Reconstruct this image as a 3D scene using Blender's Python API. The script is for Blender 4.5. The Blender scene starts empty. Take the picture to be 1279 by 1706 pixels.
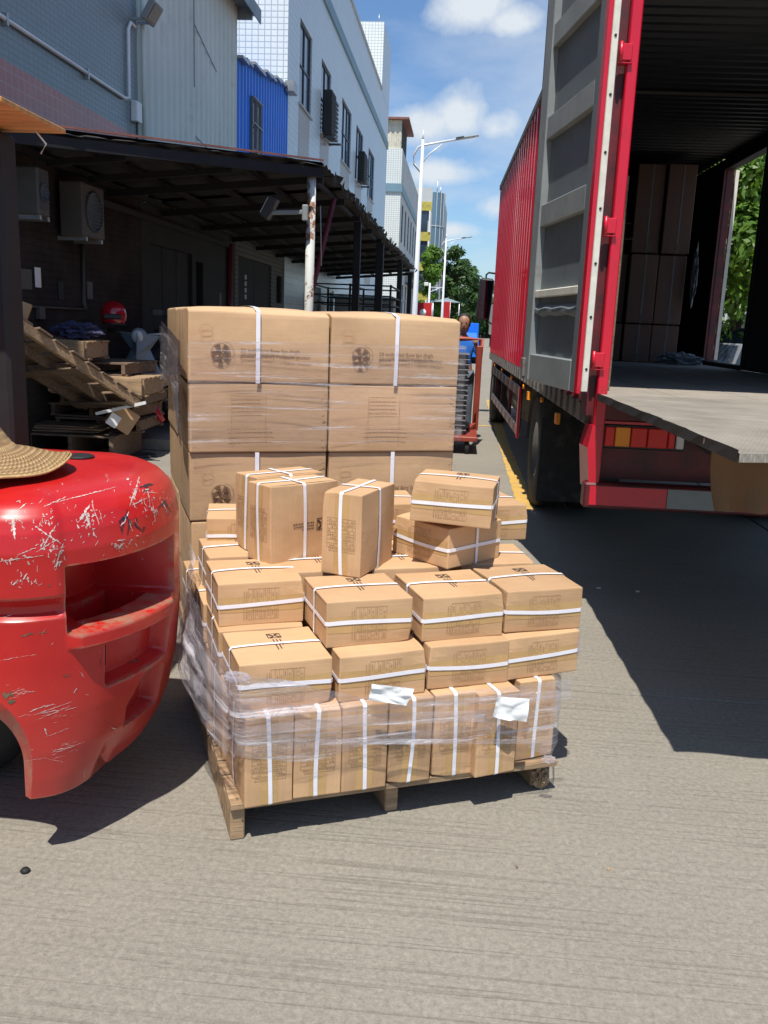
import bpy, bmesh, math, random
from math import sin, cos, pi, radians, sqrt, atan2, exp
from mathutils import Vector, Matrix, noise
random.seed(7)
R = random.Random(11)
SC = bpy.context.scene
COL = SC.collection

# ------------------------------------------------------------------ camera
H = 1.55
PITCH, ROLL, YAW = radians(12.239), radians(2.324), radians(4.528)
fh = Vector((-sin(YAW), cos(YAW), 0)); rt = Vector((cos(YAW), sin(YAW), 0)); up = Vector((0, 0, 1))
fw = fh*cos(PITCH) - up*sin(PITCH); u0 = fh*sin(PITCH) + up*cos(PITCH)
cx = rt*cos(ROLL) + u0*sin(ROLL); cu = u0*cos(ROLL) - rt*sin(ROLL)
cam = bpy.data.cameras.new('camera')
cam.sensor_fit = 'VERTICAL'; cam.sensor_height = 36; cam.sensor_width = 27
cam.lens = 1456.06*36/1706
cam.clip_start = 0.05; cam.clip_end = 3000
camo = bpy.data.objects.new('camera', cam); COL.objects.link(camo)
m = Matrix((( cx.x, cu.x, -fw.x, 0), (cx.y, cu.y, -fw.y, 0), (cx.z, cu.z, -fw.z, H), (0, 0, 0, 1)))
camo.matrix_world = m
SC.camera = camo

# ------------------------------------------------------------------ light
sdir = Vector((-0.06, -0.44, 1.0)).normalized()          # towards the sun
sun = bpy.data.lights.new('sun', 'SUN'); sun.energy = 5.0; sun.angle = radians(0.53); sun.color = (1, .955, .88)
suno = bpy.data.objects.new('sun', sun); COL.objects.link(suno)
suno.rotation_euler = sdir.to_track_quat('Z', 'Y').to_euler()
W = bpy.data.worlds.new('World'); SC.world = W; W.use_nodes = True
nt = W.node_tree; nt.nodes.clear()
wo = nt.nodes.new('ShaderNodeOutputWorld'); bg = nt.nodes.new('ShaderNodeBackground')
sky = nt.nodes.new('ShaderNodeTexSky'); sky.sky_type = 'NISHITA'; sky.sun_disc = False
sky.sun_elevation = math.asin(sdir.z); sky.sun_rotation = math.atan2(sdir.x, sdir.y)
sky.air_density = 1.0; sky.dust_density = 0.6; sky.ozone_density = 2.0
bg.inputs['Strength'].default_value = 0.092
tc = nt.nodes.new('ShaderNodeTexCoord')
sp = nt.nodes.new('ShaderNodeSeparateXYZ'); nt.links.new(tc.outputs['Generated'], sp.inputs[0])
mx = nt.nodes.new('ShaderNodeMath'); mx.operation = 'MAXIMUM'; mx.inputs[1].default_value = 0.0
nt.links.new(sp.outputs['Z'], mx.inputs[0])
ad = nt.nodes.new('ShaderNodeMath'); ad.operation = 'ADD'; ad.inputs[1].default_value = 0.16
nt.links.new(mx.outputs[0], ad.inputs[0])
vd = nt.nodes.new('ShaderNodeVectorMath'); vd.operation = 'DIVIDE'
cb = nt.nodes.new('ShaderNodeCombineXYZ')
for i in range(3): nt.links.new(ad.outputs[0], cb.inputs[i])
nt.links.new(tc.outputs['Generated'], vd.inputs[0]); nt.links.new(cb.outputs[0], vd.inputs[1])
mp = nt.nodes.new('ShaderNodeMapping'); mp.inputs['Location'].default_value = (2.2, .55, .3); mp.inputs['Scale'].default_value = (1.0, 0.9, 1.6)
nt.links.new(vd.outputs[0], mp.inputs[0])
n1 = nt.nodes.new('ShaderNodeTexNoise'); n1.inputs['Scale'].default_value = 1.35; n1.inputs['Detail'].default_value = 8; n1.inputs['Roughness'].default_value = 0.56
nt.links.new(mp.outputs[0], n1.inputs['Vector'])
cr = nt.nodes.new('ShaderNodeValToRGB'); cr.color_ramp.elements[0].position = 0.47; cr.color_ramp.elements[1].position = 0.68
nt.links.new(n1.outputs['Fac'], cr.inputs[0])
tint = nt.nodes.new('ShaderNodeMix'); tint.data_type = 'RGBA'; tint.blend_type = 'MULTIPLY'; tint.inputs['Factor'].default_value = 1.0
tint.inputs[7].default_value = (0.88, 1.08, 1.28, 1)
nt.links.new(sky.outputs[0], tint.inputs[6])
# heaped cumulus patches, each round a direction of its own, all over the sky
gen = tc.outputs['Generated']
n3 = nt.nodes.new('ShaderNodeTexNoise'); n3.inputs['Scale'].default_value = 11; n3.inputs['Detail'].default_value = 9; n3.inputs['Roughness'].default_value = .60
nt.links.new(gen, n3.inputs['Vector'])
acc = None
patches = [(-.006, .312, .060, .030), (.034, .300, .045, .022), (-.013, .214, .055, .034), (-.055, .206, .06, .028), (.028, .207, .045, .024), (.030, .128, .036, .018), (-.02, .158, .07, .018), (-.03, .10, .06, .012), (.13, .02, .2, .012), (.10, .36, .09, .03),
           (-.5, .3, .16, .05), (.55, .28, .18, .06), (.9, .16, .15, .04), (-.8, .22, .2, .05), (.6, .6, .2, .09), (-.3, .7, .2, .1), (1.5, .3, .2, .07)]
for (az, el, wx, wz) in patches:
    dv = (sin(az)*cos(el), cos(az)*cos(el), sin(el))
    mp_ = nt.nodes.new('ShaderNodeMapping'); mp_.inputs['Scale'].default_value = (1/wx, 1/wx, 1/wz); mp_.inputs['Location'].default_value = (-dv[0]/wx, -dv[1]/wx, -dv[2]/wz)
    nt.links.new(gen, mp_.inputs[0])
    ln_ = nt.nodes.new('ShaderNodeVectorMath'); ln_.operation = 'LENGTH'; nt.links.new(mp_.outputs[0], ln_.inputs[0])
    iv = nt.nodes.new('ShaderNodeMath'); iv.operation = 'SUBTRACT'; iv.inputs[0].default_value = 1.25; iv.use_clamp = True; nt.links.new(ln_.outputs['Value'], iv.inputs[1])
    if acc is None: acc = iv
    else:
        m_x = nt.nodes.new('ShaderNodeMath'); m_x.operation = 'MAXIMUM'; nt.links.new(acc.outputs[0], m_x.inputs[0]); nt.links.new(iv.outputs[0], m_x.inputs[1]); acc = m_x
pa = nt.nodes.new('ShaderNodeMath'); pa.operation = 'MULTIPLY_ADD'; pa.inputs[1].default_value = .48; nt.links.new(acc.outputs[0], pa.inputs[0]); nt.links.new(n3.outputs['Fac'], pa.inputs[2])
cr2 = nt.nodes.new('ShaderNodeValToRGB'); cr2.color_ramp.elements[0].position = .66; cr2.color_ramp.elements[1].position = 1.0; nt.links.new(pa.outputs[0], cr2.inputs[0])
wisp = nt.nodes.new('ShaderNodeMath'); wisp.operation = 'MULTIPLY'; wisp.inputs[1].default_value = .45; nt.links.new(cr.outputs[0], wisp.inputs[0])
cmx = nt.nodes.new('ShaderNodeMath'); cmx.operation = 'MAXIMUM'; nt.links.new(wisp.outputs[0], cmx.inputs[0]); nt.links.new(cr2.outputs[0], cmx.inputs[1])
mixc = nt.nodes.new('ShaderNodeMix'); mixc.data_type = 'RGBA'
nt.links.new(cmx.outputs[0], mixc.inputs['Factor']); nt.links.new(tint.outputs[2], mixc.inputs[6])
mixc.inputs[7].default_value = (6.8, 7.4, 8.0, 1)
nt.links.new(mixc.outputs[2], bg.inputs[0]); nt.links.new(bg.outputs[0], wo.inputs[0])

SC.view_settings.view_transform = 'Standard'; SC.view_settings.look = 'None'
SC.view_settings.gamma = 1; SC.view_settings.use_curve_mapping = False
SC.view_settings.exposure = 0.26
SC.render.resolution_x = 768; SC.render.resolution_y = 1024

# ------------------------------------------------------------------ materials
def nodes_of(name):
    mt = bpy.data.materials.new(name); mt.use_nodes = True
    t = mt.node_tree; t.nodes.clear()
    out = t.nodes.new('ShaderNodeOutputMaterial'); b = t.nodes.new('ShaderNodeBsdfPrincipled')
    t.links.new(b.outputs[0], out.inputs[0])
    return mt, t, b, out
def node(t, kind, **kw):
    n = t.nodes.new(kind)
    for k, v in kw.items():
        if k in n.inputs: n.inputs[k].default_value = v
        else: setattr(n, k, v)
    return n
def coords(t, scale=(1, 1, 1), rnd=True, kind='Object', rot=(0, 0, 0)):
    c = node(t, 'ShaderNodeTexCoord'); mpp = node(t, 'ShaderNodeMapping')
    mpp.inputs['Scale'].default_value = scale; mpp.inputs['Rotation'].default_value = rot
    if rnd:
        oi = node(t, 'ShaderNodeObjectInfo'); mu = node(t, 'ShaderNodeMath', operation='MULTIPLY'); mu.inputs[1].default_value = 37.0
        t.links.new(oi.outputs['Random'], mu.inputs[0])
        va = node(t, 'ShaderNodeVectorMath', operation='ADD')
        t.links.new(c.outputs[kind], va.inputs[0]); t.links.new(mu.outputs[0], va.inputs[1])
        t.links.new(va.outputs[0], mpp.inputs[0])
    else:
        t.links.new(c.outputs[kind], mpp.inputs[0])
    return mpp.outputs[0]
def ramp(t, src, p0, p1, c0=(0, 0, 0, 1), c1=(1, 1, 1, 1)):
    r = node(t, 'ShaderNodeValToRGB'); r.color_ramp.elements[0].position = p0; r.color_ramp.elements[1].position = p1
    r.color_ramp.elements[0].color = c0; r.color_ramp.elements[1].color = c1
    t.links.new(src, r.inputs[0]); return r.outputs[0]
def mixcol(t, fac, a, b, blend='MIX'):
    mm = node(t, 'ShaderNodeMix'); mm.data_type = 'RGBA'; mm.blend_type = blend
    for i, v in ((0, fac), (6, a), (7, b)):
        if isinstance(v, (int, float)): mm.inputs[i].default_value = v
        elif isinstance(v, tuple): mm.inputs[i].default_value = v if len(v) == 4 else v + (1,)
        else: t.links.new(v, mm.inputs[i])
    return mm.outputs[2]
def noise_out(t, vec, scale, detail=5, rough=.55, dist=0):
    n = node(t, 'ShaderNodeTexNoise'); n.inputs['Scale'].default_value = scale; n.inputs['Detail'].default_value = detail
    n.inputs['Roughness'].default_value = rough; n.inputs['Distortion'].default_value = dist
    t.links.new(vec, n.inputs['Vector']); return n.outputs['Fac']
def bump(t, b, h, strength=.3, dist=.01, prev=None):
    bb = node(t, 'ShaderNodeBump'); bb.inputs['Strength'].default_value = strength; bb.inputs['Distance'].default_value = dist
    t.links.new(h, bb.inputs['Height'])
    if prev: t.links.new(prev, bb.inputs['Normal'])
    t.links.new(bb.outputs[0], b.inputs['Normal']); return bb.outputs[0]
def pm(name, c, rough=.6, metal=0.0, var=.25, scale=3, scl=(1, 1, 1), dirt=None, dirt_at=(.55, .75), dscale=6, bmp=.15, bscale=60, bdist=.004, rnd=True, coat=0, spec=None):
    mt, t, b, out = nodes_of(name)
    v = coords(t, scl, rnd)
    n = noise_out(t, v, scale, 6, .6)
    lo = tuple(x*(1-var) for x in c); hi = tuple(min(1, x*(1+var)) for x in c)
    col = ramp(t, n, .3, .7, lo+(1,), hi+(1,))
    if dirt:
        d = ramp(t, noise_out(t, v, dscale, 9, .68), dirt_at[0], dirt_at[1])
        col = mixcol(t, d, col, dirt)
    t.links.new(col, b.inputs['Base Color'])
    b.inputs['Roughness'].default_value = rough; b.inputs['Metallic'].default_value = metal
    if coat: b.inputs['Coat Weight'].default_value = coat
    if spec is not None: b.inputs['Specular IOR Level'].default_value = spec
    if bmp: bump(t, b, noise_out(t, v, bscale, 4, .6), bmp, bdist)
    return mt
def brickmat(name, c1, c2, mortar, bw, bh, ms=.012, axis='yz', rough=.35, off=0.0, var=.15, streak=None):
    mt, t, b, out = nodes_of(name)
    rot = {'yz': (radians(90), 0, radians(90)), 'xz': (radians(90), 0, 0)}[axis]
    c = node(t, 'ShaderNodeTexCoord'); s = node(t, 'ShaderNodeSeparateXYZ'); k = node(t, 'ShaderNodeCombineXYZ')
    t.links.new(c.outputs['Object'], s.inputs[0])
    t.links.new(s.outputs['Y' if axis == 'yz' else 'X'], k.inputs[0]); t.links.new(s.outputs['Z'], k.inputs[1])
    br = node(t, 'ShaderNodeTexBrick'); br.offset = off; br.squash = 1
    br.inputs['Color1'].default_value = c1+(1,); br.inputs['Color2'].default_value = c2+(1,); br.inputs['Mortar'].default_value = mortar+(1,)
    br.inputs['Scale'].default_value = 1; br.inputs['Brick Width'].default_value = bw; br.inputs['Row Height'].default_value = bh
    br.inputs['Mortar Size'].default_value = ms
    t.links.new(k.outputs[0], br.inputs['Vector'])
    n = noise_out(t, c.outputs['Object'], .7, 8, .65)
    col = mixcol(t, ramp(t, n, .3, .75, (0, 0, 0, 1), (var, var, var, 1)), br.outputs['Color'], (.12, .11, .1))
    if streak:
        mp2 = node(t, 'ShaderNodeMapping'); mp2.inputs['Scale'].default_value = (2.2, 2.2, .12); t.links.new(c.outputs['Object'], mp2.inputs[0])
        st = ramp(t, noise_out(t, mp2.outputs[0], 1.5, 6, .6), .55, .75)
        col = mixcol(t, st, col, streak)
    t.links.new(col, b.inputs['Base Color']); b.inputs['Roughness'].default_value = rough
    if rough > .85: b.inputs['Specular IOR Level'].default_value = .12
    inv = node(t, 'ShaderNodeMath', operation='SUBTRACT'); inv.inputs[0].default_value = 1; t.links.new(br.outputs['Fac'], inv.inputs[1])
    bump(t, b, inv.outputs[0], .5, .004)
    return mt

M = {}
def cardboard(name, c, amber=.35):
    mt, t, b, out = nodes_of(name)
    v = coords(t, (1, 1, 1), True)
    n = noise_out(t, v, 4, 5, .6)
    col = ramp(t, n, .3, .72, (c[0]*.90, c[1]*.87, c[2]*.82, 1), (c[0]*1.06, c[1]*1.05, c[2]*1.05, 1))
    oi = node(t, 'ShaderNodeObjectInfo')
    hs = node(t, 'ShaderNodeHueSaturation')
    mr = node(t, 'ShaderNodeMapRange'); mr.inputs[3].default_value = .84; mr.inputs[4].default_value = 1.10
    t.links.new(oi.outputs['Random'], mr.inputs[0]); t.links.new(mr.outputs[0], hs.inputs['Value'])
    t.links.new(col, hs.inputs['Color'])
    # fine flute lines
    v2 = coords(t, (1.5, 240, 240), False)
    fl = noise_out(t, v2, 1.0, 1, .4)
    col2 = mixcol(t, .035, hs.outputs[0], ramp(t, fl, .35, .65), 'OVERLAY')
    sp_ = ramp(t, noise_out(t, v, 26, 8, .75), .66, .74)
    col3 = mixcol(t, sp_, col2, (c[0]*.62, c[1]*.55, c[2]*.48))
    wr_ = ramp(t, noise_out(t, v, 3.2, 9, .72, .8), .58, .70, (0, 0, 0, 1), (.30, .30, .30, 1))
    col3 = mixcol(t, wr_, col3, (c[0]*1.22, c[1]*1.28, c[2]*1.42))
    dk_ = ramp(t, noise_out(t, v, 1.8, 6, .6, 1.5), .60, .74, (0, 0, 0, 1), (.28, .28, .28, 1))
    col3 = mixcol(t, dk_, col3, (c[0]*.70, c[1]*.62, c[2]*.52))
    f2 = mixcol(t, .35, col3, col2)
    t.links.new(f2, b.inputs['Base Color'])
    b.inputs['Roughness'].default_value = .62; b.inputs['Specular IOR Level'].default_value = .35
    p = bump(t, b, fl, .03, .001)
    big = noise_out(t, v, 7, 3, .5)
    bump(t, b, big, .22, .02, p)
    return mt
M['card'] = cardboard('cardboard', (.55, .352, .195))
M['bigcard'] = cardboard('pale_cardboard', (.57, .38, .22))
M['tape'] = pm('amber_tape', (.50, .315, .135), .25, 0, .10, 9, bmp=.35, bscale=14, bdist=.006)
M['strap'] = pm('white_strap', (.80, .79, .84), .38, 0, .05, 20, bmp=.2, bscale=90, bdist=.001)
M['ink'] = pm('brown_ink', (.16, .085, .045), .7, 0, .3, 40, bmp=0)
M['paleink'] = pm('pale_brown_ink', (.36, .215, .105), .7, 0, .2, 40, bmp=0)
M['blackink'] = pm('black_ink', (.045, .03, .028), .6, 0, .2, 40, bmp=0)
M['redink'] = pm('faint_red_ink', (.42, .22, .12), .7, 0, .2, 40, bmp=0)
M['paper'] = pm('white_paper', (.80, .81, .80), .8, 0, .03, 12, bmp=.12, bscale=30, bdist=.004)
M['wood'] = pm('pallet_wood', (.36, .24, .135), .8, 0, .35, 5, scl=(1, 9, 9), dirt=(.10, .07, .05), dirt_at=(.5, .8), dscale=3, bmp=.4, bscale=26, bdist=.004)
M['greywood'] = pm('shaded_weathered_wood', (.17, .115, .075), .85, 0, .4, 5, scl=(1, 9, 9), dirt=(.06, .045, .035), dirt_at=(.5, .8), dscale=3, bmp=.4, bscale=26, bdist=.004)  # heap shade darkens this wood; its sunlit pieces use the paler one
M['plywood'] = pm('orange_plywood', (.50, .25, .09), .7, 0, .3, 4, scl=(1, 8, 1), bmp=.2)
M['black'] = pm('black_paint', (.010, .010, .011), .7, 0, .3, 6, bmp=.1)
M['rubber'] = pm('tyre_rubber', (.022, .022, .023), .85, 0, .3, 12, dirt=(.10, .09, .075), dirt_at=(.55, .85))
M['dark'] = pm('dark_plastic', (.03, .03, .033), .5, 0, .3, 8)
M['steel'] = pm('galvanised_steel', (.42, .43, .44), .42, .8, .15, 6, dirt=(.16, .13, .10), dirt_at=(.55, .8))
M['grimy'] = pm('grimy_steel', (.24, .22, .205), .6, .3, .35, 9, dirt=(.05, .04, .035), dirt_at=(.45, .7), dscale=9)
M['red'] = pm('truck_red_paint', (.56, .006, .026), .33, 0, .12, 2, dirt=(.16, .02, .02), dirt_at=(.55, .85), dscale=4, bmp=.05, coat=.25)
M['darkred'] = pm('grimy_red_paint', (.14, .010, .014), .5, 0, .3, 5, dirt=(.03, .012, .012), dirt_at=(.4, .7))
M['doorgrey'] = pm('door_grey_steel', (.135, .160, .178), .55, 0, .12, 2.5, dirt=(.10, .098, .095), dirt_at=(.52, .75), dscale=5, bmp=.1, bscale=9, bdist=.006)
M['doorlight'] = pm('door_frame_grey', (.24, .26, .262), .5, 0, .14, 4, dirt=(.2, .17, .15), dirt_at=(.58, .78), dscale=9)
M['gasket'] = pm('cream_gasket', (.66, .64, .55), .6, 0, .12, 12, dirt=(.22, .17, .12), dirt_at=(.6, .8), dscale=20)
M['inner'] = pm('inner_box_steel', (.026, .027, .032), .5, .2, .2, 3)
M['floorply'] = pm('truck_floor_boards', (.32, .285, .24), .75, 0, .22, 3, scl=(1, 7, 1), dirt=(.17, .145, .12), dirt_at=(.48, .75), dscale=7, bmp=.5, bscale=30, bdist=.004, rnd=False)
M['amberlens'] = pm('amber_lens', (.95, .30, .01), .4, 0, .1, 5)
M['redlens'] = pm('red_lens', (.72, .012, .004), .4, 0, .1, 5)
M['whitelens'] = pm('white_lens', (.6, .6, .6), .2, 0, .1, 5, coat=.5)
M['white'] = pm('white_paint', (.72, .73, .72), .4, 0, .08, 3, dirt=(.35, .33, .3), dirt_at=(.6, .85))
M['pole'] = pm('lamp_pole_paint', (.66, .69, .72), .35, .1, .05, 3)
M['rustpole'] = pm('rusty_white_pipe', (.62, .64, .60), .6, 0, .1, 4, dirt=(.20, .09, .04), dirt_at=(.5, .56), dscale=5, rnd=False)
M['maroon'] = pm('maroon_pipe', (.17, .025, .03), .6)
M['blue'] = pm('blue_corrugated_steel', (.01, .17, .72), .42, 0, .1, 1, bmp=.1)
M['greycorr'] = pm('grey_green_corrugated_steel', (.56, .63, .58), .5, 0, .08, .8, dirt=(.38, .40, .36), dirt_at=(.58, .8), dscale=1.5, bmp=.1)
M['eave'] = pm('eave_trim', (.20, .26, .29), .5)
M['rooffibre'] = pm('shaded_grey_roof_sheet', (.035, .035, .037), .8, 0, .3, 3, dirt=(.06, .05, .045), dirt_at=(.5, .75))  # albedo lowered to deepen the shade under the roof
M['redroof'] = pm('faded_red_roof_edge', (.22, .09, .075), .7, 0, .3, 4)
M['tealtile'] = brickmat('teal_wall_tiles', (.19, .25, .27), (.21, .27, .29), (.14, .19, .21), .10, .06, .006, var=.3)
M['pinktile'] = brickmat('pink_wall_tiles', (.44, .125, .105), (.48, .15, .125), (.50, .27, .24), .12, .12, .007, var=.35)
M['browntile'] = brickmat('shaded_brown_wall_tiles', (.016, .011, .010), (.021, .014, .012), (.007, .005, .005), .24, .075, .008, var=.5, rough=.95)  # brown taken near black, so the lean-to shade is in the colour
M['whitetile_yz'] = brickmat('shaded_white_wall_tiles', (.58, .66, .71), (.61, .69, .74), (.40, .48, .53), .16, .16, .008, var=.12, streak=None)  # street side bluer and duller than the gable, shade in the colour
M['whitetile_xz'] = brickmat('white_gable_tiles', (.74, .77, .74), (.77, .80, .76), (.40, .46, .46), .15, .13, .011, axis='xz', var=.10)
M['rusttile'] = brickmat('rust_streaked_tiles', (.40, .33, .28), (.36, .30, .26), (.24, .22, .21), .14, .14, .008, var=.3, streak=(.30, .20, .14))
M['band'] = pm('blue_grey_band', (.16, .27, .33), .5, 0, .1, 1)
M['glass'] = pm('dark_window_glass', (.02, .035, .055), .08, 0, .3, .5, bmp=0, spec=.8)
M['frame'] = pm('dark_window_frame', (.06, .08, .10), .5)
M['shutter'] = pm('grey_shutter_steel', (.028, .031, .031), .9, 0, .2, 2, dirt=(.04, .04, .04), dirt_at=(.5, .8))
M['acwhite'] = pm('yellowed_plastic', (.085, .075, .064), .6, 0, .15, 4)
M['lightwall'] = brickmat('pale_brick_wall', (.16, .16, .15), (.18, .18, .17), (.09, .09, .088), .24, .09, .01, off=.5, var=.3, rough=.9)
M['concwall'] = pm('painted_concrete_wall', (.26, .27, .27), .8, 0, .2, 1)
M['yellow'] = pm('yellow_wall', (.44, .37, .07), .6)
M['curtain'] = pm('blue_curtain_glass', (.10, .17, .23), .15, 0, .35, .25, bmp=0, spec=.7)
M['paleg'] = pm('pale_concrete', (.48, .50, .50), .7, 0, .12, .5)
M['cream'] = pm('cream_corrugated', (.58, .55, .44), .6)
M['straw'] = pm('straw', (.50, .33, .14), .75, 0, .3, 60, scl=(1, 1, 1), bmp=.8, bscale=120, bdist=.004)
M['orange'] = pm('orange_lens', (.75, .08, .01), .25, 0, .1, 5, coat=.4)
M['helmet'] = pm('red_helmet_shell', (.42, .01, .02), .2, 0, .1, 3, coat=.5)
M['paleblue'] = pm('pale_blue_plastic', (.22, .27, .30), .35, 0, .1, 4)
M['greyplastic'] = pm('grey_plastic', (.12, .13, .14), .4)
M['purple'] = pm('dark_blue_cloth', (.05, .05, .11), .8)
M['skin'] = pm('skin', (.36, .19, .12), .5, bmp=0)
M['hair'] = pm('hair', (.015, .012, .01), .6)
M['shirt'] = pm('blue_shirt', (.02, .16, .60), .8, 0, .15, 5, bmp=.3, bscale=12)
M['trousers'] = pm('grey_trousers', (.09, .11, .14), .8)
M['orangered'] = pm('orange_red_paint', (.26, .04, .022), .5, 0, .15, 5)
M['carsilver'] = pm('silver_car_paint', (.50, .54, .58), .25, .4, .05, 3, coat=.5)
M['bark'] = pm('bark', (.13, .10, .075), .9, bmp=.6, bscale=18, bdist=.02)
def leafmat(name, c, tr):
    mt, t, b, out = nodes_of(name)
    v = coords(t, (1, 1, 1), False)
    n = noise_out(t, v, .9, 4, .6)
    col = ramp(t, n, .3, .7, tuple(x*.55 for x in c)+(1,), tuple(min(1, x*1.5) for x in c)+(1,))
    t.links.new(col, b.inputs['Base Color']); b.inputs['Roughness'].default_value = .5
    tl = node(t, 'ShaderNodeBsdfTranslucent'); tl.inputs[0].default_value = tr+(1,)
    ms = node(t, 'ShaderNodeMixShader'); ms.inputs[0].default_value = .35
    t.links.new(b.outputs[0], ms.inputs[1]); t.links.new(tl.outputs[0], ms.inputs[2]); t.links.new(ms.outputs[0], out.inputs[0])
    return mt
M['leaf'] = leafmat('bright_leaf', (.10, .20, .022), (.22, .40, .03))
M['leafdark'] = leafmat('dark_leaf', (.045, .10, .022), (.08, .16, .02))
M['sign_red'] = pm('red_banner_cloth', (.45, .01, .015), .7)

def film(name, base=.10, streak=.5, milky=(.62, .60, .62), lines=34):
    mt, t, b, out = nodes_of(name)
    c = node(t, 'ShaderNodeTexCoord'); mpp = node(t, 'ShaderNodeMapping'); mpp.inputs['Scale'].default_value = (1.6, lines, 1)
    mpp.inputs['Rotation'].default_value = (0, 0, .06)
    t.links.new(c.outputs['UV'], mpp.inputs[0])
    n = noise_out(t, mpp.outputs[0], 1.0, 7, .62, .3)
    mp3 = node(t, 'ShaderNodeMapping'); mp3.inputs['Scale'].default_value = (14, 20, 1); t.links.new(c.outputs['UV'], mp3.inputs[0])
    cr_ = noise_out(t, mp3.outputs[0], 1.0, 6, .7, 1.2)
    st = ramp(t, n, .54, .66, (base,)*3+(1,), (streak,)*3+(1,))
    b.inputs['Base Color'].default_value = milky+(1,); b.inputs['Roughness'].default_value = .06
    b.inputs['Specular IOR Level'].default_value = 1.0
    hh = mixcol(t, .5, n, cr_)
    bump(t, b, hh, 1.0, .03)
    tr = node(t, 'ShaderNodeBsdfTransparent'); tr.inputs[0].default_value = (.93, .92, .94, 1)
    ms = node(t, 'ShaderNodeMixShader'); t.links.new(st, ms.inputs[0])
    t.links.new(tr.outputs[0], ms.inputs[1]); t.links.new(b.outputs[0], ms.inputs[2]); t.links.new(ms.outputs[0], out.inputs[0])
    return mt
M['film'] = film('stretch_film', .15, .75, (.72, .70, .74), 40)
M['film2'] = film('thick_stretch_film', .20, .80, (.66, .64, .68), 26)
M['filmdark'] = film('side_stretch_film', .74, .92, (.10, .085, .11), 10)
M['filmthin'] = film('thin_stretch_film', .05, .50, (.70, .66, .66), 48)

# forklift paint: worn red with pale scratches
def forkpaint():
    mt, t, b, out = nodes_of('worn_forklift_red')
    c = node(t, 'ShaderNodeTexCoord')
    n = noise_out(t, c.outputs['Object'], 2.2, 6, .6)
    col = ramp(t, n, .3, .7, (.42, .008, .009, 1), (.55, .018, .014, 1))
    def scratch(scale, rot, lo, hi, colr, col, s=1.0):
        mpp = node(t, 'ShaderNodeMapping'); mpp.inputs['Scale'].default_value = scale; mpp.inputs['Rotation'].default_value = rot
        t.links.new(c.outputs['Object'], mpp.inputs[0])
        f = ramp(t, noise_out(t, mpp.outputs[0], s, 8, .66, .5), lo, hi)
        return mixcol(t, f, col, colr), f
    col, f1 = scratch((7, 7, 30), (.2, .5, .3), .715, .735, (.52, .40, .37), col)
    col, f2 = scratch((3, 3, 60), (0, -.12, 0), .70, .73, (.44, .20, .18), col)
    col, f3 = scratch((9, 9, 9), (0, 0, 0), .70, .715, (.06, .05, .045), col)
    sp_ = node(t, 'ShaderNodeSeparateXYZ'); t.links.new(c.outputs['Object'], sp_.inputs[0])
    lowm = node(t, 'ShaderNodeMapRange'); lowm.inputs[1].default_value = .2; lowm.inputs[2].default_value = .6; lowm.inputs[3].default_value = .5; lowm.inputs[4].default_value = .0
    t.links.new(sp_.outputs['Z'], lowm.inputs[0])
    g = node(t, 'ShaderNodeMath', operation='MULTIPLY'); t.links.new(lowm.outputs[0], g.inputs[0]); t.links.new(noise_out(t, c.outputs['Object'], 5, 7, .6), g.inputs[1])
    col = mixcol(t, g.outputs[0], col, (.24, .13, .10))
    ge = node(t, 'ShaderNodeNewGeometry')
    pt = ramp(t, ge.outputs['Pointiness'], .515, .56)
    pn = ramp(t, noise_out(t, c.outputs['Object'], 18, 6, .7), .38, .60)
    pmul = node(t, 'ShaderNodeMath', operation='MULTIPLY'); t.links.new(pt, pmul.inputs[0]); t.links.new(pn, pmul.inputs[1])
    col = mixcol(t, pmul.outputs[0], col, (.34, .17, .11))
    t.links.new(col, b.inputs['Base Color'])
    rr = ramp(t, noise_out(t, c.outputs['Object'], 6, 5, .6), .3, .7, (.24,)*3+(1,), (.42,)*3+(1,))
    t.links.new(rr, b.inputs['Roughness']); b.inputs['Coat Weight'].default_value = .15
    p = bump(t, b, noise_out(t, c.outputs['Object'], 5, 3, .5), .12, .03)
    return mt
M['fork'] = forkpaint()
M['scratch'] = pm('bare_primer', (.55, .44, .40), .6, 0, .3, 40, bmp=0)
M['smear'] = pm('black_tar_smear', (.03, .022, .03), .3, 0, .4, 40, bmp=0)

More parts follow.
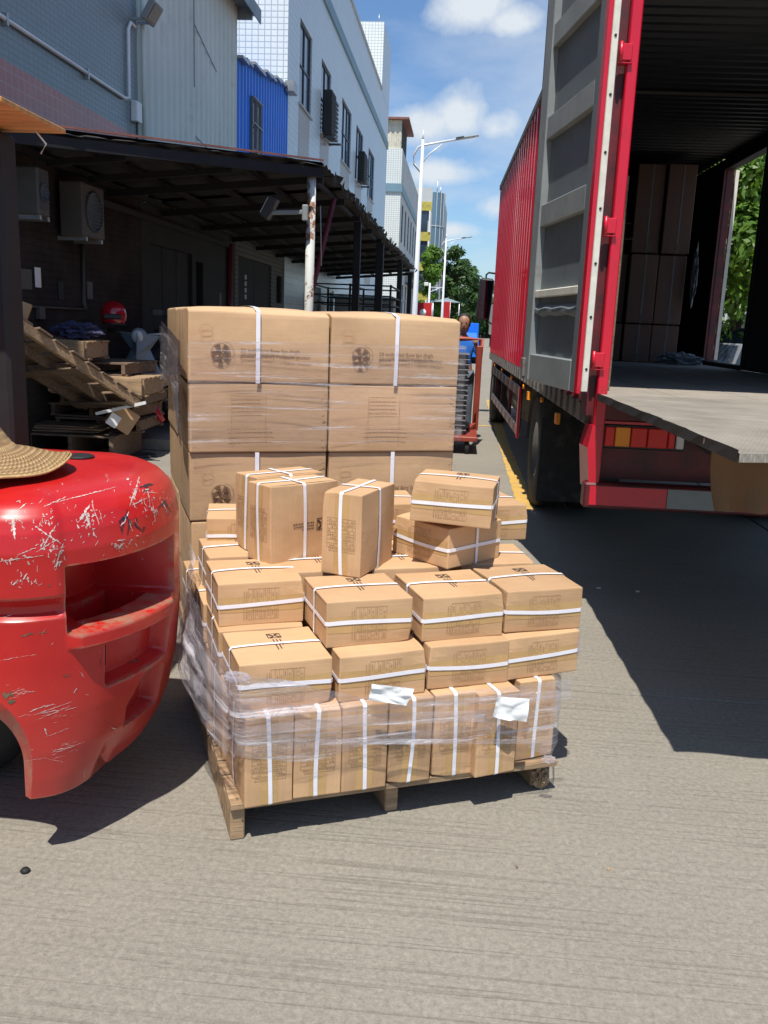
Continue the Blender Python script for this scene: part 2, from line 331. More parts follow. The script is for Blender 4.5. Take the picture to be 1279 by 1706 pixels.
def groundmat():
    mt, t, b, out = nodes_of('broomed_concrete')
    c = node(t, 'ShaderNodeNewGeometry')
    O = c.outputs['Position']
    n = noise_out(t, O, .9, 10, .66)
    col = ramp(t, n, .25, .78, (.222, .207, .183, 1), (.275, .258, .228, 1))
    n2 = noise_out(t, O, 55, 10, .8)
    col = mixcol(t, .5, col, ramp(t, n2, .36, .66, (.24, .23, .21, 1), (.80, .78, .74, 1)), 'OVERLAY')
    # dark transverse tyne lines, broken up
    mpp = node(t, 'ShaderNodeMapping'); mpp.inputs['Scale'].default_value = (.8, 62, 1); mpp.inputs['Rotation'].default_value = (0, 0, .010); t.links.new(O, mpp.inputs[0])
    l = noise_out(t, mpp.outputs[0], 1.0, 1.5, .5, .12)
    lm = ramp(t, l, .555, .61)
    patch = ramp(t, mixcol(t, .5, noise_out(t, O, 5.5, 8, .75), noise_out(t, O, .8, 3, .5)), .42, .58, (.10, .10, .10, 1), (1, 1, 1, 1))
    mm = node(t, 'ShaderNodeMath', operation='MULTIPLY'); t.links.new(lm, mm.inputs[0]); t.links.new(patch, mm.inputs[1])
    ms = node(t, 'ShaderNodeMath', operation='MULTIPLY'); t.links.new(mm.outputs[0], ms.inputs[0]); ms.inputs[1].default_value = .40
    col = mixcol(t, ms.outputs[0], col, (.13, .115, .095))
    # fine grit
    v = node(t, 'ShaderNodeTexVoronoi'); v.inputs['Scale'].default_value = 160; t.links.new(O, v.inputs['Vector'])
    gr = ramp(t, v.outputs['Distance'], .1, .6, (.55, .54, .5, 1), (.46, .45, .42, 1))
    col = mixcol(t, .7, col, gr, 'OVERLAY')
    # stains
    s = ramp(t, noise_out(t, O, .33, 6, .7, .6), .60, .74)
    s2 = node(t, 'ShaderNodeMath', operation='MULTIPLY'); t.links.new(s, s2.inputs[0]); s2.inputs[1].default_value = .4
    col = mixcol(t, s2.outputs[0], col, (.13, .115, .095))
    sp2 = ramp(t, noise_out(t, O, 3.2, 3, .5), .755, .775)
    col = mixcol(t, sp2, col, (.10, .09, .08))
    t.links.new(col, b.inputs['Base Color']); b.inputs['Roughness'].default_value = .85
    inv = node(t, 'ShaderNodeMath', operation='SUBTRACT'); inv.inputs[0].default_value = 1; t.links.new(mm.outputs[0], inv.inputs[1])
    p = bump(t, b, inv.outputs[0], .5, .004)
    bump(t, b, n2, .5, .006, p)
    return mt
M['ground'] = groundmat()
M['soil'] = pm('dark_subbase', (.05, .045, .04), .95)
M['linepaint'] = pm('worn_yellow_paint', (.56, .34, .075), .7, 0, .12, 6, dirt=(.28, .24, .17), dirt_at=(.52, .62), dscale=7, rnd=False)

# ------------------------------------------------------------------ builders
def link(name, me, mat=None, parent=None, loc=None, rot=None):
    o = bpy.data.objects.new(name, me); COL.objects.link(o)
    if mat is not None and me is not None and not me.materials: me.materials.append(M[mat] if isinstance(mat, str) else mat)
    if parent: o.parent = parent
    if loc: o.location = loc
    if rot: o.rotation_euler = rot
    return o
def thing(name, label, cat, loc=(0, 0, 0), rz=0, group=None):
    o = bpy.data.objects.new(name, None); COL.objects.link(o); o.empty_display_size = .1
    o.location = loc; o.rotation_euler = (0, 0, rz)
    o['label'] = label; o['category'] = cat
    if group: o['group'] = group
    return o
def tag(o, label, cat, group=None):
    o['label'] = label; o['category'] = cat
    if group: o['group'] = group
    return o
def struct(o): o['kind'] = 'structure'; return o
class B:
    def __init__(s): s.v = []; s.f = []; s.sm = []
    def add(s, vs, fs, smooth=False):
        n = len(s.v); s.v += [tuple(v) for v in vs]
        for f in fs: s.f.append(tuple(i+n for i in f)); s.sm.append(smooth)
        return s
    def box(s, x0, y0, z0, x1, y1, z1, mat=None, ch=0.0):
        if ch <= 0:
            vs = [(x, y, z) for z in (z0, z1) for y in (y0, y1) for x in (x0, x1)]
            fs = [(0, 2, 3, 1), (4, 5, 7, 6), (0, 1, 5, 4), (2, 6, 7, 3), (0, 4, 6, 2), (1, 3, 7, 5)]
        else:
            bm = bmesh.new(); bmesh.ops.create_cube(bm, size=1)
            for v in bm.verts: v.co = Vector(((x0+x1)/2+v.co.x*(x1-x0), (y0+y1)/2+v.co.y*(y1-y0), (z0+z1)/2+v.co.z*(z1-z0)))
            bmesh.ops.bevel(bm, geom=bm.edges[:]+bm.verts[:], offset=ch, segments=1, affect='EDGES')
            bm.verts.index_update(); vs = [v.co.copy() for v in bm.verts]; fs = [[v.index for v in f.verts] for f in bm.faces]; bm.free()
        if mat is not None: vs = [mat @ Vector(v) for v in vs]
        return s.add(vs, fs)
    def beam(s, a, b, w, h, ch=0.0):
        a = Vector(a); b = Vector(b); d = b-a; L = d.length
        q = d.to_track_quat('Y', 'Z'); mt = Matrix.Translation(a) @ q.to_matrix().to_4x4()
        return s.box(-w/2, 0, -h/2, w/2, L, h/2, mt, ch)
    def tube(s, pts, r, n=8, cap=True):
        pts = [Vector(p) for p in pts]; rs = r if isinstance(r, (list, tuple)) else [r]*len(pts)
        vs = []; fs = []
        for i, p in enumerate(pts):
            d = (pts[min(i+1, len(pts)-1)]-pts[max(i-1, 0)]).normalized()
            q = d.to_track_quat('Z', 'Y')
            for k in range(n):
                vs.append(p+q @ Vector((rs[i]*cos(2*pi*k/n), rs[i]*sin(2*pi*k/n), 0)))
        for i in range(len(pts)-1):
            for k in range(n):
                a = i*n+k; b = i*n+(k+1) % n
                fs.append((a, b, b+n, a+n))
        if cap: fs += [tuple(range(n-1, -1, -1)), tuple((len(pts)-1)*n+k for k in range(n))]
        return s.add(vs, fs, True)
    def lathe(s, prof, n=24, c=(0, 0, 0), axis='z', mt=None):
        vs = []; fs = []
        for (r, z) in prof:
            for k in range(n):
                a = 2*pi*k/n
                p = Vector((r*cos(a), r*sin(a), z))
                if axis == 'y': p = Vector((p.x, p.z, p.y))
                if axis == 'x': p = Vector((p.z, p.x, p.y))
                p = p+Vector(c)
                if mt is not None: p = mt @ p
                vs.append(p)
        for i in range(len(prof)-1):
            for k in range(n):
                a = i*n+k; b = i*n+(k+1) % n
                fs.append((a, b, b+n, a+n))
        return s.add(vs, fs, True)
    def mesh(s, name='mesh'):
        me = bpy.data.meshes.new(name); me.from_pydata(s.v, [], s.f)
        if any(s.sm): me.polygons.foreach_set('use_smooth', s.sm)
        me.update(); return me
    def fix(s, name='mesh'):
        me = s.mesh(name); bm = bmesh.new(); bm.from_mesh(me); bmesh.ops.recalc_face_normals(bm, faces=bm.faces); bm.to_mesh(me); bm.free(); return me
    def islands(s):
        par = list(range(len(s.v)))
        def fd(a):
            while par[a] != a: par[a] = par[par[a]]; a = par[a]
            return a
        for f in s.f:
            r0 = fd(f[0])
            for k in f[1:]: par[fd(k)] = r0
        g_ = {}
        for f, sm in zip(s.f, s.sm): g_.setdefault(fd(f[0]), []).append((f, sm))
        out = []
        for fs in g_.values():
            idx = {}; bb_ = B()
            for f, sm in fs:
                for k in f:
                    if k not in idx: idx[k] = len(bb_.v); bb_.v.append(s.v[k])
                bb_.f.append(tuple(idx[k] for k in f)); bb_.sm.append(sm)
            out.append(bb_)
        return out
    def obj(s, name, mat, parent=None, loc=None, rot=None):
        if parent is not None and name in SPLIT:
            s.made = [link(name, i_.fix(name), mat, parent, loc, rot) for i_ in s.islands()]
            return s.made[-1]
        o = link(name, s.fix(name), mat, parent, loc, rot); s.made = [o]; 
        if name in JOINED: o['kind'] = 'stuff'
        return o
SPLIT = {'leg', 'stake', 'post', 'bracket', 'conduit_clip', 'gasket_screw', 'side_marker', 'mullion', 'louvre', 'window_bar', 'rail', 'upright', 'guard_bracket', 'eye', 'nail', 'under_frame', 'shutter_door',
         'steel_gate', 'door_leaf', 'chassis', 'side_slot', 'red_door_edge', 'roof_mast', 'guard_roof', 'drop_pipe', 'painted_mark', 'roof_sheet', 'pier', 'mirror_arm', 'side_door_frame', 'corner_trim', 'floor_frame', 'window_bars'}
JOINED = {'torn_edge', 'fan_grille', 'ragged_eave_strip', 'bottom_rail', 'guard_tie', 'sheet_seam', 'roof_edge', 'balcony_rail', 'frame', 'loose_film_strands', 'roof'}
def corr(axis, a0, a1, z0, z1, pos, depth, pitch, flat=.35, sgn=1, zf=None):
    """folded sheet running along axis ('y' or 'x'), folds vertical, standing at pos"""
    b = B(); pts = []; a = a0
    while a < a1:
        for da, d in ((0, 0), (pitch*flat, 0), (pitch*.5, depth), (pitch*(.5+flat), depth)):
            if a+da <= a1: pts.append((a+da, d))
        a += pitch
    pts.append((a1, 0))
    vs = []
    for (t_, d) in pts:
        zt = zf(t_) if zf else z1
        for z in (z0, zt):
            vs.append((pos+sgn*d, t_, z) if axis == 'y' else (t_, pos+sgn*d, z))
    fs = [(2*i, 2*i+2, 2*i+3, 2*i+1) for i in range(len(pts)-1)]
    return b.add(vs, fs)
def text_mesh(s, size, align='LEFT'):
    cu_ = bpy.data.curves.new('txt', 'FONT'); cu_.body = s; cu_.size = size; cu_.align_x = align; cu_.resolution_u = 2; cu_.offset = size*.008
    o = bpy.data.objects.new('txt', cu_); COL.objects.link(o); bpy.context.view_layer.update()
    me = bpy.data.meshes.new_from_object(o.evaluated_get(bpy.context.evaluated_depsgraph_get()))
    bpy.data.objects.remove(o); me.materials.clear(); return me
def join_into(bld, me, mt):
    bld.add([mt @ v.co for v in me.vertices], [tuple(p.vertices) for p in me.polygons])
def copy_tree(o, parent=None):
    c = o.copy(); COL.objects.link(c)
    if parent: c.parent = parent
    for ch in list(o.children): copy_tree(ch, c)
    return c

# ================================================================== GROUND
g = B().add([(-1500, -1500, -.05), (1500, -1500, -.05), (1500, 1500, -.05), (-1500, 1500, -.05)], [(0, 1, 2, 3)]).mesh('ground')
struct(link('ground', g, 'ground'))
road = struct(B().box(-40, -6, -.045, 40, 260, -.028).obj('road', 'soil'))
xs = [-9.4, -4.42, 2.6, 7.0, 11.5]
ys = [-6, -1.35, 3.66, 8.66, 13.7]+[13.7+5*i for i in range(1, 22)]
for i in range(len(xs)-1):
    for j in range(len(ys)-1):
        gp = .006
        b = B(); r_ = R.uniform(-.0015, .0015)
        b.box(xs[i]+gp, ys[j]+gp, -.03, xs[i+1]-gp, ys[j+1]-gp, 0, None, .006)
        b.obj('concrete_slab', 'ground', road)
b = B(); b.box(-40, 124.7, -.03, 40, 259, -.001); struct(b.obj('far_road', 'ground'))
b = B(); b.box(-40, -6, -.03, xs[0]-.006, 124.6, -.002); struct(b.obj('left_yard', 'ground'))
b = B(); b.box(xs[-1]+.006, -6, -.03, 40, 124.6, -.002); struct(b.obj('right_yard', 'ground'))
# painted line beside the truck, worn edge
b = B(); n_ = 60
for side in (0,):
    L = []; Rr = []
    for i in range(n_+1):
        y = 7.55+i*(19.1-7.55)/n_
        L.append((.585+.012*(y-13)/6+R.uniform(-.006, .006), y, .004)); Rr.append((.725+R.uniform(-.01, .008), y, .004))
    vs = L+Rr; b.add(vs, [(i, n_+1+i, n_+2+i, i+1) for i in range(n_)])
struct(link('yellow_bay_line', b.mesh(), 'linepaint'))
b = B().add([(.10, 13.93, .004), (.56, 13.93, .004), (.56, 14.05, .004), (.10, 14.05, .004)], [(0, 1, 2, 3)])
struct(link('thin_yellow_cross_line', b.mesh(), 'linepaint'))
b = B(); q = random.Random(4); px_, py_ = 1.15, 1.9; P = []
for k in range(70):
    P.append((px_, py_)); px_ += q.uniform(.010, .035); py_ += q.uniform(-.004, .022)
vs = []
for k, (x, y) in enumerate(P): w = .0009+.0010*q.random(); vs += [(x, y-w, .0012), (x, y+w, .0012)]
b.add(vs, [(2*k, 2*k+2, 2*k+3, 2*k+1) for k in range(len(P)-1)])
struct(link('hairline_crack', b.mesh(), 'soil'))
# small litter
b = B(); b.lathe([(0, 0), (.012, 0), (.014, .006), (.009, .012), (0, .013)], 10)
tag(link('bottle_cap', b.mesh(), 'black', None, (-1.136, 2.096, 0)), 'small dark round cap lying on the concrete below the forklift', 'cap')
def chip(name, label, x, y, s, mat, rz):
    b = B(); pts = [(s*cos(a)*R.uniform(.5, 1), s*.6*sin(a)*R.uniform(.5, 1)) for a in [k*pi/3.5 for k in range(7)]]
    vs = [(px, py, .001) for px, py in pts]+[(px*.8, py*.8, .004) for px, py in pts]
    fs = [tuple(range(7, 14))]+[(k, (k+1) % 7, 7+(k+1) % 7, 7+k) for k in range(7)]
    b.add(vs, fs); tag(b.obj(name, mat, None, (x, y, 0), (0, 0, rz)), label, 'litter')
chip('paper_scrap', 'small pale scrap lying in the dark shade left of its twin, right of the pallet', .93, 5.27, .022, 'paper', .3)
chip('paper_scrap', 'small pale scrap lying in the dark shade under the ramp, right-hand one', 1.16, 5.25, .026, 'paper', .9)
chip('leaf_litter', 'dry brown leaf lying on open concrete in the right foreground', .52, 2.35, .012, 'wood', .9)
chip('leaf_litter', 'tiny dark leaf chip on bare concrete in front of the pallet', .25, 2.32, .009, 'greywood', 2.)

# ================================================================== BUILDINGS
XW = -4.4
def wall_x(x, y0, y1, z0, z1, holes, depth=.12, b=None):
    """facade at x facing +x, with recessed openings (y0,y1,z0,z1)"""
    b = b or B()
    Y = sorted({y0, y1}|{h[0] for h in holes}|{h[1] for h in holes}); Z = sorted({z0, z1}|{h[2] for h in holes}|{h[3] for h in holes})
    for i in range(len(Y)-1):
        for j in range(len(Z)-1):
            cy, cz = (Y[i]+Y[i+1])/2, (Z[j]+Z[j+1])/2
            if any(h[0] < cy < h[1] and h[2] < cz < h[3] for h in holes): continue
            b.add([(x, Y[i], Z[j]), (x, Y[i+1], Z[j]), (x, Y[i+1], Z[j+1]), (x, Y[i], Z[j+1])], [(0, 1, 2, 3)])
    for (a, c, d, e) in holes:
        k = x-depth
        b.add([(x, a, d), (x, c, d), (x, c, e), (x, a, e), (k, a, d), (k, c, d), (k, c, e), (k, a, e)],
              [(0, 4, 5, 1), (1, 5, 6, 2), (2, 6, 7, 3), (3, 7, 4, 0)])
    return b
def window_x(parent, x, y0, y1, z0, z1, name='window', cols=2, rows=2, gl='glass', fr='frame', depth=.09):
    f = B(); t_ = .05
    f.box(x-depth, y0, z0, x-depth+.05, y0+t_, z1); f.box(x-depth, y1-t_, z0, x-depth+.05, y1, z1)
    f.box(x-depth, y0+t_, z0, x-depth+.05, y1-t_, z0+t_); f.box(x-depth, y0+t_, z1-t_, x-depth+.05, y1-t_, z1)
    for i in range(1, cols):
        y = y0+(y1-y0)*i/cols; f.box(x-depth+.002, y-.02, z0+t_, x-depth+.048, y+.02, z1-t_)
    for j in range(1, rows):
        z = z0+(z1-z0)*j/rows; f.box(x-depth+.004, y0+t_, z-.018, x-depth+.044, y1-t_, z+.018)
    fo = f.obj(name, fr, parent)
    p = B().add([(x-depth+.02, y0+.01, z0+.01), (x-depth+.02, y1-.01, z0+.01), (x-depth+.02, y1-.01, z1-.01), (x-depth+.02, y0+.01, z1-.01)], [(0, 1, 2, 3)])
    p.obj('pane', gl, fo)
    return fo

# --- teal and pink tiled building (left)
t = thing('tiled_building', 'teal tiled building with a pink band and shaded brown base behind the lean-to', 'building', (XW, 4, 0))
def child(bld, name, mat, parent, world=True):
    bld.obj(name, mat, parent)
    for o in bld.made: o.matrix_parent_inverse = Matrix.Translation(parent.location).inverted()
    return bld.made[-1]
b = B(); b.box(-14, -4, 3.8, XW, 11.98, 11.5); child(b, 'upper_wall', 'tealtile', t)
b = B(); b.box(-14, -4, 3.18, XW+.004, 11.98, 3.798); child(b, 'pink_band', 'pinktile', t)
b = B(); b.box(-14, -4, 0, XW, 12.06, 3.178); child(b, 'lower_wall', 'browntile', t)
b = B(); b.tube([(XW+.03, 2, 4.13), (XW+.03, 11.45, 4.16), (XW+.03, 11.6, 4.2), (XW+.03, 11.62, 5.0), (XW+.03, 11.7, 5.1), (XW+.03, 11.86, 5.1)], .022); child(b, 'conduit', 'white', t)
b = B()
for y in (4, 6.5, 8.5, 10.3): b.box(XW+.004, y, 4.09, XW+.056, y+.03, 4.2)
child(b, 'conduit_clip', 'steel', t)
b = B(); b.box(XW, 11.72, 3.95, XW+.09, 11.9, 4.2, None, .01); child(b, 'junction_box', 'white', t)
b = B(); b.tube([(XW+.05, 11.8, 3.95), (XW+.05, 11.8, 2.99)], .015); child(b, 'drop_cable', 'acwhite', t)
fl = thing('floodlight', 'square grey floodlight fixed to the teal wall corner beside the corrugated shed', 'floodlight', (XW+.02, 11.85, 5.2))
b = B(); b.box(0, -.05, -.03, .16, -.01, .0); b.box(0, .12, -.03, .16, .15, 0); b.obj('bracket', 'steel', fl)
b = B(); mt_ = Matrix.Translation((.22, .05, .08)) @ Matrix.Rotation(.55, 4, 'Y'); b.box(-.04, -.17, -.13, .04, .17, .13, mt_, .012); b.obj('housing', 'doorlight', fl)
b = B(); b.box(.041, -.14, -.1, .047, .14, .1, mt_); b.obj('lens', 'glass', fl)
# things on the shaded wall
for (y0, y1, z0, z1, lab) in ((9.42, 10.0, 2.32, 2.88, 'grey outdoor air conditioner unit on shaded wall, right of its narrow twin'), (8.42, 8.66, 2.42, 2.86, 'narrow outdoor air conditioner unit near the black guard post')):
    a = thing('air_conditioner', lab, 'air conditioner', (XW, (y0+y1)/2, z0), 0, 'air conditioners on the shaded wall')
    w = (y1-y0)/2; h = z1-z0
    b = B(); b.box(.06, -w, 0, .32, w, h, None, .015); b.obj('casing', 'acwhite', a)
    b = B(); b.lathe([(0, .321), (w*.7, .321), (w*.75, .33), (w*.7, .338)], 20, (0, 0, h/2), 'x'); 
    for k in range(-4, 5): b.box(.328, -w*.7, h/2+k*.038-.004, .334, w*.7, h/2+k*.038+.004)
    b.obj('fan_grille', 'frame', a)
    b = B(); b.beam((0, -w*.7, -.02), (.32, -w*.7, -.02), .04, .04); b.beam((0, w*.7, -.02), (.32, w*.7, -.02), .04, .04); b.obj('bracket', 'steel', a)
p = thing('wall_pipe', 'thin white conduit running down the dark brown wall below the air conditioner', 'pipe', (XW+.03, 10.05, .0))
b = B(); b.tube([(0, 0, 2.3), (0, 0, 1.62), (.02, 0, 1.56)], .022); b.obj('drop_pipe', 'acwhite', p)
b = B(); b.tube([(0, .05, 1.56), (0, -1.6, 1.565)], .012); b.obj('side_cable', 'acwhite', p)
for (y, z, w, h, nm, lab, mat) in ((8.73, 1.83, .22, .2, 'notice', 'pale square notice stuck on the dark wall, left one', 'acwhite'), (8.98, 1.86, .12, .2, 'notice', 'small torn notice stuck beside the pale square one', 'paper'),
                              (10.26, 1.78, .16, .2, 'notice', 'grey notice sheet right of the thin white conduit', 'acwhite'), (9.5, 1.75, .12, .2, 'notice', 'faint narrow notice on the dark wall above the leaning pallet', 'shutter'),
                              (8.97, 1.5, .12, .12, 'socket_box', 'small grey socket box at the left end of the wall cable', 'acwhite')):
    b = B(); b.box(0, -w/2, -h/2, .012 if nm == 'notice' else .05, w/2, h/2, None, .003)
    tag(b.obj(nm, mat, None, (XW+.003, y, z)), lab, nm.replace('_', ' '))
# beam below the roof along the wall
b = B(); b.beam((XW+.08, 9.9, 2.80), (XW+.08, 16.2, 2.80), .05, .07); tag(b.obj('wall_rail', 'shutter'), 'long pale rail fixed high on the shaded wall right of the air conditioner', 'rail')

# --- grey corrugated shed
t = thing('grey_shed', 'grey-green corrugated steel shed with dark eave between teal and blue walls', 'shed', (XW, 14.5, 0))
b = corr('y', 12.0, 17.0, 3.16, 7.0, XW, .035, .27, .3); child(b, 'corrugated_sheet', 'greycorr', t)
b = B(); b.box(-12, 12.002, 3.16, XW-.003, 17.0, 7.0); child(b, 'body', 'greycorr', t)
b = B(); b.box(XW-.6, 11.98, 7.0, XW+.34, 17.5, 7.08); b.box(XW+.34, 11.98, 6.86, XW+.36, 17.5, 7.1); b.box(XW-.5, 17.03, 6.8, XW+.3, 17.08, 7.0); child(b, 'eave', 'eave', t)
b = B()
for (y0, z0, y1, z1) in ((14.35, 6.6, 14.35, 5.0), (14.35, 5.9, 15.6, 5.55), (14.4, 4.3, 15.4, 4.2)):
    b.beam((XW+.042, y0, z0), (XW+.042, y1, z1), .012, .012)
child(b, 'sheet_seam', 'eave', t)
b = B(); b.tube([(XW+.06, 12.05, 3), (XW+.06, 12.05, 6.9)], .03); child(b, 'corner_trim', 'greycorr', t)
b = wall_x(XW+.004, 12.0, 17.03, 0, 3.155, [(12.35, 14.3, 0.02, 2.5), (14.5, 14.9, .02, 2.4)]); child(b, 'ground_floor_wall', 'shutter', t)
b = B()
for k in range(3): b.box(XW-.10, 12.35+k*.65, .02, XW-.05, 12.98+k*.65, 2.5, None, .01)
child(b, 'shutter_door', 'shutter', t)
b = B(); b.box(XW-.11, 14.5, .02, XW-.09, 14.9, 2.4); child(b, 'dark_doorway', 'black', t)
b = B(); b.tube([(XW+.05, 16.45, 0), (XW+.05, 16.45, 2.85)], .06); child(b, 'downpipe', 'maroon', t)
b = B(); b.box(XW+.003, 15.9, 1.6, XW+.012, 16.02, 1.95); child(b, 'faded_notice', 'acwhite', t)
b = B()
for k in range(16): b.box(XW+.002, 14.95+k*.0, 0, XW+.003, 14.96, .01)
# --- blue corrugated shed
t = thing('blue_shed', 'bright blue corrugated shed with a barred window beside the white factory', 'shed', (XW, 19.4, 0))
zf = lambda y: 6.15+(y-17.0)*(6.80-6.15)/4.8
b = corr('y', 17.03, 21.78, 3.16, 0, XW, .04, .25, .3, zf=zf); child(b, 'corrugated_sheet', 'blue', t)
b = B(); b.add([(-8, 17.03, 3.16), (XW-.003, 17.03, 3.16), (XW-.003, 21.78, 3.16), (-8, 21.78, 3.16), (-8, 17.03, zf(17.03)-.02), (XW-.003, 17.03, zf(17.03)-.02), (XW-.003, 21.78, zf(21.78)-.02), (-8, 21.78, zf(21.78)-.02)],
               [(0, 1, 2, 3), (4, 5, 6, 7), (0, 1, 5, 4), (1, 2, 6, 5), (2, 3, 7, 6), (3, 0, 4, 7)]); child(b, 'body', 'blue', t)
b = B()
k = 17.0
while k < 21.7:
    dz = R.uniform(-.02, .03); b.box(XW-.25, k, zf(k)+dz, XW+.12+R.uniform(-.02, .04), k+.5, zf(k)+.05+dz); k += .5
b.box(XW+.05, 21.3, zf(21.5)-.12, XW+.25, 21.79, zf(21.5)+.1)
child(b, 'roof_edge', 'steel', t)
f = window_x(t, XW+.10, 18.0, 18.8, 3.75, 5.75, 'window', 2, 1, 'glass', 'greyplastic', .06); f.matrix_parent_inverse = Matrix.Translation(t.location).inverted()
b = B()
for k in range(1, 9): b.box(XW+.103, 18.0+k*.09-.006, 3.75, XW+.112, 18.0+k*.09+.006, 5.75)
for z in (3.75, 4.25, 4.75, 5.25, 5.72): b.box(XW+.113, 18.0, z, XW+.125, 18.8, z+.03)
child(b, 'window_bar', 'greyplastic', t)
b = wall_x(XW, 17.03, 21.78, 0, 3.155, [(17.3, 20.3, .02, 2.7)]); child(b, 'ground_floor_wall', 'lightwall', t)
b = B()
for k in range(2):
    b.box(XW-.09, 17.32+k*1.5, .03, XW-.05, 18.79+k*1.5, 2.7, None, .008)
    b.box(XW-.05, 17.4+k*1.5, 1.4, XW-.04, 18.7+k*1.5, 1.43)
child(b, 'steel_gate', 'shutter', t)
b = B()
for k, z in enumerate((1.9, 2.03, 2.16, 2.29)):
    b.box(XW-.049, 18.0, z, XW-.046, 18.16, z+.09); b.box(XW-.0495, 18.03, z+.03, XW-.0435, 18.12, z+.06)
child(b, 'painted_mark', 'paleg', t)
b = B(); b.box(XW+.004, 20.9, 1.9, XW+.10, 21.1, 2.5, None, .01); child(b, 'meter_box', 'shutter', t)

# --- white tiled factory
wins = [(23.3, 25.05), (26.65, 28.5), (31.0, 33.5), (35.0, 37.3), (39.4, 41.9)]
t = thing('white_factory', 'long white tiled factory with tall dark windows and a blue band along the parapet', 'building', (XW, 34, 0))
low = [(24.5, 27.5, .05, 2.5), (29, 30.2, .9, 2.5), (31.5, 32.7, .9, 2.5), (34.5, 37.5, .05, 2.5), (39.5, 41, .9, 2.5), (42.5, 44, .9, 2.5)]
b = wall_x(XW, 21.8, 48, 0, 12.15, [(a, c, 6.85, 8.8) for a, c in wins]+low)
child(b, 'street_wall', 'whitetile_yz', t)
b = B(); b.add([(-16, 21.8, 0), (XW, 21.8, 0), (XW, 21.8, 12.15), (-16, 21.8, 12.15)], [(0, 1, 2, 3)]); child(b, 'gable_wall', 'whitetile_xz', t)
b = B(); b.add([(-16, 48, 0), (XW, 48, 0), (XW, 48, 12.15), (-16, 48, 12.15), (-16, 21.8, 12.15), (XW, 21.8, 12.15), (-16, 21.8, 0)], [(0, 1, 2, 3), (4, 5, 2, 3), (6, 0, 3, 4)]); child(b, 'roof', 'paleg', t)
b = B(); b.box(XW, 21.79, 10.28, XW+.06, 48.01, 10.62); child(b, 'parapet_band', 'band', t)
b = B(); b.box(XW-.35, 21.78, 12.15, XW+.05, 44, 12.27); child(b, 'coping', 'paleg', t)
b = B(); b.box(XW-.35, 21.78, 12.151, -16, 22.0, 12.268); child(b, 'gable_coping', 'paleg', t)
for i, (a, c) in enumerate(wins):
    f = window_x(t, XW, a, c, 6.85, 8.8, 'window', 3 if c-a > 2 else 2, 2); f.matrix_parent_inverse = Matrix.Translation(t.location).inverted()
    s_ = B(); s_.box(XW-.05, a-.06, 6.80, XW+.05, c+.06, 6.848); child(s_, 'sill', 'paleg', t)
    s_ = B(); s_.add([(XW+.004, a+.0, 3.2), (XW+.004, c-.2, 3.2), (XW+.004, c-.2, 6.79), (XW+.004, a, 6.79)], [(0, 1, 2, 3)]); child(s_, 'stained_tile_panel', 'rusttile', t)
for (a, c, d, e) in low:
    if d < .1:
        s_ = B(); n = 2
        for k in range(n):
            w = (c-a)/n; s_.box(XW-.1, a+k*w+.01, d, XW-.05, a+(k+1)*w-.01, e, None, .01)
        child(s_, 'door_leaf', 'concwall' if a < 30 else 'shutter', t)
    else:
        f = window_x(t, XW, a, c, d, e, 'window', 2, 2, 'glass', 'white'); f.matrix_parent_inverse = Matrix.Translation(t.location).inverted()
for (y0, y1, z0, z1, lab) in ((26.75, 28.2, 6.75, 8.0, 'louvred air conditioner hanging under the second white factory window'), (35.3, 36.9, 6.8, 7.9, 'louvred air conditioner hanging at the fourth white factory window')):
    a = thing('window_unit', lab, 'air conditioner', (XW+.05, (y0+y1)/2, z0), 0, 'window units on the white factory')
    w = (y1-y0)/2
    b = B(); b.box(.0, -w, .06, .26, w*.15, z1-z0, None, .02); b.obj('casing', 'shutter', a)
    b = B()
    for k in range(9): b.box(.02, w*.17, .1+k*(z1-z0)/10, .25, w, .16+k*(z1-z0)/10)
    b.obj('louvre', 'frame', a)
    b = B(); b.beam((0, -w*.8, 0), (.42, -w*.8, .0), .05, .06); b.beam((0, w*.7, 0), (.42, w*.7, 0), .05, .06); b.obj('bracket', 'frame', a)
tw = thing('roof_tower', 'white tiled stair tower rising at the far end of the white factory roof', 'tower', (XW, 46, 12.15))
b = B(); b.add([(-6.0, 44.02, 12.15), (XW+.004, 44.02, 12.15), (XW+.004, 44.02, 15.1), (-6.0, 44.02, 15.1)], [(0, 1, 2, 3)]); child(b, 'front_wall', 'whitetile_xz', tw)
b = B(); b.add([(XW+.004, 44.02, 12.15), (XW+.004, 48, 12.15), (XW+.004, 48, 15.1), (XW+.004, 44.02, 15.1), (-6, 44.02, 15.1), (-6, 48, 15.1), (-6, 44.02, 12.15), (-6, 48, 12.15)], [(0, 1, 2, 3), (3, 2, 5, 4), (6, 4, 5, 7), (1, 7, 5, 2)]); child(b, 'side_wall', 'whitetile_yz', tw)
b = B(); b.tube([(XW-.3, 44.6, 15.1), (XW-.3, 44.6, 15.6)], .02); child(b, 'lightning_rod', 'steel', tw)

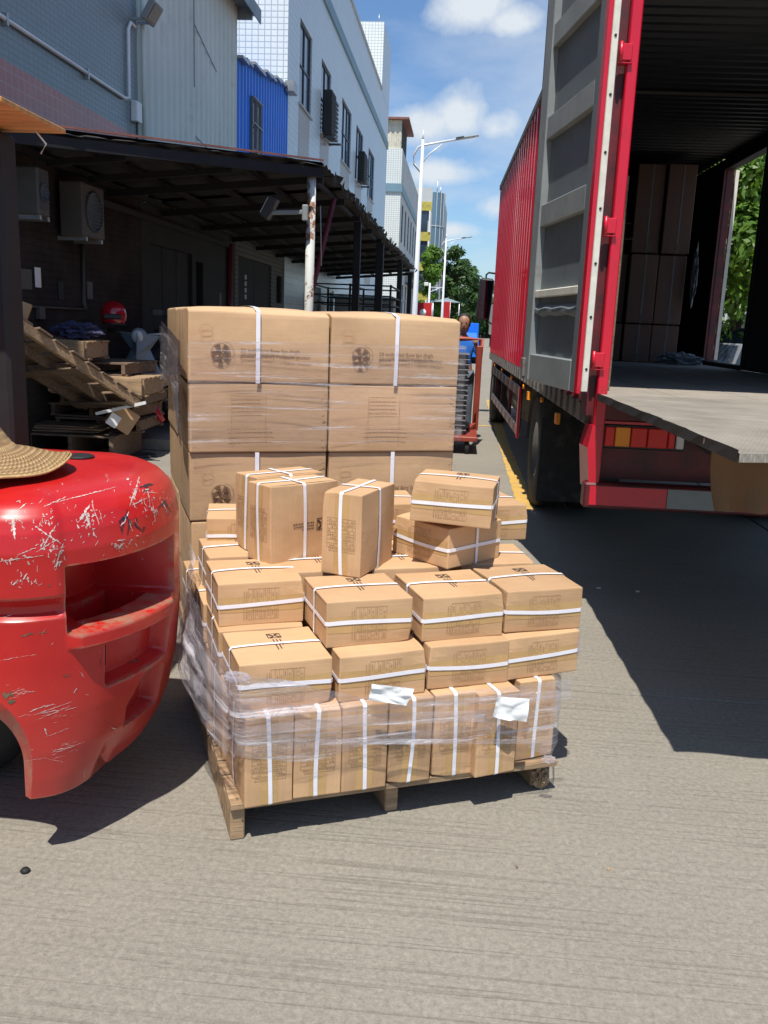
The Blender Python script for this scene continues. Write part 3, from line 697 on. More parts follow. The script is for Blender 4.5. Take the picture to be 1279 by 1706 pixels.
# --- second white building with rusty rooftop shed
t = thing('far_white_building', 'pale tiled building with a cream rooftop shed and rusty roof edge', 'building', (XW, 69, 0))
w2 = [(60.2+i*3.3, 61.6+i*3.3) for i in range(6)]
b = wall_x(XW, 58.6, 80, 0, 12.3, [(a, c, 6.8, 9.2) for a, c in w2]+[(a, c, 2.0, 4.2) for a, c in w2], .15); child(b, 'street_wall', 'paleg', t)
b = B(); b.add([(-12, 58.6, 0), (XW, 58.6, 0), (XW, 58.6, 12.3), (-12, 58.6, 12.3)], [(0, 1, 2, 3)]); child(b, 'gable_wall', 'whitetile_xz', t)
b = B(); b.add([(-12, 80, 0), (XW, 80, 0), (XW, 80, 12.3), (-12, 80, 12.3), (-12, 58.6, 12.3), (XW, 58.6, 12.3), (-12, 58.6, 0)], [(0, 1, 2, 3), (4, 5, 2, 3), (6, 0, 3, 4)]); child(b, 'roof', 'paleg', t)
b = B(); b.box(-12, 58.5, 9.7, XW+.08, 58.6, 10.2); b.box(XW, 58.62, 9.7, XW+.08, 80, 10.2); child(b, 'parapet_band', 'band', t)
b = corr('x', -7.5, XW-.1, 12.3, 14.0, 58.75, -.04, .3, .3); child(b, 'rooftop_shed', 'cream', t)
b = B(); b.box(-7.5, 58.8, 12.3, XW-.1, 63.5, 14.0); child(b, 'shed_wall', 'shutter', t)
b = B(); b.box(-7.7, 58.4, 14.0, XW+.35, 63.8, 14.12); child(b, 'rusty_roof_edge', 'redroof', t)
for a, c in w2:
    for z0, z1 in ((6.8, 9.2), (2.0, 4.2)):
        f = window_x(t, XW, a, c, z0, z1, 'window', 2, 2); f.matrix_parent_inverse = Matrix.Translation(t.location).inverted()
b = B()
for z in (5.2, 4.4): b.box(XW+.02, 66, z, XW+.9, 78, z+.06)
for k in range(7): b.box(XW+.86, 66+k*2, 4.46, XW+.9, 66.05+k*2, 5.2)
child(b, 'balcony_rail', 'frame', t)

# --- yellow banded office with curved glass corner
t = thing('yellow_office', 'yellow banded office block with a rounded blue glass corner behind the lamp post', 'building', (-4, 100, 0))
b = B(); b.box(-12, 92, 0, -3.75, 110, 14.6); child(b, 'core_wall', 'paleg', t)
for k in range(4):
    z = 12.6-k*2.9
    b = B(); b.box(-12, 91.6, z, -3.72, 92, z+.85); child(b, 'yellow_band', 'yellow', t)
    w = B(); w.box(-8, 91.75, z-1.95, -4.1, 91.99, z-.05); child(w, 'window', 'glass', t)
    w = B(); w.box(-3.95, 91.5, z-2.05, -3.78, 91.99, z-.0); child(w, 'white_pier', 'white', t)
b = B(); b.box(-12, 91.7, 13.46, -3.73, 92, 14.8); child(b, 'parapet', 'paleg', t)
b = B(); vs = []
N_ = 10
for i in range(N_+1):
    a = -pi/2+i/N_*pi*.62
    for z in (2.5, 14.4): vs.append((-3.72+1.25*cos(a)*1.0+.0, 93.2+1.5*sin(a), z))
b.add(vs, [(2*i, 2*i+2, 2*i+3, 2*i+1) for i in range(N_)]); child(b, 'curved_glass', 'curtain', t)
b = B()
for i in range(0, N_+1, 2):
    a = -pi/2+i/N_*pi*.62; x, y = -3.72+1.27*cos(a), 93.2+1.52*sin(a); b.box(x-.03, y-.03, 2.5, x+.03, y+.03, 14.5)
for z in (5.4, 8.3, 11.2): 
    for i in range(N_):
        a = -pi/2+i/N_*pi*.62; a2 = -pi/2+(i+1)/N_*pi*.62
        b.beam((-3.72+1.27*cos(a), 93.2+1.52*sin(a), z), (-3.72+1.27*cos(a2), 93.2+1.52*sin(a2), z), .06, .08)
child(b, 'mullion', 'paleg', t)
b = B(); b.box(-3.72, 94.6, 2.5, -2.55, 108, 14.3); child(b, 'side_wing', 'paleg', t)
b = B(); b.tube([(-3.3, 93, 14.6), (-3.3, 93, 15.6)], .05); b.tube([(-3.0, 94, 14.6), (-3.0, 94, 15.2)], .05); child(b, 'roof_mast', 'white', t)

# ================================================================== LEAN-TO
t = thing('lean_to', 'dark open lean-to with ragged corrugated roof along the left buildings', 'canopy', (-3, 18, 0))
A0 = Vector((-1.72, 10.7, 3.30)); B0 = Vector((-4.36, 7.58, 3.07))
def roofz(x): return 3.30+(x+1.72)*(3.30-3.07)/(2.64)
ne = 12
ycut = lambda x: 10.7+(x+1.72)*(10.7-7.58)/2.64
sheets = []
edge = 10.7
ystarts = [7.58]+[8.4+i*1.02 for i in range(0, 22)]
for i in range(len(ystarts)-1):
    y0, y1 = ystarts[i], ystarts[i+1]+.03
    b = B(); vs = []; fs = []
    nn = 8; mm_ = 14
    dx = R.uniform(-.05, .08); dz = R.uniform(-.015, .02)
    for a in range(nn+1):
        y = y0+(y1-y0)*a/nn
        for c in range(mm_+1):
            x = -4.38+(2.66+dx)*c/mm_
            # trim to the skewed near edge
            yx = max(y, ycut(min(x, -1.72)))
            yv = yx if y1 > yx else y1
            z = roofz(x)+dz+.022*sin(yv*2*pi/.25)+.004*i % .01
            vs.append((x, yv, z))
    for a in range(nn):
        for c in range(mm_):
            q = [a*(mm_+1)+c, a*(mm_+1)+c+1, (a+1)*(mm_+1)+c+1, (a+1)*(mm_+1)+c]
            if len({(round(vs[j][1], 4)) for j in q}) > 1: fs.append(tuple(q))
    if fs:
        b.add(vs, fs); child(b, 'roof_sheet', 'rooffibre', t)
b = B(); b.add([(-1.74, 10.72, 3.345), (-4.38, 7.6, 3.115), (-4.38, 30.6, 3.115), (-1.74, 30.6, 3.345)], [(0, 1, 2, 3)]); child(b, 'light_block_sheet', 'rooffibre', t)  # added backing sheet, stops light slits between the roof sheets
b = B(); b.beam(A0+Vector((0, -.02, .06)), B0+Vector((0, -.02, .06)), .02, .02); child(b, 'red_roof_edge', 'redroof', t)
b = B(); b.beam(A0+Vector((-.02, .06, -.07)), B0+Vector((0, .06, -.07)), .06, .10); child(b, 'front_beam', 'black', t)
for x in (-1.9, -2.5, -3.1, -3.7, -4.25):
    b = B(); b.beam((x, max(10.75, 0) if x > -2 else ycut(x)+.1, roofz(x)-.07), (x, 30.5, roofz(x)-.07), .05, .06); child(b, 'purlin', 'black', t)
for i in range(11):
    y = 10.9+i*1.95
    b = B(); b.beam((-1.75, y, 3.18), (-4.38, y, 2.95), .06, .08); child(b, 'rafter', 'black', t)
for (x0, x1, y) in ((-4.2, -3.4, 8.9), (-4.2, -2.6, 9.9)):
    b = B(); b.beam((x1, y, roofz(x1)-.12), (x0, y, roofz(x0)-.12), .05, .06); child(b, 'rafter', 'black', t)
b = B()
for i in range(80):
    y = 10.7+i*.25; h = R.uniform(.05, .16)
    if R.random() < .8: b.add([(-1.66+R.uniform(-.03, .05), y, 3.33), (-1.66+R.uniform(-.03, .05), y+.25, 3.33), (-1.68, y+.25, 3.33-h), (-1.68, y, 3.33-h*R.uniform(.5, 1))], [(0, 1, 2, 3)])
o = child(b, 'ragged_eave_strip', 'shutter', t)
def post(x, y, r, mat, name, z1=3.2, sq=False, lean=0):
    b = B()
    if sq: b.box(x-r, y-r, 0, x+r, y+r, z1, None, .006)
    else: b.tube([(x+lean, y, 0), (x, y, z1)], r, 12)
    return child(b, name, mat, t)
post(-1.86, 10.72, .055, 'rustpole', 'rusty_post')
post(-1.85, 15.3, .06, 'black', 'dark_post', 3.2, True)
post(-1.84, 19.3, .08, 'black', 'dark_post', 3.2, True)
post(-1.84, 25.4, .07, 'black', 'dark_post', 3.2, True)
post(-1.84, 30.2, .07, 'black', 'dark_post', 3.2, True)
b = B(); b.tube([(-1.82, 12.3, 3.15), (-2.18, 12.0, 1.3), (-2.2, 12, 0)], .035); child(b, 'maroon_brace', 'maroon', t)
s = thing('spotlight', 'white arm spotlight clamped to the top of the rusty post', 'spotlight', (-1.9, 10.6, 2.75))
b = B(); b.beam((0, 0, .02), (-.42, -.02, .0), .045, .05, .008); b.box(-.035, -.05, -.08, .035, .02, .1, None, .01); b.obj('arm', 'doorlight', s)
b = B(); m2 = Matrix.Translation((-.42, -.03, .05)) @ Matrix.Rotation(.5, 4, 'Y'); b.box(-.05, -.09, -.13, .05, .09, .13, m2, .01); b.obj('lamp_head', 'dark', s)
b = B(); b.box(-.06, -.08, -.1, -.052, .08, .1, m2); b.obj('lens', 'paleg', s)
b = B(); b.tube([(-1.8, 11.05, 2.9), (-1.78, 11.1, 2.2)], .006); tag(b.obj('hanging_cable', 'paleg'), 'thin pale cable hanging from the lean-to right of the rusty post', 'cable')
# storage rack further back
t2 = thing('steel_rack', 'dark steel frame of thin bars under the far end of the lean-to', 'rack', (-2.8, 22, 0))
b = B()
for x in (-1, 0, 1):
    for y in (0, 3): b.box(x-.025, y-.025, 0, x+.025, y+.025, 2.45)
b.obj('upright', 'black', t2)
b = B()
for z in (1.95, 2.15, 2.4):
    for y in (0, 3): b.box(-1, y-.02, z, 1, y+.02, z+.035)
    for x in (-1, 0, 1): b.box(x-.02, 0, z, x+.02, 3, z+.035)
b.obj('rail', 'black', t2)
t3 = thing('grey_cabin', 'small pale grey booth with a teal lid under the far lean-to', 'cabin', (-2.9, 27, 0))
b = B(); b.box(-1, 0, 0, .8, 3, 2.2, None, .02); b.obj('body', 'concwall', t3)
b = B(); b.box(-1.1, -.1, 2.2, .95, 3.1, 2.28); b.obj('roof', 'band', t3)
b = B(); b.box(.1, -.012, .1, .55, -.002, 1.9); b.obj('door', 'shutter', t3)

# ================================================================== STREET FURNITURE
def lamp(x, y, lab, h=8.45, s=1.0):
    t = thing('street_lamp', lab, 'street lamp', (x, y, 0), 0, 'street lamps along the left kerb')
    b = B(); b.tube([(0, 0, 0), (.0, 0, .02), (.02, 0, h*.96)], [.12*s, .12*s, .055*s], 12); b.tube([(.02, 0, h*.95), (.03, 0, h)], [.05*s, .012], 8); b.obj('pole', 'pole', t)
    b = B(); b.tube([(-.02, 0, 7.0), (-.26, 0, 7.25), (-.3, 0, 7.55), (-.14, 0, 7.85), (.05, 0, 7.92), (1.25, 0, 8.15)], .04, 8); b.obj('arm', 'pole', t)
    b = B(); b.tube([(.03, 0, 7.3), (.25, 0, 7.6), (.75, 0, 7.98)], .025, 8); b.obj('brace', 'pole', t)
    b = B(); m2 = Matrix.Translation((1.62, 0, 8.22)) @ Matrix.Rotation(-.17, 4, 'Y'); b.box(-.42, -.1, -.03, .42, .1, .03, m2, .02); b.box(-.40, -.12, .03, -.1, .12, .06, m2, .01); b.obj('lamp_head', 'doorlight', t)
    b = B(); b.box(-.3, -.08, -.04, .38, .08, -.031, m2); b.obj('diffuser', 'whitelens', t)
    b = B(); b.box(-.2, -.2, 0, .2, .2, .06, None, .01); b.obj('base_plate', 'pole', t)
lamp(-1.84, 34, 'nearest and tallest street lamp, its arm reaching over the road')
lamp(-1.66, 71, 'second street lamp from the camera, in front of the yellow office')
lamp(-1.02, 112, 'third street lamp, before the far trees')
lamp(-.35, 178, 'fourth, small street lamp beside the dark trees')
lamp(-.1, 250, 'fifth and farthest street lamp, barely showing over the road')
t = thing('short_lamp', 'short white lamp with a straight side arm before the green creepers', 'street lamp', (-3.1, 80, 0))
b = B(); b.tube([(0, 0, 0), (.02, 0, 5.1)], [.14, .08], 10); b.obj('pole', 'pole', t)
b = B(); b.tube([(0, 0, 4.3), (1.0, 0, 4.75)], .04); b.tube([(0, 0, 4.75), (1.3, 0, 4.75)], .035); b.obj('arm', 'pole', t)
b = B(); b.box(-.5, -.15, 4.85, -.1, .15, 5.15, None, .03); b.obj('camera_box', 'white', t)
b = B(); b.tube([(-6, 150, 6.3), (2, 150, 6.0), (14, 150, 6.6)], .03); tag(b.obj('overhead_wire', 'dark'), 'thin wire strung across the far road in front of the sky', 'wire')
# tents, banners and far vehicles
t = thing('gazebo', 'white pointed canopy tent beyond the big cartons', 'tent', (-1.4, 60, 0))
b = B(); b.add([(-1.2, -1.2, 1.6), (1.2, -1.2, 1.6), (1.2, 1.2, 1.6), (-1.2, 1.2, 1.6), (0, 0, 2.0), (-1.2, -1.2, 1.45), (1.2, -1.2, 1.45), (1.2, 1.2, 1.45), (-1.2, 1.2, 1.45)], [(0, 1, 4), (1, 2, 4), (2, 3, 4), (3, 0, 4), (5, 6, 1, 0), (6, 7, 2, 1), (7, 8, 3, 2), (8, 5, 0, 3)]); b.obj('canopy', 'paper', t)
b = B(); [b.tube([(x, y, 0), (x, y, 1.5)], .03) for x in (-1.15, 1.15) for y in (-1.15, 1.15)]; b.obj('leg', 'steel', t)
for (x, y, z0, z1, w, lab) in ((-3.4, 76, 1.6, 3.3, 1.5, 'red banner hanging at the foot of the green creepers'), (-1.45, 78, 1.6, 3.5, .6, 'narrow red banner board beside the second street lamp')):
    t = thing('banner', lab, 'banner', (x, y, 0)); b = B(); b.box(-w/2, -.03, z0, w/2, .03, z1, None, .01); b.obj('cloth', 'sign_red', t)
    b = B(); b.tube([(-w/2, 0, 0), (-w/2, 0, z1)], .03); b.tube([(w/2, 0, 0), (w/2, 0, z1)], .03); b.obj('stake', 'steel', t)
    if w > 1: b = B(); b.lathe([(0, -.04), (.28, -.04), (.28, -.035), (0, -.035)], 16, (0, 0, 2.5), 'y'); b.obj('white_emblem', 'paper', t)
t = thing('blue_roof_stall', 'small stall with a pale blue roof beyond the second lamp', 'stall', (-1.6, 84, 0))
b = B(); b.add([(-1.3, -1, 3.6), (1.3, -1, 3.6), (1.3, 1, 3.6), (-1.3, 1, 3.6), (0, 0, 4.0)], [(0, 1, 4), (1, 2, 4), (2, 3, 4), (3, 0, 4), (0, 3, 2, 1)]); b.obj('roof', 'paleblue', t)
b = B(); [b.tube([(x, y, 0), (x, y, 3.6)], .05) for x in (-1.2, 1.2) for y in (-.9, .9)]; b.obj('post', 'steel', t)

# ---------------------------------------------------------------- trees
def blob_tree(name, label, x, y, h, rad, trunk, nleaf, ls, mat, seed, zlo=.3, group=None, nclump=16, squash=.8):
    q = random.Random(seed)
    t = thing(name, label, 'tree', (x, y, 0), 0, group)
    b = B(); b.tube([(0, 0, 0), (q.uniform(-.1, .1), 0, h*.3), (q.uniform(-.2, .2), 0, h*.62)], [trunk, trunk*.75, trunk*.4], 10)
    cl = []
    for k in range(nclump):
        a = q.uniform(0, 2*pi); rr = rad*sqrt(q.random())*.72; z = h*zlo+(h*(1-zlo)-rad*.3)*q.random()
        shrink = 1-.45*max(0, (z/h-.6))/.4
        c = Vector((rr*cos(a)*shrink, rr*sin(a)*shrink, z)); cl.append((c, rad*q.uniform(.28, .46)))
        if k % 2 == 0: b.tube([(0, 0, min(h*.55, max(h*.25, z-rad*.5))), c*.5+Vector((0, 0, z*.48)), c], [trunk*.35, trunk*.2, trunk*.06], 6)
    b.obj('trunk', 'bark', t)
    vs = []; fs = []
    for i in range(nleaf):
        c, r = cl[i % nclump]
        d = Vector((q.gauss(0, 1), q.gauss(0, 1), q.gauss(0, 1))).normalized()
        p = c+Vector((d.x, d.y, d.z*squash))*r*(q.random()**.4)
        nrm = (d+Vector((q.uniform(-.8, .8), q.uniform(-.8, .8), q.uniform(-.1, 1.3)))).normalized()
        a = nrm.orthogonal().normalized(); bb = nrm.cross(a); an = q.uniform(0, 2*pi)
        a, bb = a*cos(an)+bb*sin(an), bb*cos(an)-a*sin(an)
        s1 = ls*q.uniform(.6, 1.3); s2 = s1*.42
        n = len(vs); vs += [p-a*s1, p+bb*s2, p+a*s1, p-bb*s2]; fs.append((n, n+1, n+2, n+3))
    me = bpy.data.meshes.new('crown'); me.from_pydata(vs, [], fs); link('crown', me, mat, t)
blob_tree('street_tree', 'bright green tree seen through the open side door of the red truck', 4.95, 16.6, 5.3, 1.9, .16, 16000, .085, 'leaf', 3, .38, nclump=34)
blob_tree('street_tree', 'taller tree behind the one seen through the truck side door', 7.6, 22, 6.6, 2.4, .2, 9000, .11, 'leaf', 4, .3, nclump=26)
blob_tree('creeper_tree', 'bright creeper covered tree left of the second street lamp', -3.3, 85, 9.0, 1.7, .2, 5200, .22, 'leaf', 5, .05, nclump=26)
blob_tree('far_tree', 'tall bushy tree just right of the second street lamp', -1.0, 98, 10.2, 2.6, .25, 5200, .28, 'leafdark', 6, .1, nclump=24)
blob_tree('far_tree', 'yellow-green crowned tree behind the third street lamp', .55, 112, 9.9, 2.5, .25, 5200, .28, 'leafdark', 7, .1, nclump=24)
blob_tree('far_tree', 'dark broad tree right of the third street lamp', 3.0, 122, 7.8, 3.0, .25, 5200, .30, 'leafdark', 8, .05, nclump=24)
blob_tree('far_tree', 'low dark tree at the road end beside the truck mirror', 5.8, 132, 6.8, 3.2, .25, 4200, .32, 'leafdark', 9, .02, nclump=22)
blob_tree('far_tree', 'small tree under the truck mirror at the end of the street', 8.4, 140, 7.4, 3.4, .25, 4200, .34, 'leafdark', 10, .02, nclump=22)
blob_tree('far_tree', 'dark tree partly hidden behind the yellow-green crowned one', -2.4, 128, 9.0, 3.2, .25, 3800, .34, 'leafdark', 12, .02, nclump=22)
b = B(); q = random.Random(5); vs = []; fs = []
for i in range(9000):
    x = q.uniform(-16, 40); z = q.random()**.8*(5.2+1.6*sin(x*.5)+q.uniform(-.6, .6)); y = 200+q.uniform(-6, 6)
    s1 = q.uniform(.25, .6); n = len(vs); a = Vector((q.uniform(-1, 1), q.uniform(-.5, .5), q.uniform(-1, 1))).normalized(); c_ = a.cross(Vector((0, 1, .4))).normalized()
    p = Vector((x, y, z)); vs += [p-a*s1, p+c_*s1*.6, p+a*s1, p-c_*s1*.6]; fs.append((n, n+1, n+2, n+3))
me = bpy.data.meshes.new('tree_line'); me.from_pydata(vs, [], fs); o = link('tree_line', me, 'leafdark'); tag(o, 'dark green mass of distant trees closing the end of the road', 'trees'); o['kind'] = 'stuff'

# ---------------------------------------------------------------- right side wall and cars
t = thing('yard_wall', 'pale concrete yard wall with dark coping under the trees beyond the truck', 'wall', (8, 21, 0))
b = B(); b.box(-5, 0, 0, 16, .2, 2.35); b.obj('wall_panel', 'paleg', t)
b = B(); b.box(-5, -.05, 2.35, 16, .25, 2.47); b.obj('coping', 'greyplastic', t)
b = B(); [b.box(-5+k*2.6, -.04, 0, -4.75+k*2.6, -.002, 2.34) for k in range(7)]; b.obj('pier', 'paleg', t)
t = thing('brick_house', 'pale building with a rust red balcony rail behind the yard wall', 'building', (8.5, 27, 0))
b = B(); b.box(-3, 0, 0, 6, 6, 4.2); b.obj('wall', 'paleg', t)
b = B(); b.box(-3, -.9, 2.6, 6, 0, 2.75); [b.box(-3, -.9, 2.95+k*.25, 6, -.86, 3.0+k*.25) for k in range(3)]; b.obj('balcony_rail', 'redroof', t)
b = B(); b.box(-2, -.02, .9, -.8, -.002, 2.2); b.box(.5, -.02, .9, 1.7, -.002, 2.2); b.obj('window', 'glass', t)
def car(label, x, y, rz, L, Wd, Ht, mat, hood=.27, van=False):
    t = thing('parked_car', label, 'car', (x, y, 0), rz, 'cars parked beyond the truck')
    # profile along local y (front at -L/2), lofted sections
    hb = .62*Ht
    prof = [(-.5, .30*Ht, .46*Ht, .80), (-.47, .2*Ht, .52*Ht, .93), (-.5+hood*.6, .18*Ht, hb, 1.0), (-.5+hood, .18*Ht, hb*1.03, 1.0), (.1, .18*Ht, hb*1.06, 1.0), (.38, .18*Ht, hb*1.08, 1.0), (.48, .2*Ht, hb*1.02, .95), (.5, .32*Ht, .56*Ht, .84)]
    vs = []; fs = []
    for (py, z0, z1, w) in prof:
        for (wx, z) in ((-.9, z0), (-1, z0+.1*Ht), (-1, z1-.08*Ht), (-.9, z1), (.9, z1), (1, z1-.08*Ht), (1, z0+.1*Ht), (.9, z0)):
            vs.append((wx*w*Wd/2, py*L, z))
    n = 8
    for i in range(len(prof)-1):
        for k in range(n): fs.append((i*n+k, i*n+(k+1) % n, (i+1)*n+(k+1) % n, (i+1)*n+k))
    fs += [tuple(range(n)), tuple((len(prof)-1)*n+k for k in range(n-1, -1, -1))]
    b = B().add(vs, fs, True); b.obj('body', mat, t)
    y0 = -.5+hood; y1 = .46 if van else .30
    tops = [(y0, .9, hb*1.02), (y0+.16, .76, Ht*.97), (y1-.1, .76, Ht), (y1+(.0 if van else .1), .86, hb*1.07)]
    vs = []
    for (py, w, z) in tops:
        for sx in (-1, 1): vs.append((sx*w*Wd/2, py*L, z))
    for (py, w, z) in tops:
        for sx in (-1, 1): vs.append((sx*.95*Wd/2, py*L, hb*.98))
    fs = [(0, 1, 3, 2), (2, 3, 5, 4), (4, 5, 7, 6), (0, 2, 10, 8), (2, 4, 12, 10), (4, 6, 14, 12), (1, 9, 11, 3), (3, 11, 13, 5), (5, 13, 15, 7)]
    b = B().add(vs, fs); b.obj('greenhouse', 'glass', t)
    b = B(); b.box(-.76*Wd/2, (y0+.16)*L, Ht*.965, .76*Wd/2, (y1-.1)*L, Ht*1.01, None, .02)
    for sx in (-1, 1):
        b.beam((sx*.9*Wd/2, y0*L, hb), (sx*.77*Wd/2, (y0+.16)*L, Ht*.98), .07, .05); b.beam((sx*.86*Wd/2, (y1+.05)*L, hb*1.05), (sx*.77*Wd/2, (y1-.1)*L, Ht*.99), .07, .05)
        b.beam((sx*.93*Wd/2, 0, hb), (sx*.78*Wd/2, 0, Ht*.99), .06, .04)
    b.obj('roof', mat, t)
    for sx in (-1, 1):
        for py in (-.31, .3):
            w = B(); w.lathe([(.16, -.1), (.3, -.1), (.33, -.07), (.33, .07), (.3, .1), (.16, .1)], 20, (sx*(Wd/2-.1), py*L, .33), 'x'); wo = w.obj('wheel', 'rubber', t)
            r_ = B(); r_.lathe([(0, sx*.08), (.17, sx*.1), (.19, sx*.06)], 12, (sx*(Wd/2-.1), py*L, .33), 'x'); r_.obj('rim', 'steel', wo)
        h_ = B(); h_.box(sx*.62*Wd/2-.14, -.5*L-.01, .44*Ht, sx*.62*Wd/2+.14, -.47*L, .52*Ht, None, .02); h_.obj('headlight', 'whitelens', t)
        m_ = B(); m_.box(sx*(Wd/2+.02)-.08, (y0+.04)*L, hb*1.05, sx*(Wd/2+.02)+.08, (y0+.08)*L, hb*1.05+.13, None, .02); m_.obj('mirror', mat, t)
    b = B(); b.box(-.3*Wd, -.5*L-.012, .30*Ht, .3*Wd, -.495*L, .40*Ht); b.obj('grille', 'dark', t)
    return t
car('white van parked nearest, seen low through the truck side door', 4.62, 17.4, -.25, 3.9, 1.7, 1.75, 'white', .14, True)
car('silver blue car parked in front of the white van', 5.25, 15.2, .15, 4.3, 1.75, 1.42, 'carsilver')

# far road traffic on the left of the red truck
def lorry(label, x, y, rz, mat, cabmat, s=1):
    t = thing('lorry', label, 'lorry', (x, y, 0), rz)
    b = B(); b.box(-1.15, -2, .95, 1.15, 5, 3.2, None, .03); b.obj('cargo_box', mat, t)
    b = B(); b.add([(-1.1, -4, .55), (1.1, -4, .55), (1.1, -2.1, .55), (-1.1, -2.1, .55), (-1.1, -4, 1.5), (1.1, -4, 1.5), (-1.02, -3.75, 2.4), (1.02, -3.75, 2.4), (1.05, -2.1, 2.45), (-1.05, -2.1, 2.45)],
                   [(0, 1, 5, 4), (4, 5, 7, 6), (6, 7, 8, 9), (0, 3, 2, 1), (1, 2, 8, 7, 5), (0, 4, 6, 9, 3), (3, 9, 8, 2)]); b.obj('cab', cabmat, t)
    b = B(); b.add([(-.92, -3.98, 1.55), (.92, -3.98, 1.55), (.9, -3.78, 2.25), (-.9, -3.78, 2.25)], [(0, 1, 2, 3)]); b.obj('windscreen', 'glass', t)
    b = B(); b.box(-.8, -4.05, .7, .8, -3.99, 1.0, None, .01); b.obj('grille', 'dark', t)
    for sx in (-1, 1):
        for py in (-3, 3.4):
            w = B(); w.lathe([(.2, -.13), (.42, -.13), (.46, -.1), (.46, .1), (.42, .13), (.2, .13)], 18, (sx*.95, py, .46), 'x'); w.obj('wheel', 'rubber', t)
        h_ = B(); h_.box(sx*.8-.14, -4.04, 1.05, sx*.8+.14, -3.98, 1.25, None, .02); h_.obj('headlight', 'whitelens', t)
    b = B(); b.box(-.9, -3.6, .5, .9, 4.9, .9); b.obj('chassis', 'dark', t)
    return t
lorry('small white lorry far down the road beneath the truck mirror', 3.3, 68, .0, 'white', 'white')
o = lorry('small blue lorry on the road behind the worker in blue', -.10, 40, .0, 'blue', 'blue'); o.scale = (.7, .7, .52)

# ================================================================== RED TRUCK
TY = radians(1.47)
T = thing('red_truck', 'long red box truck with its rear doors open and cargo inside', 'truck', (.74, 4.85, 0), TY)
TM = Matrix.Translation((.74, 4.85, 0)) @ Matrix.Rotation(TY, 4, 'Z')
TW, TL, ZF, ZT = 2.42, 9.45, 1.20, 3.68
b = corr('y', .1, TL, 1.16, ZT-.08, 0.0, -.038, .275, .32); b.obj('left_side_sheet', 'red', T)
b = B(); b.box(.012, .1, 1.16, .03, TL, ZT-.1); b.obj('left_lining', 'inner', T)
b = B(); b.box(-.05, .1, ZT-.08, .05, TL, ZT, None, .01); b.obj('top_rail', 'grimy', T)
b = B(); b.box(-.03, .1, 1.04, .04, TL, 1.16, None, .006)
for k in range(34): b.box(-.045, .2+k*.275, 1.05, -.031, .3+k*.275, 1.15)
b.obj('bottom_rail', 'grimy', T)
# right wall with side door opening
OY0, OY1 = 4.88, 6.22
b = corr('y', .1, OY0, 1.2, ZT-.08, TW, .038, .275, .32); b.obj('right_side_sheet', 'red', T)
b = corr('y', OY1, TL, 1.2, ZT-.08, TW, .038, .275, .32); b.obj('right_side_sheet', 'red', T)
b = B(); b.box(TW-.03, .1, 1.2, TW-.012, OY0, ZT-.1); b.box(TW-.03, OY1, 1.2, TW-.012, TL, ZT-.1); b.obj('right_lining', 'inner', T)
b = B(); b.box(TW-.05, OY1, 1.24, TW+.06, OY1+.06, 3.52); b.obj('side_door_post', 'darkred', T)
b = B(); b.box(TW-.05, OY0-.06, 1.24, TW+.06, OY0, 3.52); b.box(TW-.05, OY0, 3.45, TW+.06, OY1, ZT-.08); b.box(TW-.05, OY0, 1.2, TW+.06, OY1, 1.245); b.obj('side_door_frame', 'black', T)
b = B(); b.box(TW+.08, OY1+.0, 1.26, TW+.12, OY1+.05, 3.45); b.obj('door_seal', 'gasket', T)
# roof with crosswise folds
b = B(); vs = []; y = .05; pts = []
while y < TL:
    for da, d in ((0, 0), (.05, 0), (.08, -.03), (.13, -.03)): pts.append((y+da, d))
    y += .16
for (yy, d) in pts:
    for x in (.0, TW): vs.append((x, yy, ZT-.05+d))
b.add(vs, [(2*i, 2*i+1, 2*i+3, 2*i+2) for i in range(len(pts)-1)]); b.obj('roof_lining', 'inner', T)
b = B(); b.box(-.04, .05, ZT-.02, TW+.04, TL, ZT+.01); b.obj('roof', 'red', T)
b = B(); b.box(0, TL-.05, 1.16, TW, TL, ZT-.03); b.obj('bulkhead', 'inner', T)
b = B(); b.box(0, -.02, 1.08, TW, TL, 1.172); b.obj('floor_frame', 'grimy', T)
for i in range(5):
    b = B(); b.box(.03+i*(TW-.06)/5+.004, .0, 1.174, .03+(i+1)*(TW-.06)/5-.004, TL-.06, ZF, None, .003); b.obj('floor_board', 'floorply', T)
# rear frame
b = B(); b.box(-.004, -.06, .62, .052, .10, ZT+.02, None, .006); b.obj('rear_post', 'red', T)
b = B(); b.box(-.06, -.01, 1.1, -.006, .09, ZT-.1); b.obj('post_recess', 'darkred', T)
b = B(); b.box(TW-.075, -.06, .62, TW+.05, .10, ZT+.02, None, .008); b.obj('rear_post', 'red', T)
b = B(); b.box(.077, -.06, ZT-.16, TW-.077, .10, ZT+.02, None, .008); b.obj('rear_header', 'red', T)
for z in (1.40, 2.08, 2.90, 3.45):
    b = B(); b.box(-.045, -.078, z-.038, .015, -.062, z+.038, None, .003); b.tube([(-.040, -.080, z-.045), (-.040, -.080, z+.045)], .010, 8); b.box(-.05, -.076, z-.052, .02, -.03, z-.047)
    b.obj('hinge', 'red', T)
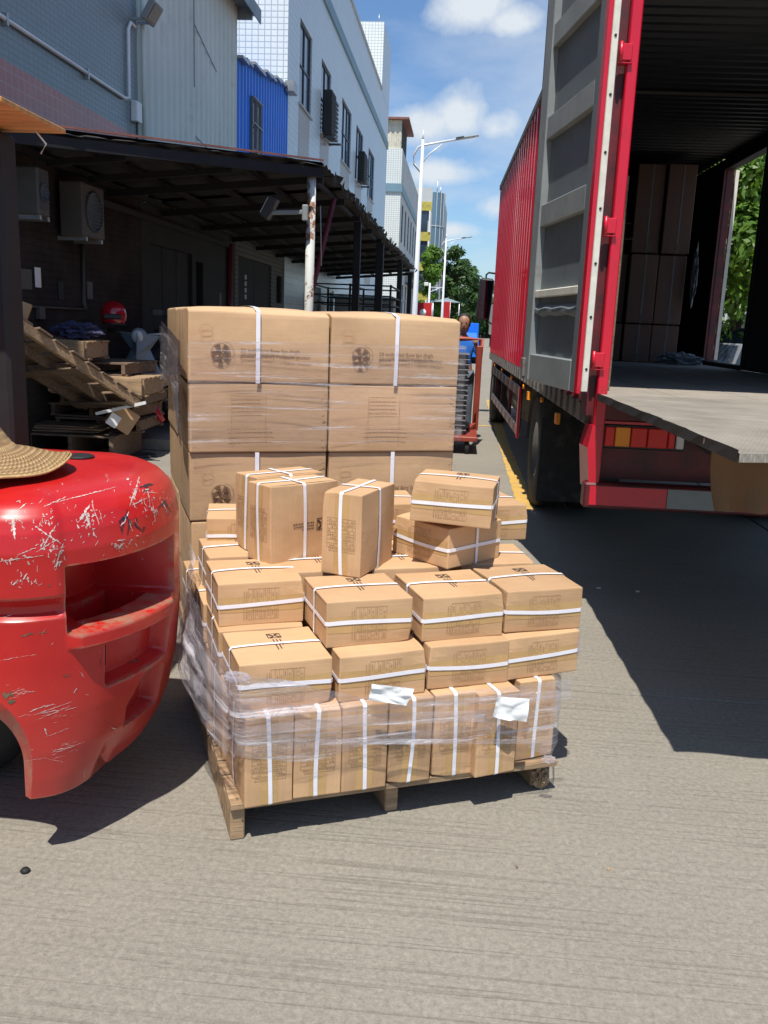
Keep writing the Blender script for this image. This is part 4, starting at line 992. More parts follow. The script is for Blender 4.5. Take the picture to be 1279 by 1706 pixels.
# sloping lower fender piece of the post
b = B(); b.add([(-.012, -.066, 1.05), (.036, -.066, 1.05), (.036, .12, 1.05), (-.02, .12, 1.05), (-.030, -.068, .93), (.026, -.068, .93), (.026, .12, .93), (-.045, .12, .93), (-.002, -.064, .70), (.036, -.064, .70), (.036, .12, .70), (-.02, .12, .70)],
                [(0, 1, 2, 3), (0, 4, 5, 1), (1, 5, 6, 2), (2, 6, 7, 3), (3, 7, 4, 0), (4, 8, 9, 5), (5, 9, 10, 6), (6, 10, 11, 7), (7, 11, 8, 4), (8, 11, 10, 9)]); b.obj('post_guard', 'red', T)
b = B(); b.box(.06, .10, .74, TW-.06, .14, 1.08); b.box(.03, -.05, 1.08, TW-.08, .14, 1.17, None, .006); b.obj('rear_recess_panel', 'darkred', T)
b = B(); b.box(-.03, -.08, .60, TW, .02, .74, None, .01); b.obj('bumper_bar', 'darkred', T)
for k in range(3):
    b = B(); b.box(.42+k*.8, -.084, .62, .80+k*.8, -.081, .725); b.obj('reflector_strip', 'doorlight', T)
    b = B(); b.box(-.02+k*.8 if k else 0, -.084, .62, .415+k*.8, -.081, .725); b.obj('red_reflector_strip', 'red', T)
tl = B(); tl.box(.05, -.02, .925, .50, .09, 1.06, None, .008); tlo = tl.obj('tail_light', 'dark', T)
xs_ = [(.065, .115, 'redlens'), (.12, .20, 'amberlens'), (.205, .29, 'redlens'), (.295, .40, 'redlens'), (.405, .44, 'redlens'), (.448, .49, 'whitelens')]
for x0, x1, mt_ in xs_:
    b = B(); b.box(x0, -.035, .94, x1, -.021, 1.045, None, .004); b.obj('lens', mt_, tlo)
b = B(); b.box(.05, -.03, 1.062, .5, -.012, 1.075); b.obj('light_trim', 'red', tlo)
b = B(); b.tube([(.55, .0, .98), (.62, -.05, .93), (.72, -.02, .95), (.8, 0, .93)], .008); b.obj('loose_cable', 'dark', T)
# chassis, wheels, guards
b = B(); b.box(.72, .3, .72, .86, 11.4, 1.04); b.box(1.56, .3, .72, 1.70, 11.4, 1.04)
for k in range(9): b.box(.86, .6+k*1.15, .8, 1.56, .7+k*1.15, .98)
b.obj('chassis', 'black', T)
def bigwheel(x, y, n='wheel'):
    w = B(); w.lathe([(.24, -.13), (.30, -.14), (.46, -.14), (.50, -.11), (.505, -.05), (.495, -.04), (.505, -.03), (.505, .03), (.495, .04), (.505, .05), (.50, .11), (.46, .14), (.3, .14), (.24, .13)], 36, (x, y, .505), 'x'); wo = w.obj(n, 'rubber', T)
    s_ = -1 if x < 1 else 1
    r_ = B(); r_.lathe([(0, s_*.05), (.10, s_*.06), (.11, s_*.0), (.2, s_*.0), (.23, s_*.13), (.25, s_*.125)], 24, (x, y, .505), 'x'); r_.obj('rim', 'steel', wo)
for x in (.17, .47, TW-.47, TW-.17): bigwheel(x, 2.95)
for x in (.2, TW-.2): bigwheel(x, 9.9)
b = B()
for yy in (2.95,):
    pts = [(.02, yy+.62*cos(a), .52+.6*sin(a)) for a in [pi*k/12 for k in range(13)]]
    for i in range(12):
        p, q2 = pts[i], pts[i+1]
        b.add([(0.02, p[1], p[2]), (.62, p[1], p[2]), (.62, q2[1], q2[2]), (.02, q2[1], q2[2])], [(0, 1, 2, 3)])
b.obj('mudguard', 'dark', T)
b = B(); b.box(.0, 2.28, .17, .66, 2.30, 1.05); b.obj('mud_flap', 'rubber', T)
for z in (.90, .50):
    g_ = B(); g_.box(-.005, 4.45, z-.055, .02, 8.8, z+.055, None, .006); go = g_.obj('guard_rail', 'steel', T)
    for k in range(7):
        s_ = B(); s_.box(-.009, 4.5+k*.62, z-.045, -.0055, 4.78+k*.62, z+.045); s_.obj('red_band', M.setdefault('fadedband', pm('faded_red_band', (.27, .15, .13), .6)), go)
b = B(); b.box(-.006, 4.33, .42, .022, 4.445, .95, None, .008); b.obj('guard_end_plate', 'red', T)
b = B()
for k in range(4): b.box(.022, 4.6+k*1.3, .44, .06, 4.66+k*1.3, 1.05)
b.obj('guard_bracket', 'darkred', T)
b = B(); b.tube([(.3, 5.2, .72), (.3, 6.8, .72)], .24, 16); b.obj('fuel_tank', 'grimy', T)
b = B()
for k in range(5): b.lathe([(0, 0), (.022, .0), (.022, .02), (0, .025)], 8, (-.035, 2.2+k*1.5, 1.0), 'x')
b.box(-.055, 1.05, .93, -.03, 1.15, 1.0); b.box(-.055, 3.0, .93, -.03, 3.08, 1.0)
b.obj('side_marker', 'amberlens', T)
# cab
cb_ = B(); cb_.add([(.0, 9.75, .7), (TW, 9.75, .7), (TW, 11.7, .7), (0, 11.7, .7), (.0, 9.75, 3.0), (TW, 9.75, 3.0), (TW, 11.6, 2.0), (0, 11.6, 2.0), (.06, 11.3, 2.95), (TW-.06, 11.3, 2.95)],
                  [(0, 1, 2, 3), (0, 4, 5, 1), (3, 2, 6, 7), (7, 6, 9, 8), (4, 8, 9, 5), (0, 3, 7, 8, 4), (1, 5, 9, 6, 2)]); cab = cb_.obj('cab', 'red', T); cab.location.x = .14
b = B(); b.add([(.1, 11.62, 2.03), (TW-.1, 11.62, 2.03), (TW-.14, 11.36, 2.85), (.14, 11.36, 2.85)], [(0, 1, 2, 3)]); b.obj('windscreen', 'glass', cab)
b = B(); b.add([(-.006, 10.3, 1.95), (-.006, 11.5, 1.95), (-.006, 11.3, 2.8), (-.006, 10.3, 2.8)], [(0, 1, 2, 3)]); b.obj('side_window', 'glass', cab)
b = B(); b.tube([(.0, 10.9, 2.44), (-.20, 10.9, 2.46), (-.24, 10.9, 2.42), (-.24, 10.9, 2.36)], .016, 8); b.tube([(-.24, 10.9, 1.68), (-.1, 10.9, 1.6), (0, 10.9, 1.6)], .016, 8); b.obj('mirror_arm', 'black', cab)
b = B(); m2 = Matrix.Translation((-.24, 10.9, 2.01)) @ Matrix.Rotation(radians(4), 4, 'Y'); b.box(-.125, -.04, -.36, .125, .06, .36, m2, .04); mr_ = b.obj('mirror_housing', 'dark', cab)
mg, tt, bb_, oo = nodes_of('mirror_glass'); bb_.inputs['Metallic'].default_value = 1; bb_.inputs['Roughness'].default_value = .05; bb_.inputs['Base Color'].default_value = (.25, .27, .32, 1)
b = B(); b.box(-.10, -.046, -.32, .10, -.041, .32, m2); b.obj('mirror_pane', mg, mr_)
# folded-back left rear door
DA = radians(10.2)-TY
D = bpy.data.objects.new('rear_door', None); COL.objects.link(D); D.parent = T; D.location = (-.066, -.07, 0); D.rotation_euler = (0, 0, DA)
DW, DZ0, DZ1 = 1.19, 1.22, ZT-.02
def dbox(name, mat, *boxes, ch=0.0):
    b = B()
    for bx in boxes: b.box(*bx, None, ch)
    return b.obj(name, mat, D)
# local: y along door width from hinge, -x = visible inner face
dbox('door_skin', 'doorgrey', (-.012, .03, DZ0+.02, .0, DW-.03, DZ1-.02))
dbox('outer_skin', 'red', (.002, .03, DZ0+.02, .012, DW-.03, DZ1-.02))
dbox('hinge_stile', 'doorgrey', (-.05, .05, DZ0, .01, .14, DZ1), ch=.006)
dbox('free_stile', 'doorlight', (-.055, DW-.16, DZ0, .01, DW, DZ1), ch=.006)
dbox('bottom_rail', 'doorlight', (-.05, .142, DZ0, .008, DW-.162, DZ0+.17), ch=.006)
dbox('edge_seal', 'black', (-.052, DW+.002, DZ0+.03, .012, DW+.02, DZ1-.03))
for z in (1.74, 2.17, 2.68, 3.20):
    h_ = .13 if z > 2 else .045
    dbox('rib', 'doorlight' if z > 2 else 'gasket', (-.048, .142, z, .006, DW-.162, z+h_), ch=.005)
# dented small shelf-like pocket near the bottom
b = B(); vs = []; n_ = 14
for i in range(n_+1):
    y = .15+(DW-.32)*i/n_; z = 1.655-.008*sin(i*1.1)-.010*abs(sin(i*.45))
    vs += [(-.013, y, 1.70), (-.048-.004*sin(i*1.3), y, z+.02), (-.045, y, z), (-.013, y, z-.02)]
b.add(vs, [(4*i+k, 4*i+k+1, 4*i+5+k, 4*i+4+k) for i in range(n_) for k in range(3)]); b.obj('dented_rib', 'doorgrey', D)
dbox('gasket', 'gasket', (-.030, -.016, DZ0+.01, .004, .0, DZ1-.01), ch=.003)
dbox('red_door_edge', 'red', (-.052, -.004, DZ0, -.031, .048, DZ1))
dbox('hinge_edge', 'darkred', (-.030, .001, DZ0, .012, .049, DZ1))
b = B()
for k in range(9): b.lathe([(0, -.004), (.007, -.004), (.007, 0), (0, 0)], 6, (-.013, -.016, 1.35+k*.27), 'y')
b.obj('gasket_screw', 'black', D)
b = B(); b.box(-.075, DW-.09, DZ0+.02, -.055, DW-.03, DZ0+.14, None, .004); b.obj('latch', 'grimy', D)
# right door, opened out of view
D2 = bpy.data.objects.new('rear_door', None); COL.objects.link(D2); D2.parent = T; D2.location = (TW+.06, -.06, 0); D2.rotation_euler = (0, 0, radians(-6))
b = B(); b.box(0, .02, DZ0, .04, DW, DZ1, None, .006); b.obj('door_skin', 'doorgrey', D2)

# cargo cartons in the truck
def world(x, y, z=0): return TM @ Vector((x, y, z))
cg = 'dark cartons stacked deep inside the red truck'
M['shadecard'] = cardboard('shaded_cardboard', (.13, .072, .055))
rows = [(1.205, .45), (1.66, .80), (2.47, 1.0)]
cols = [(.08, .40), (.50, .41), (.93, .40), (1.34, .33), (1.68, .33)]
rown = ['bottom', 'middle', 'top']; coln = ['far left', 'second from left', 'central', 'fourth from left', 'right-hand']
for r_i, (z, h) in enumerate(rows):
    for c_i, (x, w) in enumerate(cols):
        hh = h
        if r_i == 2:
            if c_i < 3: hh = .5
            if c_i == 0: continue
        y = 6.05+R.uniform(-.04, .05)+(.25 if c_i < 3 and r_i == 2 else 0)
        p = world(x, y, z)
        t = thing('cargo_carton', '%s carton of the %s row in the dark cargo stack inside the truck' % (coln[c_i], rown[r_i]), 'carton', p, TY+R.uniform(-.02, .02), cg)
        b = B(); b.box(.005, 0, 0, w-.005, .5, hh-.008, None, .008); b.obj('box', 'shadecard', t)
        b = B(); b.box(w*.55-.008, -.003, .001, w*.55+.008, -.0005, hh-.01); b.obj('strap', 'greyplastic', t)
        b = B(); b.box(w*.5, -.004, .02, w*.5+.05, -.001, .10); b.obj('label', 'acwhite', t)
b = B(); q = random.Random(3)
p0 = world(.1, 5.95, 0)
for k in range(16):
    z = 2.75+q.uniform(-.18, .12); x0 = q.uniform(.05, .3); x1 = x0+q.uniform(.5, 1.1)
    b.tube([world(x0, 5.93, z), world((x0+x1)/2, 5.9, z-q.uniform(0, .03)), world(x1, 5.95, z+q.uniform(-.03, .03))], .003, 4)
tag(b.obj('loose_film_strands', 'acwhite'), 'thin loose strands of clear film across the upper left cargo cartons', 'film')
def crumple(name, label, c, r, mat, seed, sq=.6, parent=None, cat='film'):
    q = random.Random(seed); bm = bmesh.new(); bmesh.ops.create_icosphere(bm, subdivisions=4, radius=1)
    for v in bm.verts:
        n = noise.noise(v.co*2.2+Vector((seed, 0, 0)))*.5+noise.noise(v.co*5+Vector((0, seed, 0)))*.35+noise.noise(v.co*11)*.15
        v.co = Vector((v.co.x*r[0], v.co.y*r[1], v.co.z*r[2]))*(1+n)
    me = bpy.data.meshes.new(name); bm.to_mesh(me); bm.free()
    o = link(name, me, mat, parent, c)
    if cat and not parent: tag(o, label, cat)
    return o
crumple('film_heap', 'crumpled heap of clear film on the truck floor by the side door', world(1.95, 5.75, 1.26), (.24, .12, .07), 'greyplastic', 3)
crumple('film_bundle', 'bluish tuft of twisted film hanging at the left truck wall', world(.22, 4.2, 1.83), (.06, .10, .22), 'paleblue', 6)
crumple('film_flap', 'torn flap of clear film hanging off the right cargo cartons', world(2.08, 5.95, 2.2), (.03, .06, .30), 'greyplastic', 8)
crumple('dark_heap', 'low dark heap of packing scraps in front of the cargo', world(.7, 5.6, 1.25), (.35, .18, .05), 'inner', 9, cat='packing')
t = thing('plywood_sheet', 'thin plywood sheets leaning at the left inner wall of the truck', 'plywood sheet', world(.16, .55, 1.205), TY)
b = B(); b.box(0, 0, 0, .018, 1.2, 1.22); b.obj('sheet', 'greywood', t)
b = B(); b.box(-.06, .1, 0, -.042, 1.1, .95); b.obj('sheet', 'wood', t)
tag(B().tube([world(.075, .2, 2.1), world(.08, .25, 1.6), world(.085, .22, 1.22)], .006).obj('hanging_rope', 'wood'), 'thin tan rope hanging by the left post inside the truck', 'rope')
tag(B().box(-.0, 0, 0, 1.6, .02, .02, TM @ Matrix.Translation((.35, 3.4, 3.56))).obj('roof_tie', 'acwhite'), 'thin pale bar running crosswise below the truck roof', 'bar')

def sst2(x): x = max(0, min(1, x)); return x*x
# loading plate sticking out behind the truck
t = thing('loading_plate', 'worn grey loading plate reaching out from the truck floor', 'ramp', (.745, 2.62, 1.197))
b = B(); nx, ny = 34, 34; PW, PL = 2.5, 2.17
vs = []; 
for lay in (0, 1):
    for j in range(ny+1):
        for i in range(nx+1):
            x = PW*i/nx; y = PL*j/ny
            e = 0
            x += (1-i/nx)*(.085*(1-y/PL)+.004*sin(j*.9)+.003*sin(j*2.3))
            if j == 0: y += .008*sin(i*1.1)
            sag = -.010*max(0, 1-y/.7)*max(0, 1-x/.6)+.004*sin(x*3+y*2)
            vs.append((x, y, (.026 if lay else 0)+sag))
n1_ = (nx+1)*(ny+1); fs = []
for j in range(ny):
    for i in range(nx):
        a = j*(nx+1)+i; fs.append((a+n1_, a+1+n1_, a+nx+2+n1_, a+nx+1+n1_)); fs.append((a, a+nx+1, a+nx+2, a+1))
for i in range(nx):
    fs.append((i, i+1, i+1+n1_, i+n1_)); a = ny*(nx+1)+i; fs.append((a, a+n1_, a+1+n1_, a+1))
for j in range(ny):
    a = j*(nx+1); fs.append((a, a+n1_, a+nx+1+n1_, a+nx+1)); a = j*(nx+1)+nx; fs.append((a, a+nx+1, a+nx+1+n1_, a+n1_))
# checker tread material
mt, tt, bb, oo = nodes_of('worn_tread_plate')
v = coords(tt, (1, 1, 1), False); n_ = noise_out(tt, v, 3, 8, .65)
col = ramp(tt, n_, .3, .72, (.21, .19, .16, 1), (.37, .34, .29, 1))
wv = node(tt, 'ShaderNodeTexWave'); wv.inputs['Scale'].default_value = 17; wv.inputs['Distortion'].default_value = 1.2; wv.inputs['Detail Scale'].default_value = 3; wv.bands_direction = 'DIAGONAL'; tt.links.new(v, wv.inputs['Vector'])
wv2 = node(tt, 'ShaderNodeTexWave'); wv2.inputs['Scale'].default_value = 30; wv2.bands_direction = 'X'; tt.links.new(v, wv2.inputs['Vector'])
hh = node(tt, 'ShaderNodeMath', operation='MULTIPLY'); tt.links.new(wv.outputs['Fac'], hh.inputs[0]); tt.links.new(wv2.outputs['Fac'], hh.inputs[1])
col = mixcol(tt, .5, col, ramp(tt, hh.outputs[0], .2, .7, (.38, .37, .35, 1), (.6, .59, .58, 1)), 'OVERLAY')
mp_ = node(tt, 'ShaderNodeMapping'); mp_.inputs['Scale'].default_value = (2, 14, 2); mp_.inputs['Rotation'].default_value = (0, 0, .3); tt.links.new(v, mp_.inputs[0])
col = mixcol(tt, ramp(tt, noise_out(tt, mp_.outputs[0], 1, 7, .6), .55, .75), col, (.20, .175, .145))
tt.links.new(col, bb.inputs['Base Color']); bb.inputs['Roughness'].default_value = .6; bump(tt, bb, hh.outputs[0], .5, .004)
b.add(vs, fs); b.obj('plate', mt, t)
b = B(); b.box(.42, .5, -.05, .50, PL-.3, -.012); b.box(PW-.15, .5, -.05, PW-.05, PL-.3, -.012)
for k in range(3): b.box(.502, .6+k*.5, -.045, PW-.152, .66+k*.5, -.012)
b.obj('under_frame', 'black', t)
b = B(); vs = []
for j in range(25):
    y = PL*j/24; ox = .085*(1-y/PL); vs += [(ox-.004+.003*sin(j*1.3), y, .029), (ox-.009+.004*sin(j*2.1), y, -.006), (ox+.008, y, -.014)]
b.add(vs, [(3*j+k, 3*j+k+1, 3*j+4+k, 3*j+3+k) for j in range(24) for k in range(2)]); b.obj('worn_edge_lip', 'black', t)
# cardboard flap hanging from it
t = thing('cardboard_flap', 'brown cardboard piece hanging down from the loading plate edge', 'cardboard', (.845, 2.95, 1.175))
b = B(); vs = []; nx, nz = 10, 8
for k in range(nz+1):
    for i in range(nx+1):
        f = k/nz; wdt = .205-.035*f*f; x0 = .0+.03*f*f
        x = x0+wdt*i/nx; z = -.0-.195*f-.004*sin(i*.8)*f; y = .02*sin(i*.7)*f-.015*f*f
        vs.append((x, y, z))
fs = [(k*(nx+1)+i, k*(nx+1)+i+1, (k+1)*(nx+1)+i+1, (k+1)*(nx+1)+i) for k in range(nz) for i in range(nx)]
b.add(vs, fs); o = b.obj('sheet', pm('brown_flap_board', (.16, .08, .03), .7), t); md = o.modifiers.new('solid', 'SOLIDIFY'); md.thickness = .005

# ================================================================== CART AND WORKER
t = thing('hand_cart', 'red steel platform cart stacked with dark grey crates behind the big cartons', 'cart', (-.10, 11.6, 0))
b = B(); b.tube([(.33, .0, .25), (.36, .05, 1.38), (.05, .05, 1.38), (-.45, .05, 1.36)], .035, 8); b.beam((.36, .05, .3), (.24, -.2, .22), .05, .05); b.box(.30, -.02, .2, .38, .06, 1.3, None, .01); b.obj('handle_frame', 'orangered', t)
b = B(); b.box(-.6, -.9, .16, .36, .0, .22, None, .01); b.obj('platform', 'orangered', t)
for x in (-.5, .24):
    for y in (-.8, -.1):
        w = B(); w.lathe([(.03, -.025), (.075, -.025), (.08, -.015), (.08, .015), (.075, .025), (.03, .025)], 16, (x, y, .08), 'x'); w.obj('wheel', 'rubber', t)
for k in range(16):
    z = .225+k*.062
    tg = thing('nested_crate', 'dark grey crate, number counted from the cart platform hidden, in one tight stack', 'crate', (-.31+R.uniform(-.008, .008), 11.15, z), R.uniform(-.02, .02), 'dark crates nested on the red cart')
    tg['label'] = {0: 'lowest dark grey crate nested in the tall stack on the red cart', 15: 'topmost dark grey crate nested in the tall stack on the red cart'}.get(k, 'dark grey ribbed crate nested in the middle of the tall stack on the red cart')
    b = B(); b.box(-.36, -.26, 0, .40, .26, .04, None, .006); b.box(-.38, -.28, .04, .42, .28, .056, None, .004); b.obj('tray', 'greyplastic', tg)

def person(name, label, joints, edges, radii, loc, rz, mat):
    me = bpy.data.meshes.new('body'); me.from_pydata(joints, edges, []); o = bpy.data.objects.new('body', me); COL.objects.link(o)
    md = o.modifiers.new('skin', 'SKIN'); me.skin_vertices[0].data[0].use_root = True
    for i, r in enumerate(radii): me.skin_vertices[0].data[i].radius = r if isinstance(r, tuple) else (r, r)
    s_ = o.modifiers.new('sub', 'SUBSURF'); s_.levels = 2; s_.render_levels = 2
    bpy.context.view_layer.update(); m2 = bpy.data.meshes.new_from_object(o.evaluated_get(bpy.context.evaluated_depsgraph_get()))
    bpy.data.objects.remove(o); m2.polygons.foreach_set('use_smooth', [True]*len(m2.polygons)); return m2
t = thing('person', 'worker in a blue T-shirt and grey trousers gripping the red cart handle', 'person', (.02, 12.25, 0), 0)
J = [(0, 0, .92), (0, 0, 1.1), (0, -.02, 1.3), (0, -.03, 1.40), (0, -.04, 1.47),
     (.10, 0, .88), (.11, -.03, .48), (.12, 0, .09), (.12, -.12, .04), (-.10, 0, .88), (-.11, -.06, .48), (-.12, .02, .09), (-.12, -.1, .04),
     (.17, -.02, 1.34), (.24, -.08, 1.10), (.18, -.38, 1.28), (.16, -.47, 1.33), (-.17, -.02, 1.34), (-.26, -.10, 1.10), (-.14, -.40, 1.28), (-.1, -.48, 1.33)]
Eg = [(0, 1), (1, 2), (2, 3), (3, 4), (0, 5), (5, 6), (6, 7), (7, 8), (0, 9), (9, 10), (10, 11), (11, 12), (2, 13), (13, 14), (14, 15), (15, 16), (2, 17), (17, 18), (18, 19), (19, 20)]
Rr_ = [(.13, .10), (.125, .09), (.145, .095), .05, .05, .085, .055, .038, .032, .085, .055, .038, .032, .055, .042, .026, .030, .055, .042, .026, .030]
me = person('person', '', J, Eg, Rr_, None, 0, None); body = link('body', me, 'skin', t)
Js = [(0, 0, .88), (0, 0, 1.1), (0, -.02, 1.3), (0, -.03, 1.38), (.17, -.02, 1.335), (.225, -.06, 1.17), (-.17, -.02, 1.335), (-.235, -.07, 1.17)]
Es = [(0, 1), (1, 2), (2, 3), (2, 4), (4, 5), (2, 6), (6, 7)]
me = person('', '', Js, Es, [(.15, .12), (.14, .105), (.16, .11), .062, .07, .062, .07, .062], None, 0, None); link('shirt', me, 'shirt', t)
Jt = [(0, 0, .93), (.10, 0, .86), (.11, -.03, .48), (.12, 0, .12), (-.10, 0, .86), (-.11, -.06, .48), (-.12, .02, .12)]
me = person('', '', Jt, [(0, 1), (1, 2), (2, 3), (0, 4), (4, 5), (5, 6)], [(.14, .115), .10, .07, .06, .10, .07, .06], None, 0, None); link('trousers', me, 'trousers', t)
b = B(); b.lathe([(0, -.13), (.045, -.12), (.07, -.07), (.082, .0), (.085, .05), (.07, .1), (.035, .125), (0, .13)], 20, (0, -.05, 1.57)); hd = b.obj('head', 'skin', t)
b = B(); b.lathe([(.088, -.03), (.095, .04), (.08, .11), (.04, .14), (0, .145)], 20, (0, -.035, 1.57)); b.obj('hair', 'hair', hd)
b = B(); b.add([(-.012, -.13, 1.56), (.012, -.13, 1.56), (0, -.155, 1.54), (0, -.132, 1.585)], [(0, 1, 2), (1, 3, 2), (3, 0, 2)]); b.obj('nose', 'skin', hd)
b = B()
for sx in (-1, 1): b.lathe([(0, -.003), (.010, -.002), (.010, .002), (0, .003)], 8, (sx*.03, -.128, 1.585), 'y')
b.obj('eye', 'hair', hd)
b = B(); b.box(-.024, -.126, 1.512, .024, -.120, 1.519); b.obj('mouth', 'darkred', hd)
for sx in (-1, 1):
    for k in range(5):
        bx = (.16 if sx > 0 else -.1)+(-.03+.015*k); L_ = [.03, .04, .044, .04, .03][k]
        b = B(); b.tube([(bx, -.47, 1.345), (bx, -.47-L_*.6, 1.365), (bx, -.47-L_, 1.345), (bx, -.47-L_*.9, 1.325)], [.009, .008, .007, .006], 6); b.obj('finger', 'skin', t)

# ================================================================== FORKLIFT
F = thing('forklift', 'scratched red forklift seen from its heavy rounded rear counterweight', 'forklift', (-1.5, 2.55, 0))
RX, NY, FY, LX = -.875, 2.10, 3.06, -2.4
CX, CY, CRX, CRY = -1.205, 2.58, .33, .48
def sst(x): x = max(0, min(1, x)); return x*x*(3-2*x)
def inset(z):
    pts = [(.20, .100), (.26, .065), (.34, .035), (.45, .014), (.62, .0), (.80, 0), (.92, 0), (.97, .010), (1.01, .028), (1.04, .058), (1.06, .098), (1.072, .15)]
    for i in range(len(pts)-1):
        if z <= pts[i+1][0]:
            f = (z-pts[i][0])/(pts[i+1][0]-pts[i][0]); return pts[i][1]+(pts[i+1][1]-pts[i][1])*f
    return pts[-1][1]
def insy(z): return inset(z)*(1.0 if z > .9 else .28)
# outline parameter list : (x, y, nx, ny, phi) at zero inset
def outline():
    L = []
    for i in range(26): x = LX+(CX-LX)*i/26; L.append((x, NY, 0, -1, -90-(CX-x)*100))
    def arc(a0, a1, n):
        for i in range(n):
            a = a0+(a1-a0)*i/n; nn_ = Vector((cos(a)/CRX, sin(a)/CRY)).normalized(); L.append((CX+CRX*cos(a), CY+CRY*sin(a), nn_.x, nn_.y, math.degrees(a)))
    arc(-pi/2, pi/6, 240); arc(pi/6, pi/2, 20)
    for i in range(10): x = CX+(LX-CX)*i/10; L.append((x, FY, 0, 1, 200))
    for i in range(6): y = FY+(NY-FY)*i/6; L.append((LX, y, -1, 0, 300))
    return L
OL = outline()
def sbox(p, a0, a1, wa): return sst((p-a0)/wa+.5)*sst((a1-p)/wa+.5)
def shear(phi, z):
    # recess edges fall away towards the rear end of the machine
    g_ = sst((z-.36)/.14)*sst((1.0-z)/.09)
    return g_*(-.008)*max(0, min(55, phi+57))/55
def carve(phi, z):
    d = .25*sbox(phi, -55.5, 6, 3.2)*sst((.868-z)/.016+.5)*sst((z-.690)/.014+.5)
    led = sst((phi+58)/6)*sst((4-phi)/8)
    d += -.024*led*sst((z-.638)/.010+.5)*sst((.690-z)/.010+.5)
    w = sbox(phi, -40, -1, 2.6)*sst((.632-z)/.012+.5)*sst((z-.505)/.020+.5); d = max(d, .055*w) if w > .02 else d
    w = sbox(phi, -40, -34, 1.6)*sst((.60-z)/.014+.5)*sst((z-.535)/.014+.5); d = max(d, .11*w) if w > .02 else d
    l = -27+max(0, (z-.40))*110
    w = sbox(phi, l, -4, 3)*sst((.475-z)/.02+.5)*sst((z-.335)/.02+.5); d = max(d, .060*w) if w > .02 else d
    return d
def groove(phi, z, x):
    g_ = 1-sst((phi+61)/6)
    s1 = -.010*g_*sst((z-.775)/.012+.5)
    s2 = .020*g_*sst((.79-z)/.02+.5)*sst((z-.742)/.02+.5)
    return s1+s2
zs = []
z = .20
while z < 1.0: zs.append(z); z += .0055
zs += [1.0, 1.01, 1.02, 1.03, 1.04, 1.048, 1.055, 1.061, 1.067, 1.072]
vs = []; n = len(OL)
for z in zs:
    ins = inset(z); iy = insy(z)
    for (x, y, nx, ny, phi) in OL:
        c = carve(phi, z) if -75 < phi < 30 else 0; shz = shear(phi, z) if -75 < phi < 90 else 0
        gg = groove(phi, z, x) if phi < -55 else 0
        w_ = sst((phi+66)/46) if -90 <= phi < 180 else abs(nx); ii = ins*w_+iy*(1-w_) if nx > -.5 else 0
        px, py = x-nx*(ii+c+gg), y-ny*(ii+c+gg)
        # floor upsweep at the rear
        zz = z+shz
        if z < .32:
            # lower edge rises slightly toward the rear corner, with a notch
            up_ = .0
            nt_ = .045*exp(-((phi+37)/4.0)**2)
            zz = z+(up_+nt_)*(.32-z)/.12
        vs.append((px, py, zz))
fs = []
for j in range(len(zs)-1):
    for i in range(n):
        a = j*n+i; b_ = j*n+(i+1) % n; fs.append((a, b_, b_+n, a+n))
# domed top
top0 = (len(zs)-1)*n; cxm, cym = -1.55, 2.58
for k, f in enumerate((.85, .6, .3)):
    for i in range(n):
        v = vs[top0+i]; vs.append((cxm+(v[0]-cxm)*f, cym+(v[1]-cym)*f, 1.072+.008*(1-f)+.003))
    b0 = len(vs)-2*n
    for i in range(n): a = b0+i; b_ = b0+(i+1) % n; fs.append((a, b_, b_+n, a+n))
fs.append(tuple(len(vs)-n+i for i in range(n)))
fs.append(tuple(range(n-1, -1, -1)))
me = bpy.data.meshes.new('counterweight'); me.from_pydata(vs, [], fs); me.update()
bm = bmesh.new(); bm.from_mesh(me); bmesh.ops.recalc_face_normals(bm, faces=bm.faces); bm.to_mesh(me); bm.free()
CW = link('counterweight', me, 'fork')
def archring(off, y):
    xr, xl, zc, r = -1.07-off, -1.62, .30, .25-off
    P = [(xr, y, -.1)]
    for k in range(17):
        a = pi/2*k/16; P.append((xr-r+r*cos(a), y, zc+r*sin(a)))
    P += [(xl-.4, y, zc+r), (xl-.4, y, -.1)]
    return P
cb_ = B(); rings = [archring(0, 1.9), archring(0, 2.10), archring(.085, 2.155), archring(.09, 2.65)]; nr_ = len(rings[0])
cb_.add([p for r_ in rings for p in r_], [(i*nr_+k, i*nr_+(k+1) % nr_, (i+1)*nr_+(k+1) % nr_, (i+1)*nr_+k) for i in range(3) for k in range(nr_)]+[tuple(range(nr_-1, -1, -1)), tuple(3*nr_+k for k in range(nr_))])
cut = cb_.obj('cutter', 'fork')
md = CW.modifiers.new('arch', 'BOOLEAN'); md.object = cut; md.operation = 'DIFFERENCE'; md.solver = 'EXACT'
bpy.context.view_layer.update()
wl = B(); A_ = [radians(-50+52*k/24) for k in range(25)]; ring_ = []
for o_, zz_ in ((.075, .57), (.21, .57), (.21, .80), (.085, .80)): ring_.append([(CX+(CRX-o_)*cos(a), CY+(CRY-o_)*sin(a), zz_) for a in A_])
wl.add([p for r_ in ring_ for p in r_], [(i*25+k, i*25+k+1, ((i+1) % 4)*25+k+1, ((i+1) % 4)*25+k) for i in range(4) for k in range(24)]+[(0, 25, 50, 75), (24, 99, 74, 49)])
cut2 = wl.obj('cutter', 'fork'); md = CW.modifiers.new('well', 'BOOLEAN'); md.object = cut2; md.operation = 'DIFFERENCE'; md.solver = 'EXACT'
bpy.context.view_layer.update()
me2 = bpy.data.meshes.new_from_object(CW.evaluated_get(bpy.context.evaluated_depsgraph_get())); CW.modifiers.clear(); CW.data = me2
bpy.data.objects.remove(cut); bpy.data.objects.remove(cut2)
me2.materials.clear(); me2.materials.append(M['fork'])
